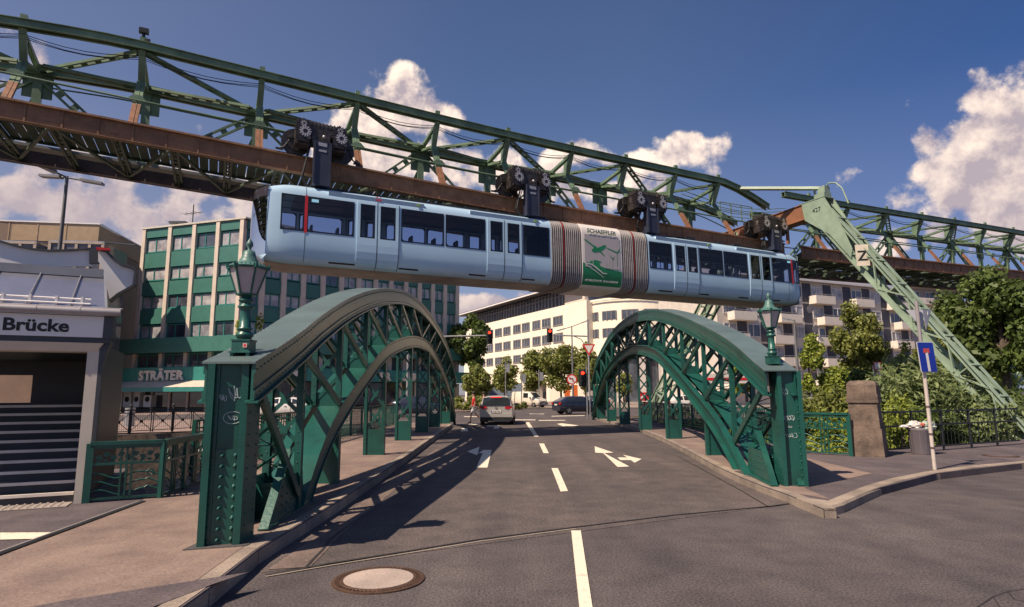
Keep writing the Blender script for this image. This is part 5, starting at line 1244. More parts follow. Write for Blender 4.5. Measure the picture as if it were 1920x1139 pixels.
for k in range(8): m = MB(); FA.box(m, -3.6+k*2.3, -3.4+k*2.3, .41, .55, .0, signb[0]); m.build('shop_pillar', PIER, OB)
for k in range(12): m = MB(); FB.box(m, 1+k*2.3, 1.3+k*2.3, .41, .6, .0, signb[0]); m.build('shop_pillar', PIER, OB)
for px_, w_, h_, lab in ((232, 1.2, 3.4, 'tall white display column at the left end of the shop window'), (252, 1.0, 1.6, 'washing machine standing right beside the tall white display column'), (268, 1.0, 1.6, 'washing machine between its twin and the tall narrow appliance'), (285, .8, 2.2, 'tallest and narrowest white appliance in the shop window'), (305, 1.0, 1.2, 'lowest white appliance, rightmost in the shop window')):
    u = FA.u_at(px_); m = MB(); FA.box(m, u-w_/2, u+w_/2, .45, 1.1, .5, .5+h_); o = m.build('display_column' if px_ == 232 else 'washing_machine', WHITE)
    tag(o, lab, 'display' if px_ == 232 else 'appliance', 'goods in the shop window')
    if px_ != 232: d_ = MB(); q = FA.p(u, 1.12, 1.3); d_.tube(q, q+FA.n*.03, .28, 14); d_.build('drum_door', DARK, o)
tk = MB(); p = FA.p(FA.u_at(305), -3, ztop); tk.tube(p, p+UP*3.6, .06, 5); tk.beam(p+UP*2.6-FA.e*1.3, p+UP*2.6+FA.e*1.3, .05, .05)
tk.beam(p+UP*1.2-FA.e*1.5, p+UP*1.2+FA.e*.3, .05, .05)
for k in range(4): tk.beam(p+UP*2.6+FA.e*(-1.2+k*.6)-FA.n*.5, p+UP*2.6+FA.e*(-1.2+k*.6)+FA.n*.5, .03, .03)
tag(tk.build('aerial', BLACK), 'thin television aerial on the roof of the green office block', 'aerial')
for px, lab in ((338, 'flat dark skylight on the roof of the green office block'), (450, 'small dark roof hatch at the corner of the green office block')):
    m = MB(); p = at(px, 420, 66); m.obox(p, (.9, 0, 0), (0, .7, 0), (0, 0, .12)); m.box(p.x-.3, p.x+.3, p.y-.3, p.y+.3, ztop, p.z); tag(m.build('roof_vent', ANTH), lab, 'roof vent')
# --- brown building behind the station
BR = thing('department_store', 'brown flat roofed building with glazed bays behind the station roof', 'building', (-45, 60, 0))
b1p = at(180, 420, 56); f1 = Fac((at(-80, 500, 60).x, 60), (at(180, 500, 62).x, 62)); zt1 = f1.z_at(100, 420)
f2 = Fac((f1.B.x, f1.B.y), (at(263, 500, 73).x, 73))
BW = mat('brown_cladding', (.20,.135,.10), .7, var=.08, scale=.8); BW2 = mat('ochre_fascia', (.36,.25,.15), .7, var=.08)
m = MB(); f1.box(m, 0, f1.L, -30, 0, 0, zt1-1.9); m.prism([f2.p(0, 0, 0), f2.p(f2.L, 0, 0), f2.p(f2.L-2, -14, 0), f2.p(0, -14, 0)], UP*(zt1-.1)); m.build('wall', BW, BR)
m = MB(); f1.box(m, 0, f1.L+.1, -30, .3, zt1-1.9, zt1)
for k in range(9): f1.box(m, f1.L-3-k*2.6, f1.L-2.9-k*2.6, .3, .34, zt1-1.9, zt1)
m.build('fascia', BW2, BR)
m = MB(); f2.box(m, -.2, f2.L, -.4, .25, zt1-.1, zt1+.15); f1.box(m, -.1, f1.L+.2, -30, .4, zt1, zt1+.12); m.build('roof_edge', WHB, BR)
for (x0, x1) in ((-20, 78), (92, 205)):
    d0 = 6.0; A = onl(x0, 480, f1.p(0, d0, 0), f1.e); B = onl(x1, 480, f1.p(0, d0, 0), f1.e); zb_, zm_, zt2 = onl(x0, 500, f1.p(0, d0, 0), f1.e).z, onl(x0, 452, f1.p(0, d0, 0), f1.e).z, onl(x0, 442, f1.p(0, d0, 0), f1.e).z
    m = MB(); u0 = (A-f1.A).dot(f1.e); u1 = (B-f1.A).dot(f1.e); f1.box(m, u0, u1-.6, 1, d0, zb_-8, zm_); gl_ = m.build('glazed_bay', mat('bay_glass', (.14,.13,.16), .12, c2=(.06,.06,.08), scale=.4), BR)
    m = MB(); q = [f1.p(u0, d0+.1, zm_), f1.p(u1-.5, d0+.1, zm_), f1.p(u1, 1, zt2+.5), f1.p(u0, 1, zt2+.5)]; m.prism(q, UP*.08); m.build('glass_roof', mat('sky_roof', (.30,.33,.42), .15), gl_)
    m = MB(); nb_ = 3 if x0 < 0 else 4
    for k in range(nb_+1): u = lerp(u0, u1-.6, k/nb_); f1.box(m, u-.12, u+.12, d0+.01, d0+.12, zb_-8, zm_)
    f1.box(m, u0, u1-.6, d0+.01, d0+.14, zm_-.2, zm_); m.build('mullion', mat('mullion_cream', (.40,.33,.27), .6), gl_)
# --- white office building
WA = Vector((-13.7, 176, 0)); WC = Vector((14.9, 122.5, 0)); fw = Fac(WA, WC); fw.n = Vector((fw.e.y, -fw.e.x, 0))
if fw.n.dot(-WC) < 0: fw.n = -fw.n
WB = thing('white_office_building', 'cream office building with ribbon window storey and dark overhanging roof', 'building', WC)
zc = lambda y: fw.z_at(1047, y)
zpar = zc(575); m = MB(); fw.box(m, 0, fw.L, -16, 0, zc(716), zpar); m.build('wall', CREAM, WB)
u1s = [1064,1047,1032,1011,993.5,975,960,943,927,911,899]
wr = [(594,609),(626,641),(658,672)]; wr = [(zc(b)-.1, zc(a)+.1) for a, b in wr]
GF = mat('grey_window_frame', (.22,.20,.20), .5)
cols = [(1038,1055),(1017,1032.5),(999,1013),(979.5,993),(963,976),(944.5,957),(929,941),(913,924.5),(902,910)]
for a, b in cols:
    for z0, z1 in wr:
        g = MB(); ua_, ub_ = fw.u_at(a), fw.u_at(b); fw.box(g, min(ua_, ub_), max(ua_, ub_), -.3, .02, z0, z1); o = g.build('window', WG, WB)
        f = MB(); ua_, ub_ = min(ua_, ub_), max(ua_, ub_)
        for k in range(4): u = lerp(ua_, ub_, k/3); fw.box(f, u-.12, u+.12, .021, .12, z0, z1)
        fw.box(f, ua_-.2, ub_+.2, .021, .14, z0-.15, z0+.1); fw.box(f, ua_, ub_, .021, .12, z1-.2, z1+.05); f.build('window_frame', GF, o)
m = MB(); fw.box(m, 0, fw.L-.3, -14, -.8, zpar+.02, zpar+3.4); m.build('ribbon_glazing', mat('ribbon_glass', (.16,.17,.21), .1, c2=(.06,.07,.10), scale=.3), WB)
m = MB(); k = 0; u = .5
while u < fw.L-.5: fw.box(m, u-.08, u+.08, -.79, -.5, zpar, zpar+3.4); u += 1.45
fw.box(m, 0, fw.L, -.7, -.5, zpar+2.2, zpar+2.35); m.build('ribbon_mullion', GF, WB)
m = MB(); m.hexa([fw.p(-3, 2.2, zpar+3.6), fw.p(fw.L-1, 2.2, zpar+3.5), fw.p(fw.L-1, -16, zpar+4.2), fw.p(-3, -16, zpar+5), fw.p(-3, 2.2, zpar+4.0), fw.p(fw.L-1, 2.2, zpar+3.9), fw.p(fw.L-1, -16, zpar+6), fw.p(-3, -16, zpar+7)])
m.build('roof', mat('roof_dark', (.07,.065,.075), .6), WB)
m = MB(); fw.box(m, -3, fw.L-1, 2.21, 2.35, zpar+3.5, zpar+3.8); m.build('roof_edge', WHB, WB)
m = MB(); fw.box(m, 0, fw.L, -16, -2.5, 0, zc(716)-.02); m.build('ground_floor', mat('ground_floor_grey', (.38,.34,.33), .7), WB)
m = MB(); fw.box(m, 0, fw.L, -2.48, -2.3, 0, zc(735)); m.build('shopfront', mat('shop_glass', (.035,.035,.045), .08), WB)
u = 1.5
while u < fw.L: m = MB(); fw.box(m, u-.5, u+.5, -1.6, .0, 0, zc(716)-.02); m.build('column', CREAM, WB); u += 5.5
f3 = Fac(WC, WC+Vector((.883, .47, 0))*4.2); m = MB(); f3.box(m, .02, 4.2, -16, -.0, 0, zpar-.02); f3.box(m, .02, 4.2, -8, -.6, zpar, zpar+3.3); m.build('side_wall', mat('cream_side', (.68,.58,.47), .85, var=.04), WB)
# orange kiosk posters at its foot
m = MB(); p = at(1069, 745, 95)
for (a, b, mt_, nm_) in ((1059, 1068.5, mat('poster_orange', (.62,.13,.02), .5), 'poster'),):
    q0 = at(a, 757, 95); q1 = at(b, 723, 95); m.box(q0.x, q1.x, 95, 95.2, q0.z, q1.z)
    tag(m.build('advertising_poster', mt_), 'tall orange advertising panel left of the street lamp pole', 'poster')
m = MB(); q0 = at(1076, 757, 95); q1 = at(1083, 722, 95); m.box(q0.x, q1.x, 95, 95.2, q0.z, q1.z); q2 = at(1069, 724, 95.5); m.box(q2.x, q1.x, 95.5, 95.6, q2.z-.4, q2.z+.1); tag(m.build('advertising_poster', mat('poster_orange', (.62,.13,.02), .5)), 'narrow orange advertising panel right of the street lamp pole', 'poster')
# --- rounded building
RB = thing('round_building', 'cream building with a curved front and window bands behind the right arch', 'building', (26, 118, 0))
cx, cy, r_ = at(1222, 600, 118).x, 130.0, 12.6
def band_cyl(m, r1, z0, z1, a0=150, a1=395, n=40):
    a0 = R(180); a1 = R(360); vs = []
    for k in range(n+1): a = lerp(a0, a1, k/n); vs += [Vector((cx+r1*math.cos(a), cy+r1*math.sin(a), z0)), Vector((cx+r1*math.cos(a), cy+r1*math.sin(a), z1))]
    m.add(vs, [(2*k, 2*k+2, 2*k+3, 2*k+1) for k in range(n)], 0, True)
Zr = lambda y: at(1222, y, 118).z
m = MB(); band_cyl(m, r_, Zr(664), Zr(560)); m.box(cx-r_, cx+r_+12, cy, cy+10, 0, Zr(560)); m.build('wall', CREAM, RB)
m = MB(); band_cyl(m, r_+.5, Zr(560), Zr(556)); 
m.build('cornice', CREAM, RB)
for i, (y0_, y1_) in enumerate(((580, 597), (613, 630))):
    for k in range(9):
        if k == 8 and i: continue
        a0, a1 = R(187+k*19), R(187+k*19+13.5); g = MB(); vs = []
        for j in range(4): a = lerp(a0, a1, j/3); vs += [Vector((cx+(r_+.06)*math.cos(a), cy+(r_+.06)*math.sin(a), Zr(y1_))), Vector((cx+(r_+.06)*math.cos(a), cy+(r_+.06)*math.sin(a), Zr(y0_)))]
        g.add(vs, [(2*j, 2*j+2, 2*j+3, 2*j+1) for j in range(3)]); o = g.build('window', WG, RB)
        f = MB()
        for j in range(4): a = lerp(a0, a1, j/3); q = Vector((cx+(r_+.1)*math.cos(a), cy+(r_+.1)*math.sin(a), 0)); f.box(q.x-.1, q.x+.1, q.y-.1, q.y+.1, Zr(y1_), Zr(y0_))
        f.build('window_frame', GF, o)
m = MB(); band_cyl(m, r_-1.2, 0, Zr(664)); m.build('ground_glazing', WG, RB)
for k in range(10):
    m = MB(); a = R(183+k*19); q = Vector((cx+(r_-.3)*math.cos(a), cy+(r_-.3)*math.sin(a), 0)); m.box(q.x-.7, q.x+.7, q.y-.5, q.y+.5, 0, Zr(664)); m.build('column', mat('column_pale', (.62,.56,.52), .7), RB)
# --- flats with balconies
AP = thing('apartment_block', 'five storey block of flats with cream balconies and dark slate panels', 'building', (45, 88, 0))
PA = Vector((at(1345, 600, 80).x, 80, 0)); PB = Vector((at(1705, 600, 96).x, 96, 0)); fa = Fac(PA, PB)
za = lambda y: fa.z_at(1560, y)
FLT = mat('flats_cladding', (.60,.53,.46), .8, var=.08, scale=1.2); SLATE = mat('slate_panel', (.045,.045,.065), .6, var=.2); BALC = mat('balcony_cream', (.74,.66,.57), .7, var=.06)
fh = 2.95; zroof = za(534); m = MB(); fa.box(m, 0, fa.L, -12, 0, 0, zroof); m.build('wall', FLT, AP)
m = MB(); m.hexa([fa.p(-.3,.7,zroof+.01), fa.p(fa.L+.3,.7,zroof+.01), fa.p(fa.L+.3,-12,zroof+.01), fa.p(-.3,-12,zroof+.01), fa.p(-.3,.5,zroof+.3), fa.p(fa.L+.3,.5,zroof+.3), fa.p(fa.L+.3,-5,zroof+2.2), fa.p(-.3,-5,zroof+2.2)]); m.build('roof', mat('metal_roof', (.32,.30,.31), .4, .2, var=.08), AP)
uu = 1.0; ci = 0; WF = mat('white_window_frame', (.66,.62,.6), .5)
while uu < fa.L-2.5:
    for fl in range(6):
        zt_ = zroof-.55-fl*fh
        if zt_ < 2: continue
        z0 = zt_-1.75; o = window(fa, AP, uu, uu+2.2, z0, zt_, .03, WF, CURT if (ci+fl) % 3 else WG, 2, .10)
    for fl in range(6):
        zt_ = zroof-.15-fl*fh
        if zt_ < 3: continue
        s = MB(); fa.box(s, uu+2.35, uu+4.0, .0, .05, zt_-2.75, zt_-.05); s.build('slate_panel', SLATE, AP)
    if ci % 2 == 0:
        for fl in range(6):
            zt_ = zroof-.55-fl*fh-1.55
            if zt_ < 2.2: continue
            sh = -.4 if fl % 2 == 0 else 1.0
            b = MB(); fa.box(b, uu-.3+sh, uu+3.6+sh, .06, 1.35, zt_-1.1, zt_-.98); fa.box(b, uu-.3+sh, uu+3.6+sh, 1.25, 1.35, zt_-.97, zt_+.05); fa.box(b, uu-.3+sh, uu-.2+sh, .06, 1.24, zt_-.97, zt_+.05); fa.box(b, uu+3.5+sh, uu+3.6+sh, .06, 1.24, zt_-.97, zt_+.05)
            bo = b.build('balcony', BALC, AP); r2 = MB(); r2.tube(fa.p(uu-.3+sh, 1.3, zt_+.25), fa.p(uu+3.6+sh, 1.3, zt_+.25), .04, 5)
            for k in range(5): r2.tube(fa.p(uu-.3+sh+k*.97, 1.3, zt_), fa.p(uu-.3+sh+k*.97, 1.3, zt_+.25), .025, 4)
            r2.build('balcony_rail', GALV, bo)
    uu += 4.15; ci += 1
for (px, py) in ((1519, 580), (1529, 617), (1527, 692)):
    c = onl(px, py, fa.p(0, 1.6, 0), fa.e); m = MB(); m.lathe([(.001, -.18), (.3, -.12), (.55, 0), (.56, .02), (.3, -.09), (.001, -.15)], (0, 0, 0), 16)
    o = m.build('satellite_dish', mat('dish_grey', (.42,.39,.38), .5)); o.location = c; o.rotation_euler = (R(105), 0, R(20)); o.scale = (1, 1, 1)
    tag(o, {580: 'topmost of the three pale satellite dishes on the flats', 617: 'middle satellite dish of three on the flats', 692: 'lowest of the three pale satellite dishes on the flats'}[py], 'satellite dish', 'satellite dishes on the flats')
# --- block right of the flats with a banner balcony
m = MB(); q0 = at(1712, 650, 99); q1 = at(1815, 650, 104); f5 = Fac((q0.x, q0.y), (q1.x, q1.y)); z5 = lambda y: f5.z_at(1760, y)
GB = thing('grey_block', 'grey residential block at the right with a long balcony banner under its roof', 'building', q0*1)
m = MB(); f5.box(m, 0, f5.L, -12, 0, 0, z5(545)); m.build('wall', mat('grey_render', (.34,.31,.32), .8, var=.05), GB)
m = MB(); f5.box(m, -.5, f5.L, -12, 1.6, z5(545)+.01, z5(541)); m.build('roof', mat('roof_pale', (.45,.42,.42), .6), GB)
for k in range(4):
    u = .8+k*f5.L/4
    for (a, b) in ((550, 562), (583, 594), (612, 624), (645, 658)): window(f5, GB, u, u+1.9, z5(b), z5(a), .03, WF, WG, 2, .10)
m = MB(); f5.box(m, -.3, f5.L, 1.1, 1.3, z5(573), z5(564)); f5.box(m, -.3, f5.L, 0.02, 1.3, z5(575), z5(573)); bb_ = m.build('balcony', BALC, GB)
m = MB(); put_text(m, 'NAULT', .85, f5.p(2.3, 1.31, z5(572)), f5.e, UP, .01, .02, 1.1); m.build('banner_lettering', mat('banner_grey', (.33,.3,.3), .6), bb_)
m = MB(); f5.box(m, f5.L*.60, f5.L*.84, 1.31, 1.36, z5(572.5), z5(564.5)); m.build('banner_panel', mat('banner_yellow', (.62,.33,.03), .5), bb_)
# ------------------------------------------------------------------ vegetation
def leaf_mat(name, c, c2):
    if name in MM: return MM[name]
    m = bpy.data.materials.new(name); m.use_nodes = True; t = m.node_tree; b = t.nodes['Principled BSDF']; o = t.nodes['Material Output']; lk = t.links.new
    g = t.nodes.new('ShaderNodeNewGeometry'); r = t.nodes.new('ShaderNodeValToRGB'); lk(g.outputs['Random Per Island'], r.inputs[0]); r.color_ramp.elements[0].color = (*c2, 1); r.color_ramp.elements[1].color = (*c, 1)
    lk(r.outputs[0], b.inputs['Base Color']); b.inputs['Roughness'].default_value = .5; b.inputs['Specular IOR Level'].default_value = .3
    tl = t.nodes.new('ShaderNodeBsdfTranslucent'); lk(r.outputs[0], tl.inputs[0]); mx = t.nodes.new('ShaderNodeMixShader'); mx.inputs[0].default_value = .35
    lk(b.outputs[0], mx.inputs[1]); lk(tl.outputs[0], mx.inputs[2]); lk(mx.outputs[0], o.inputs[0]); MM[name] = m; return m
LA = leaf_mat('leaf_olive', (.30, .31, .08), (.11, .14, .035)); LB = leaf_mat('leaf_dark', (.15, .20, .05), (.045, .075, .02)); LC = leaf_mat('leaf_bright', (.36, .40, .07), (.15, .20, .035)); LD = leaf_mat('leaf_grey_green', (.27, .32, .13), (.10, .14, .05))
BARK = mat('bark', (.10, .075, .055), .9, var=.3, scale=6)
def leaves(mb, cl, n, size, rnd, flat=.0, long=1.0):
    tot = sum(r[0]*r[1]*r[2] for _, r in cl) or 1
    for c, r in cl:
        k = max(6, int(n*(r[0]*r[1]*r[2])/tot))
        for _ in range(k):
            d = Vector((rnd.gauss(0, 1), rnd.gauss(0, 1), rnd.gauss(0, 1))); d.normalize(); q = rnd.random()**.45
            p = c+Vector((d.x*r[0], d.y*r[1], d.z*r[2]))*q
            nrm = (d*.7+Vector((rnd.uniform(-1, 1), rnd.uniform(-1, 1), rnd.uniform(-.6, 1)))*.8).normalized(); a = nrm.orthogonal().normalized(); b = nrm.cross(a); ang = rnd.random()*6.28
            u = a*math.cos(ang)+b*math.sin(ang); v = nrm.cross(u); s = size*rnd.uniform(.6, 1.35); L_ = s*long
            mb.v += [tuple(p-u*L_*.5), tuple(p+v*s*.32), tuple(p+u*L_*.5), tuple(p-v*s*.32)]; i = len(mb.v); mb.f.append((i-4, i-3, i-2, i-1)); mb.m.append(0); mb.s.append(False)
def tree(label, base, h, cr, cz, n, size, lm, seed, name='tree', group=None, cat='tree', nb=9, trunk=.16, clf=.42, long=1.0, sub=26):
    rnd = random.Random(seed); b = Vector(base); root = thing(name, label, cat, b, group)
    t = MB(); top = b+Vector((rnd.uniform(-.2, .2), 0, h*.72)); t.tube(b-UP*.05, b.lerp(top, .5), trunk, 9, trunk*.7); t.tube(b.lerp(top, .5), top, trunk*.7, 8, trunk*.3)
    cl = []
    for i in range(sub):
        d = Vector((rnd.gauss(0, 1), rnd.gauss(0, 1), rnd.gauss(0, 1))).normalized(); q = rnd.uniform(.45, .95)
        hh = d.z; taper = 1.0 if hh < 0 else 1-.45*hh
        c = b+UP*cz+Vector((d.x*cr[0]*q*taper, d.y*cr[1]*q*taper, d.z*cr[2]*q)); rr = rnd.uniform(.7, 1.25)*clf
        cl.append((c, (cr[0]*rr, cr[1]*rr, cr[2]*rr*.75)))
    for c, r in cl[:nb]:
        s = b.lerp(top, rnd.uniform(.4, .95)); m_ = s.lerp(c, .5)+UP*.2; t.tube(s, m_, trunk*.35, 6, trunk*.22); t.tube(m_, c, trunk*.22, 5, trunk*.08)
    t.build('trunk', BARK, root); m = MB(); leaves(m, cl, n, size, rnd, long=long); m.build('crown', lm, root); return root
def px_tree(label, px, Y, y_top, y_bot, halfw, n, size, lm, seed, zb=0.0, **k):
    b = at(px, 745, Y); zt_ = at(px, y_top, Y).z; z0 = at(px, y_bot, Y).z; wd = halfw/F*Y*1.12; b.z = zb
    tree(label, b, zt_-zb, (wd, wd, (zt_-z0)/2), (zt_+z0)/2-zb, n, size, lm, seed, **k)
G1 = 'street trees before the white office building'
px_tree('tall dark loose tree between the green block and the white office building', 882, 82, 585, 700, 34, 5200, .55, LB, 1, clf=.34)
px_tree('small rounded tree with bare trunk under the tall dark one', 893, 74, 688, 745, 26, 2600, .40, LA, 2, group=G1)
px_tree('slim light tree before the white office, left of the lamp mast trees', 947, 80, 672, 742, 22, 2400, .40, LA, 3, group=G1)
px_tree('broad light tree behind the white van', 1005, 84, 652, 735, 30, 3800, .42, LA, 4, group=G1)
px_tree('broad light tree behind the dark hatchback, trunk by the lamp pole', 1052, 80, 640, 728, 34, 4200, .42, LA, 5, group=G1)
px_tree('olive tree half hidden by the left end of the right arch', 1098, 78, 648, 735, 24, 3000, .42, LA, 6, group=G1)
px_tree('small tree seen through the right arch beside the pale columns', 1170, 90, 690, 745, 18, 900, .45, LA, 7)
px_tree('tall shaggy tree standing before the middle of the flats', 1616, 46, 568, 722, 48, 9500, .26, LA, 8, clf=.36)
px_tree('big dark maple filling the right edge below the girder', 1892, 27, 512, 745, 80, 13000, .26, LB, 9, clf=.36, nb=14, trunk=.22, sub=34)
px_tree('dark conifer like tree behind the right end of the banner balcony', 1800, 62, 545, 690, 36, 4200, .42, LB, 10)
px_tree('yellowish rounded tree behind the leaning green leg', 1765, 52, 592, 740, 34, 4200, .34, LA, 11)
px_tree('bright low tree right of the pillar behind the sign', 1712, 38, 640, 760, 30, 3600, .24, LC, 12)
px_tree('dark bushy tree with pale trunk below the tall shaggy one', 1600, 40, 688, 770, 42, 4200, .24, LB, 13)
px_tree('thin leaved sapling right of the right arch post', 1530, 24, 610, 800, 36, 3000, .15, LC, 14, clf=.24, trunk=.05)
px_tree('small sapling growing between the sapling and the shaggy tree', 1575, 26, 680, 800, 30, 2600, .15, LC, 15, clf=.26, trunk=.05)
px_tree('yellow green tree beyond the bushes under the maple', 1850, 44, 640, 765, 48, 4200, .34, LC, 16)
px_tree('tree glimpsed through the upper lattice of the right arch', 1400, 60, 660, 750, 26, 2000, .35, LC, 17)
# river bank growth: shrubs one can tell apart
def shrub(label, c, r, n, size, lm, seed, long=1.4, group='shrubs on the river bank', sub=12):
    rnd = random.Random(seed); c = Vector(c); root = thing('shrub', label, 'shrub', (c.x, c.y, c.z-r[2]), group); t = MB(); cl = []
    for i in range(sub):
        d = Vector((rnd.uniform(-1, 1), rnd.uniform(-1, 1), rnd.uniform(-.7, .8))); q = c+Vector((d.x*r[0]*.75, d.y*r[1]*.75, d.z*r[2]*.75)); f = rnd.uniform(.35, .55); cl.append((q, (r[0]*f, r[1]*f, r[2]*f)))
        if i < 6: t.tube(Vector((c.x+d.x*.2, c.y, c.z-r[2])), q, .03, 5, .012)
    t.build('stem', BARK, root); m = MB(); leaves(m, cl, n, size, rnd, long=long); m.build('foliage', lm, root)
bank = [(1500,820,19.3,1.0,.75,.9,LC,'bright leafy shrub behind the first panel of the right green railing'),(1560,828,19.0,1.0,.7,.75,LC,'bright leafy shrub behind the middle of the right green railing'),
 (1618,815,19.6,.8,.7,.9,LC,'bright leafy shrub just left of the stone pillar foot'),(1690,790,20.5,1.0,.9,1.15,LC,'light green shrub right of the stone pillar behind the fence'),
 (1745,760,23,1.5,1.1,1.5,LD,'grey green willow bush behind the litter bin'),(1800,770,23,1.5,1.1,1.4,LD,'grey green willow bush left of the foot of the leaning leg'),
 (1850,800,22.6,1.3,1.0,1.1,LD,'willow bush behind the fence at the foot of the leaning leg'),(1900,790,24,1.5,1.1,1.3,LB,'dark bush behind the last stretch of the black fence'),
 (1720,720,30,2.2,1.6,1.7,LD,'tall loose bush behind the willow bushes left of the leg'),(1820,735,31,2.3,1.6,1.4,LC,'sunny bush behind the leaning leg'),
 (1650,750,27,1.6,1.2,1.4,LD,'grey green bush rising over the stone pillar'),(1760,820,21.0,1.2,.8,.9,LB,'dark low bush directly behind the litter bin'),
 (1530,775,22.5,1.2,1.0,1.1,LA,'olive bush at the foot of the thin sapling'),(1590,775,24,1.2,1.0,.9,LB,'dark bush left behind the stone pillar')]
for i, (px, py, Y, rx, ry, rz, lm, lab) in enumerate(bank): shrub(lab, at(px, py, Y), (rx, ry, rz), int(2300*rx*rz/(1.0)) if Y < 22 else int(1500*rx*rz/1.2), .13 if Y < 25 else .17, lm, 40+i, long=1.0 if lm is LC else 2.0)
verge = MB(); rnd = random.Random(77)
leaves(verge, [(Vector((rnd.uniform(9.5, 40), farY(20)-3+rnd.uniform(-9, 2)+k*.2, rnd.uniform(-2.2, -.4))), (2.4, 2, 1.3)) for k in range(30)], 9000, .3, rnd); o = verge.build('bank_undergrowth', LB); o['kind'] = 'stuff'
bl = MB(); leaves(bl, [(Vector((rnd.uniform(118, 330), rnd.uniform(118, 170), rnd.uniform(3, 9))), (9, 6, 6)) for k in range(60)]+[(Vector((rnd.uniform(-260, -130), rnd.uniform(60, 150), rnd.uniform(3, 8))), (9, 6, 6)) for k in range(24)], 16000, 1.5, rnd); o = bl.build('distant_trees', LB); o['kind'] = 'stuff'
g2 = MB(); leaves(g2, [(Vector((8.6, 18+k*1.7, -.15)), (.9, 1.0, .35)) for k in range(8)], 4200, .10, rnd, long=2); o = g2.build('bank_grass', LC); o['kind'] = 'stuff'
for i, (px, lab) in enumerate(((872, 'low yellow green shrub on the verge left of the person in red'), (893, 'taller shrub on the verge behind the person in red'), (910, 'shrub on the verge just left of the silver car roof'))):
    shrub(lab, at(px, 757-i % 2*3, 62), (1.1, .8, .75), 1100, .22, LA, 70+i, group='shrubs on the traffic verge', sub=7)
shrub('little shrub between the silver car and the white van', at(975, 760, 66), (.8, .6, .5), 500, .2, LA, 79, group='shrubs on the traffic verge', sub=6)
for i, (dx, dz) in enumerate(((-.11, .10), (.10, .16))):
    rnd = random.Random(90+i); m = MB(); c = bL+Vector((dx, .12, .36+i*.06)); leaves(m, [(c, (.05, .05, .09+.03*i))], 70, .045, rnd); tag(m.build('sprig', LC), ('small yellow weed left of the foot of the left lantern', 'taller yellow weed right of the foot of the left lantern')[i], 'weed', 'weeds on the arch beside the lantern')
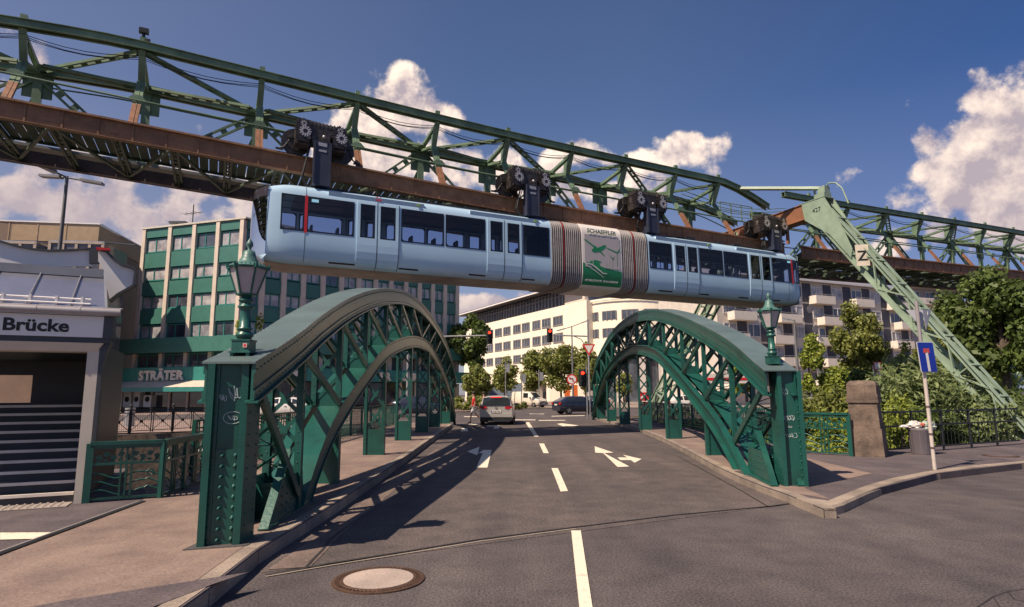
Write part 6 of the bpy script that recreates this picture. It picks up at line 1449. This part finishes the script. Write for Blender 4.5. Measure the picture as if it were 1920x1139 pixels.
# ------------------------------------------------------------------ vehicles
TYRE = mat('tyre', (.015,.015,.016), .8); RIM = mat('alloy_rim', (.42,.40,.39), .3, .7); CGL = mat('car_glass', (.02,.025,.03), .05, spec=1.0); HL = mat('tail_lamp', (.45,.01,.012), .2); HD = mat('head_lamp', (.6,.58,.55), .1)
def car(label, name, loc, yaw, st, paint, L_, trackw, wr, wx, rear=True, cat='car', van=False, extra=None, group=None, plate=''):
    """st: stations along x (rear to front): (x, zlow, zbelt, zroof, wbody, wroof)"""
    root = thing(name, label, cat, loc, group); root.rotation_euler = (0, 0, yaw); lo = Vector(loc)
    def P(x, y, z): return lo+Vector((x, y, z))
    m = MB(); rings = []
    for (x, zl, zb, zt_, wb, wr_) in st:
        half = [(.0, zl), (wb*.86, zl), (wb*.97, zl+.10), (wb, lerp(zl, zb, .55)), (wb*.975, zb-.04), (wb*.955, zb), (lerp(wb*.955, wr_, .9), lerp(zb, zt_, .88)), (wr_*.86, zt_-.005), (0, zt_+.012)]
        rings.append([P(x, -a, b) for a, b in half]+[P(x, a, b) for a, b in half[-2:0:-1]])
    n = len(rings[0]); vs = [v for r_ in rings for v in r_]
    m.add(vs, [(i*n+k, i*n+(k+1) % n, (i+1)*n+(k+1) % n, (i+1)*n+k) for i in range(len(st)-1) for k in range(n)], 0, True)
    m.add(rings[0], [tuple(range(n))], 0, True); m.add(rings[-1], [tuple(range(n))], 0, True); m.build('body', paint, root)
    def quad(i, j, k0, k1, t0=.06, t1=.94, s0=.08, s1=.92, off=.012):
        a, b, c, d = rings[i][k0], rings[j][k0], rings[j][k1], rings[i][k1]
        def Q(u, v): return (a.lerp(b, u)).lerp(d.lerp(c, u), v)
        nn = (b-a).cross(d-a).normalized(); cc = (a+b+c+d)/4
        if nn.dot(cc-P((st[0][0]+st[-1][0])/2, 0, .8)) < 0: nn = -nn
        return [Q(u, v)+nn*off for u, v in ((t0, s0), (t1, s0), (t1, s1), (t0, s1))]
    w_ = MB()
    sides = [i for i in range(len(st)-1) if st[i][3]-st[i][2] > .2 and st[i+1][3]-st[i+1][2] > .2]
    for i in sides:
        if van and i < 2: continue
        for k0, k1 in ((5, 6), (n-5, n-6)): w_.sheet(quad(i, i+1, k0, k1))
    for i in range(len(st)-1):
        if (st[i][3]-st[i][2] > .2) != (st[i+1][3]-st[i+1][2] > .2):   # windscreens
            if van and i == 0: continue
            up, dn = (i+1, i) if st[i+1][3]-st[i+1][2] > .2 else (i, i+1)
            a, b = rings[dn][7], rings[dn][n-7]; c, d = rings[up][n-7], rings[up][7]
            nn = Vector((-.5 if up > dn else .5, 0, .85)).normalized()*.015
            def Q(u, v): return (a.lerp(b, u)).lerp(d.lerp(c, u), v)+nn
            w_.sheet([Q(.05, .08), Q(.95, .08), Q(.93, .92), Q(.07, .92)])
    w_.build('window', CGL, root)
    for sx in wx:
        for sy in (-1, 1):
            t = MB(); c = P(sx, sy*(trackw-.02), wr); t.tube(c-Vector((0, sy*.10, 0)), c+Vector((0, sy*.10, 0)), wr, 20)
            ro = t.build('wheel', TYRE, root); t = MB(); c2 = c+Vector((0, sy*.101, 0)); t.tube(c2, c2+Vector((0, sy*.012, 0)), wr*.66, 18); to = t.build('rim', DARKST, ro); t = MB()
            for k in range(5):
                a = 2*math.pi*k/5+.3; v = Vector((math.cos(a), 0, math.sin(a))); t.beam(c2+Vector((0, sy*.014, 0)), c2+v*wr*.62+Vector((0, sy*.014, 0)), .07, .02, Vector((math.sin(a), 0, -math.cos(a))))
            t.build('spokes', RIM, ro)
    x0 = st[0][0]; wb = st[0][4]
    if extra: extra(root, P, x0, wb)
    return root
def wagon_rear(root, P, x0, wb):
    xr = x0-.012
    for s in (-1, 1):
        t = MB(); t.prism([P(xr+.02, s*.86, .98), P(xr+.02, s*.50, .96), P(xr+.02, s*.46, .87), P(xr+.02, s*.62, .82), P(xr+.06, s*.88, .84)], Vector((-.035, 0, 0))); t.build('tail_lamp', HL, root)
    t = MB(); t.prism([P(xr+.20, -.66, 1.42), P(xr+.20, .66, 1.42), P(xr-.005, .74, 1.02), P(xr-.005, -.74, 1.02)], Vector((-.02, 0, 0))); t.build('rear_window', CGL, root)
    t = MB(); t.box(*[v for v in (P(xr-.03, -.26, .70).x, P(xr+.02, 0, 0).x, P(0, -.26, 0).y, P(0, .26, 0).y)], .66, .77); po = t.build('number_plate', WHITE, root)
    t = MB(); t.box(P(xr-.034, 0, 0).x, P(xr-.03, 0, 0).x, P(0, .20, 0).y, P(0, .255, 0).y, .665, .765); t.build('plate_band', mat('eu_blue', (.01,.03,.3), .5), po)
    t = MB(); put_text(t, 'W·JK 402', .095, P(xr-.034, .17, .68), Vector((0, -1, 0)), UP, .002); t.build('plate_lettering', BLACK, po)
    t = MB(); t.box(P(xr-.05, 0, 0).x, P(xr+.3, 0, 0).x, P(0, -.84, 0).y, P(0, .84, 0).y, .22, .42); t.build('bumper', DARKST, root)
    t = MB(); t.box(P(xr-.06, 0, 0).x, P(xr+.3, 0, 0).x, P(0, -.85, 0).y, P(0, .85, 0).y, .42, .60); t.build('bumper_cover', SILV, root)
    t = MB(); t.box(P(xr+.16, 0, 0).x, P(xr+.3, 0, 0).x, P(0, -.28, 0).y, P(0, .28, 0).y, 1.43, 1.475); t.build('brake_lamp', emat('brake_red', (.8, .03, .02), .8), root)
    t = MB(); c = P(xr-.004, 0, .89); t.tube(c, c+Vector((-.02, 0, 0)), .06, 16); t.build('badge', RIM, root)
    for s in (-1, 1):
        t = MB(); t.obox(P(1.2+x0+1.9, s*.98, 1.02), (.06, 0, 0), (0, .11, 0), (0, 0, .07)); t.build('mirror', DARKST, root)
        t = MB(); t.beam(P(x0+.6, s*.58, 1.545), P(x0+2.6, s*.58, 1.545), .03, .04); t.build('roof_rail', DARKST, root)
SILV = mat('silver_paint', (.46,.43,.40), .35, .3, var=.03, coat=.5); NAVYP = mat('dark_blue_paint', (.018,.024,.045), .22, .2, var=.05, coat=.8); VANP = mat('van_cream', (.62,.55,.45), .4, var=.04)
wagon = [(-2.3,.30,.96,1.00,.86,.80),(-2.26,.28,1.0,1.05,.88,.80),(-2.02,.25,1.0,1.47,.90,.64),(-1.2,.22,.98,1.51,.90,.66),(0.1,.22,.96,1.52,.90,.67),(.75,.22,.95,1.42,.90,.66),(1.35,.22,.96,1.00,.89,.74),(2.05,.24,.86,.90,.86,.70),(2.3,.32,.70,.72,.74,.60)]
hatch = [(-1.98,.32,.90,.92,.80,.74),(-1.90,.26,.98,1.02,.84,.76),(-1.30,.22,.98,1.35,.86,.60),(-.7,.20,.96,1.42,.87,.62),(.15,.20,.94,1.41,.87,.62),(.55,.20,.93,1.30,.87,.60),(1.10,.20,.92,.97,.86,.72),(1.7,.24,.82,.86,.83,.68),(1.98,.32,.64,.66,.70,.58)]
vanst = [(-2.1,.30,1.05,1.80,.86,.74),(-2.0,.24,1.08,1.85,.88,.76),(-.3,.22,1.08,1.86,.88,.76),(.55,.22,1.06,1.80,.88,.74),(1.35,.22,1.08,1.12,.87,.74),(1.95,.26,.90,.94,.84,.70),(2.15,.34,.70,.72,.74,.6)]
cpos = gnd(933, 797.5, .0); car('silver estate car with glowing brake lamp leaving the bridge, seen from behind', 'estate_car', (cpos.x, cpos.y+2.2, .01), R(88), wagon, SILV, 4.6, .80, .32, (-1.35, 1.35), extra=wagon_rear)
def hatch_rear(root, P, x0, wb):
    for s in (-1, 1):
        t = MB(); t.obox(P(x0+.05, s*.70, .86), (.06, 0, 0), (0, .15, 0), (0, 0, .08)); t.build('tail_lamp', HL, root); t = MB(); t.obox(P(x0+2.7, s*.95, .98), (.06, 0, 0), (0, .1, 0), (0, 0, .06)); t.build('mirror', NAVYP, root)
        t = MB(); t.obox(P(x0+1.75, s*.878, .80), (.08, 0, 0), (0, .012, 0), (0, 0, .014)); t.build('door_handle', DARKST, root)
        for xx in (1.05, 2.1): t = MB(); t.obox(P(x0+xx, s*.879, .62), (.006, 0, 0), (0, .004, 0), (0, 0, .30)); t.build('door_seam', BLACK, root)
    t = MB(); t.box(P(x0-.02, 0, 0).x, P(x0+.02, 0, 0).x, P(0, -.26, 0).y, P(0, .26, 0).y, .72, .83); t.build('number_plate', WHITE, root)
cpos = gnd(1058, 777.5, 0); car('dark blue hatchback crossing the junction to the right', 'hatchback', (cpos.x+1.2, cpos.y+.6, .01), R(20), hatch, NAVYP, 4, .76, .31, (-1.22, 1.28), extra=hatch_rear)
cpos = gnd(1107, 769, 0); car('dark car mostly hidden behind the right arch, beyond the dark blue hatchback', 'saloon_car', (cpos.x+.2, cpos.y, .01), R(160), hatch, NAVYP, 4, .76, .31, (-1.22, 1.28), extra=hatch_rear)
def van_x(root, P, x0, wb):
    for s in (-1, 1):
        t = MB(); t.obox(P(2.02, s*.62, .74), (.08, 0, 0), (0, .14, 0), (0, 0, .08)); t.build('head_lamp', HD, root); t = MB(); t.obox(P(.95, s*.97, 1.12), (.06, 0, 0), (0, .09, 0), (0, 0, .09)); t.build('mirror', DARKST, root)
    t = MB(); t.obox(P(2.1, 0, .44), (.12, 0, 0), (0, .80, 0), (0, 0, .12)); t.build('bumper', mat('bumper_grey', (.12,.12,.14), .6), root)
    t = MB(); t.obox(P(2.14, 0, .66), (.03, 0, 0), (0, .42, 0), (0, 0, .06)); t.build('grille', DARK, root)
    t = MB(); t.obox(P(2.23, 0, .45), (.01, 0, 0), (0, .24, 0), (0, 0, .05)); t.build('number_plate', WHITE, root)
cpos = gnd(993, 765.5, 0); car('cream panel van facing the camera on the far side of the junction', 'panel_van', (cpos.x, cpos.y+1, .06), R(-42), vanst, VANP, 4.2, .78, .32, (-1.3, 1.35), cat='van', van=True, extra=van_x)
for i, (px, Y, yaw, pt, lab) in enumerate(((1580, 47, 5, mat('pale_car', (.5,.48,.46), .3, .3), 'pale car parked beyond the river right of the sapling'), (1290, 52, 8, mat('white_car', (.6,.58,.56), .3), 'white car parked beyond the river, seen through the right arch'),
    (1322, 53, 5, NAVYP, 'dark car parked behind the white one, seen through the right arch'), (785, 46, 2, NAVYP, 'black car seen through the posts of the left arch'), (548, 44, 4, mat('white_car', (.6,.58,.56), .3), 'white car beside the shop seen through the left lattice'), (1548, 48, 5, mat('grey_car', (.25,.25,.26), .3, .3), 'grey car parked left of the pale one beyond the river'))):
    p = at(px, 760, Y); car(lab, 'parked_car', (p.x, Y, .06), R(yaw), hatch, pt, 4, .76, .31, (-1.22, 1.28), extra=hatch_rear, group='cars parked along the far streets')
# long pale lorry / shelter between trees
m = MB(); p = at(930, 752, 98); m.box(p.x-4.5, p.x+4, 98, 100, .3, 3.2); sh = m.build('bus_shelter', mat('shelter_blue', (.20,.24,.30), .4)); tag(sh, 'long low blue grey bus shelter wall behind the silver car', 'shelter')
# ------------------------------------------------------------------ people
def person(label, loc, yaw, pose, shirt, legs, skin_c=(.42, .24, .17), hair=(.03, .02, .015), sc=1.0, shorts=True, bag=False):
    root = thing('person', label, 'person', loc); root.rotation_euler = (0, 0, yaw); lo = Vector(loc)
    SK = mat('skin', skin_c, .6, var=.05); J = {k: lo+Vector(v)*sc for k, v in pose.items()}
    def skinned(nm, nodes, edges, rad, mt):
        me = bpy.data.meshes.new(nm); idx = {k: i for i, k in enumerate(nodes)}; me.from_pydata([tuple(J[k]-lo) for k in nodes], [(idx[a], idx[b]) for a, b in edges], []); o = bpy.data.objects.new(nm, me); col.objects.link(o); o.parent = root
        md = o.modifiers.new('skin', 'SKIN')
        for k, i in idx.items(): me.skin_vertices[0].data[i].radius = (rad[k]*sc, rad[k]*sc*.9); me.skin_vertices[0].data[i].use_root = (i == 0)
        md.use_smooth_shade = True; s = o.modifiers.new('sub', 'SUBSURF'); s.levels = 1; s.render_levels = 1; me.materials.append(mt); return o
    E_ = [('pelvis','waist'),('waist','chest'),('chest','neck'),('neck','head'),('head','crown'),('pelvis','hipL'),('hipL','kneeL'),('kneeL','ankL'),('ankL','toeL'),('pelvis','hipR'),('hipR','kneeR'),('kneeR','ankR'),('ankR','toeR'),('chest','shL'),('shL','elL'),('elL','wrL'),('wrL','haL'),('chest','shR'),('shR','elR'),('elR','wrR'),('wrR','haR')]
    rad = dict(pelvis=.13, waist=.12, chest=.145, neck=.055, head=.095, crown=.075, shL=.062, shR=.062, elL=.042, elR=.042, wrL=.028, wrR=.028, haL=.034, haR=.034, hipL=.085, hipR=.085, kneeL=.056, kneeR=.056, ankL=.038, ankR=.038, toeL=.034, toeR=.034)
    b = skinned('body', list(rad), E_, rad, SK)
    rs = dict(waist=.145, chest=.168, shL=.085, shR=.085, esL=.062, esR=.062, low=.155)
    J['esL'] = J['shL'].lerp(J['elL'], .75); J['esR'] = J['shR'].lerp(J['elR'], .75); J['low'] = J['pelvis'].lerp(J['waist'], .3)
    skinned('shirt', list(rs), [('low','waist'),('waist','chest'),('chest','shL'),('chest','shR'),('shL','esL'),('shR','esR')], rs, shirt)
    f = .85 if shorts else 1.9
    J['ktL'] = J['hipL'].lerp(J['kneeL'], .85) if shorts else J['ankL']; J['ktR'] = J['hipR'].lerp(J['kneeR'], .85) if shorts else J['ankR']
    rt = dict(pelvis=.15, hipL=.105, hipR=.105, ktL=.09 if shorts else .06, ktR=.09 if shorts else .06); ed = [('pelvis','hipL'),('pelvis','hipR')]
    if shorts: ed += [('hipL','ktL'),('hipR','ktR')]
    else: rt['kneeL'] = rt['kneeR'] = .075; ed += [('hipL','kneeL'),('kneeL','ktL'),('hipR','kneeR'),('kneeR','ktR')]
    skinned('shorts' if shorts else 'trousers', list(rt), ed, rt, legs)
    h = MB(); h.sphere(J['crown']-lo+Vector((-.01, 0, .01))*sc, .108*sc, 12, 8); ho = h.build('hair', mat('hair_dark', hair, .7)); ho.parent = root
    for s in 'LR':
        q = MB(); a = J['ank'+s]-lo; t_ = J['toe'+s]-lo; q.beam(a-UP*.03*sc-(t_-a)*.35, t_+(t_-a)*.1-UP*.0, .09*sc, .07*sc, (0, 1, 0)); so_ = q.build('shoe', mat('shoe_dark', (.03,.02,.03), .6)); so_.parent = root
    return root
walk = dict(pelvis=(0,0,.93), waist=(.01,0,1.08), chest=(.02,0,1.32), neck=(.03,0,1.48), head=(.05,0,1.60), crown=(.045,0,1.68), hipL=(0,.09,.88), kneeL=(.16,.09,.50), ankL=(.20,.09,.09), toeL=(.34,.09,.045), hipR=(0,-.09,.88), kneeR=(-.10,-.09,.48), ankR=(-.42,-.09,.22), toeR=(-.44,-.09,.08),
  shL=(.02,.20,1.38), elL=(-.08,.24,1.12), wrL=(.02,.25,.88), haL=(.05,.25,.80), shR=(.02,-.20,1.38), elR=(.06,-.24,1.12), wrR=(.22,-.24,.93), haR=(.27,-.24,.87))
p = gnd(889, 794.5, 0); person('person in red t-shirt and white shorts walking left of the silver car', (p.x, p.y, .0), R(178), walk, mat('shirt_red', (.55,.02,.02), .8), mat('shorts_white', (.55,.55,.58), .8))
stand = dict(walk); stand.update(kneeR=(.02,-.1,.48), ankR=(.0,-.1,.09), toeR=(.14,-.1,.045), kneeL=(.03,.1,.48), ankL=(0,.1,.09), toeL=(.14,.1,.045))
p = at(908, 770, 41); person('person with dark hair half hidden behind the left rear corner of the silver car', (p.x, 41, .0), R(200), stand, mat('shirt_greyblue', (.12,.13,.17), .8), mat('trousers_dark', (.03,.03,.05), .8), shorts=False)
p = at(187, 790, 25.5); person('person in a blue top standing at the far railing beside the station column', (p.x, 25.5, .05), R(60), stand, mat('shirt_blue', (.05,.13,.22), .8), mat('trousers_dark', (.03,.03,.05), .8), shorts=False)
# ------------------------------------------------------------------ street furniture beyond the bridge
def signal(parent, c, yaw=0, lit_='red'):
    ex = Vector((math.cos(yaw), math.sin(yaw), 0)); fy = Vector((math.sin(yaw), -math.cos(yaw), 0)); m = MB(); m.obox(c, ex*.16, fy*.12, UP*.48); m.obox(c-fy*.14, ex*.24, fy*.006, UP*.56)
    for k in range(3): m.lathe([(.125, 0), (.125, .001)], c, 3) if False else m.tube(c+fy*.12+UP*(.31-k*.31)+UP*.0, c+fy*.26+UP*(.31-k*.31), .118, 12, cap=False)
    h = m.build('signal_head', mat('signal_black', (.02,.022,.025), .5), parent)
    for k, nm in enumerate(('red', 'amber', 'green')):
        l = MB(); q = c+fy*.125+UP*(.31-k*.31); l.tube(q, q+fy*.01, .105, 14); l.build(nm+'_lamp', emat('signal_red_lit', (1, .03, .01), 3.5) if nm == 'red' and lit_ == 'red' else mat('signal_lens_dark', (.03,.03,.03), .3), h)
def mast(label, x, Y, ztop, arm=None, heads=(), r=.07, name='traffic_light', cat='traffic light', group=None):
    root = thing(name, label, cat, (x, Y, 0), group); m = MB(); m.tube((x, Y, 0), (x, Y, ztop), r, 10, r*.75); m.build('mast', GALV, root)
    if arm:
        m = MB(); m.tube((x, Y, arm[1]), (arm[0], Y, arm[1]+.1), .06, 8); pts = [Vector((x, Y, arm[1]-1.9)), Vector((lerp(x, arm[0], .06), Y, arm[1]-.9)), Vector((lerp(x, arm[0], .2), Y, arm[1]-.25)), Vector((lerp(x, arm[0], .4), Y, arm[1]))]; m.path(pts, .035, 6); m.build('arm', GALV, root)
    for (hx, hz) in heads: signal(root, Vector((hx, Y-.1, hz)))
    return root
q = at(918, 632, 48); q2 = at(790, 634, 48); mast('overhead red traffic light on a long arm before the green block', q2.x-1.0, 48, q.z+.9, (q.x-.3, q.z), [(q.x, q.z)], .12)
q = at(1031, 629, 50); q2 = at(1102, 603, 50); mast('overhead red traffic light on an arm from the mast in front of the cream corner', q2.x, 50, q2.z, (q.x+.3, q.z-.1), [(q.x, q.z)], .085)
q = at(1092, 709, 41); mast('low red traffic light beside the left foot of the right arch', q.x+.28, 41, q.z+.9, None, [(q.x, q.z)], .05)
q = at(948, 700, 70)
for i, (px, Y, zt_, lab) in enumerate(((978, 72, 4.2, 'grey signal mast left of the white van'), (1011, 75, 4.5, 'grey signal mast right above the white van'), (948, 74, 5.5, 'thin pole standing behind the silver car'))):
    p = at(px, 740, Y); t = thing('signal_mast', lab, 'traffic light', (p.x, Y, 0), 'far signal masts'); m = MB(); m.tube((p.x, Y, 0), (p.x, Y, zt_), .06, 8); m.build('mast', GALV, t); m = MB(); m.obox((p.x+.3, Y, zt_-.8), (.2, 0, 0), (0, .15, 0), (0, 0, .5)); m.build('signal_back', GALV, t)
def light(label, px, py, Y, arms, grp=None):
    tpt = at(px, py, Y); x = tpt.x; root = thing('street_light', label, 'street lamp', (x, Y, 0), grp); m = MB(); m.tube((x, Y, 0), (x, Y, tpt.z), .11, 10, .06); m.build('mast', mat('mast_grey', (.16,.16,.17), .5), root)
    for ax, ay, dz in arms:
        m = MB(); a = Vector((x, Y, tpt.z-.05)); b = a+Vector((ax, ay, dz)); m.tube(a, b, .04, 6); m.build('arm', mat('mast_grey', (.16,.16,.17), .5), root); h = MB(); d = (b-a).normalized(); sd_ = d.cross(UP).normalized(); h.obox(b+d*.2, d*.42, sd_*.14, UP*.05); h.build('lamp_head', mat('head_grey', (.2,.2,.21), .4), root)
light('tall grey street light with two arms in front of the cream office building', 1072, 612, 62, [(-.9, 0, -.25), (1.2, 0, .45)])
light('slim dark street light with three arms behind the station roof', 126, 331, 24, [(-.45, .0, .03), (-.35, -.5, .15), (.75, .1, -.12)])
light('slim street light mast rising behind the right lantern', 1489, 600, 40, [(.0, .9, .2)])
p0 = at(1104, 657, 44); t = thing('give_way_sign', 'red and white triangular give way sign at the left foot of the right arch', 'road sign', (p0.x, 44, 0)); m = MB(); m.tube((p0.x, 44, 0), (p0.x, 44, p0.z+.5), .035, 8); m.build('pole', GALV, t)
m = MB(); r_ = .47; m.prism([p0+Vector((-r_, -.05, .42)), p0+Vector((r_, -.05, .42)), p0+Vector((0, -.05, -.42))], (0, .01, 0)); pl = m.build('red_triangle', RED, t); m = MB(); r_ = .31; m.prism([p0+Vector((-r_, -.056, .335)), p0+Vector((r_, -.056, .335)), p0+Vector((0, -.056, -.22))], (0, .004, 0)); m.build('white_triangle', WHITE, pl)
p0 = at(1072, 712, 58); t = thing('prohibition_sign', 'round no left turn sign on the tall street light mast', 'road sign', (p0.x, 57.8, 0)); m = MB(); m.tube(p0+Vector((0, -.15, 0)), p0+Vector((0, -.17, 0)), .48, 24); pl = m.build('red_disc', RED, t)
m = MB(); m.tube(p0+Vector((0, -.17, 0)), p0+Vector((0, -.178, 0)), .37, 24); wl = m.build('white_disc', WHITE, pl); m = MB(); m.beam(p0+Vector((.1, -.185, -.22)), p0+Vector((.1, -.185, .08)), .07, .01, (1, 0, 0)); m.beam(p0+Vector((.1, -.185, .08)), p0+Vector((-.16, -.185, .08)), .07, .01, (0, 0, 1)); m.prism([p0+Vector((-.12, -.19, .2)), p0+Vector((-.12, -.19, -.04)), p0+Vector((-.26, -.19, .08))], (0, .01, 0)); m.build('arrow', BLACK, t)
m = MB(); m.beam(p0+Vector((-.27, -.195, .27)), p0+Vector((.27, -.195, -.27)), .06, .008, (1, 0, 1)); m.build('red_bar', RED, t)
p0 = at(501, 722, 26); t = thing('prohibition_sign', 'round red edged sign seen just right of the left end post', 'road sign', (p0.x, 26, 0)); m = MB(); m.tube((p0.x, 26, 0), (p0.x, 26, p0.z+.2), .03, 6); m.build('pole', GALV, t); m = MB(); m.tube(p0+Vector((0, -.05, 0)), p0+Vector((0, -.07, 0)), .22, 20); pl = m.build('red_disc', RED, t); m = MB(); m.tube(p0+Vector((0, -.07, 0)), p0+Vector((0, -.078, 0)), .15, 20); m.build('white_disc', WHITE, pl)
p0 = at(1640, 690, 36); t = thing('bus_stop_sign', 'small red framed stop sign on a grey pole above the stone pillar', 'road sign', (p0.x, 36, 0)); m = MB(); m.tube((p0.x-.06, 36, 0), (p0.x-.06, 36, p0.z+.15), .07, 8); m.build('pole', GALV, t); m = MB(); m.obox(p0+Vector((.1, -.1, .1)), (.20, 0, 0), (0, .015, 0), (0, 0, .23)); pl = m.build('frame', RED, t); m = MB(); m.obox(p0+Vector((.1, -.118, .1)), (.16, 0, 0), (0, .004, 0), (0, 0, .18)); m.build('plate', WHITE, pl)
for i, (px, lab) in enumerate(((1215, 'red and white chevron plate seen through the right arch lattice'), (1206, 'small red warning plate beside the chevron plate beyond the right arch'))):
    p0 = at(px, 752+i*-8, 52); m = MB(); m.obox(p0, (.28, 0, 0), (0, .02, 0), (0, 0, .35)); o = m.build('warning_plate', RED); tag(o, lab, 'road sign'); m = MB(); m.obox(p0-Vector((0, .024, 0)), Vector((.2, 0, .12)), (0, .003, 0), Vector((-.04, 0, .07))); m.build('white_stripe', WHITE, o)
m = MB(); p0 = at(1360, 712, 50); m.box(p0.x-2.6, p0.x+2.6, 50, 52.2, p0.z-.3, p0.z+.45); o = m.build('awning', mat('awning_white', (.6,.55,.52), .6)); tag(o, 'white stall awning with a red band seen through the right arch lattice', 'awning'); m = MB(); m.box(p0.x-2.6, p0.x+2.6, 49.97, 49.99, p0.z-.05, p0.z+.15); m.build('red_band', RED, o)
# fence with star pattern on the far bank at the left
P = at(150, 815, 24.2); Q = at(455, 803, 31.5); P.z = Q.z = .05; fr = thing('star_fence', 'dark iron fence with star patterned panels on the far bank at the left', 'fence', P); d = Q-P; t_ = d.normalized(); n = Vector((-t_.y, t_.x, 0)); IR = mat('fence_iron', (.035,.03,.03), .6)
m = MB(); m.beam(P+UP*.98, Q+UP*.98, .05, .05, n); m.beam(P+UP*.12, Q+UP*.12, .03, .03, n); m.beam(P+UP*.86, Q+UP*.86, .03, .03, n); m.build('rail', IR, fr)
k = 0; npan = 8
for k in range(npan):
    m = MB(); a = P+d*(k+.05)/npan; b = P+d*(k+.95)/npan; c = (a+b)/2
    for e in (a, b): m.beam(e+UP*.05, e+UP*.9, .035, .035, t_)
    m.beam(a+UP*.15, b+UP*.84, .02, .02, n); m.beam(b+UP*.15, a+UP*.84, .02, .02, n); m.obox(c+UP*.5, t_*.07, n*.02, UP*.06)
    for q in range(1, 9): e = a.lerp(b, q/9); m.beam(e+UP*.12, e+UP*.86, .008, .008, t_)
    m.build('panel', IR, fr)
    if k % 2 == 0: m = MB(); e = P+d*k/npan; m.tube(e, e+UP*1.12, .045, 8); m.sphere(e+UP*1.16, .06, 8, 6); m.build('fence_post', IR, fr)
# bank fence on the right beyond the river, wall coping
P = Vector((8.2, farY(8.2)+.2, 0)); Q = Vector((34, farY(34)+.2, 0)); d = Q-P; t_ = d.normalized(); n = Vector((-t_.y, t_.x, 0)); fr = thing('bank_fence', 'white picket fence along the far river bank behind the stone pillar', 'fence', P); m = MB(); x = 0
m.beam(P+UP*.95, Q+UP*.95, .05, .05, n)
while x < d.length: e = P+t_*x; m.beam(e+UP*.02, e+UP*.95, .05, .03, t_); x += .22
m.build('pickets', mat('fence_pale', (.4,.38,.36), .6), fr)
m = MB(); m.beam(P-UP*.25, Q-UP*.25, .5, .45, n); struct(m.build('bank_coping', STONE))
# litter bin at the shop street, planter
p0 = at(243, 785, 33); m = MB(); m.tube((p0.x, 33, .05), (p0.x, 33, 1.0), .25, 14); tag(m.build('waste_bin', GALV), 'grey cylindrical waste bin across the street below the shop window', 'waste bin')
m = MB(); p0 = at(213, 770, 40); m.lathe([(.3, 0), (.42, .5), (.34, 1.1), (.25, 1.5), (.1, 1.9), (.06, 2.6)], (p0.x, 40, .05), 14); tag(m.build('ice_cream_figure', mat('figure_cream', (.5,.42,.22), .6)), 'tall cream coloured cone shaped figure beside the station column', 'figure')
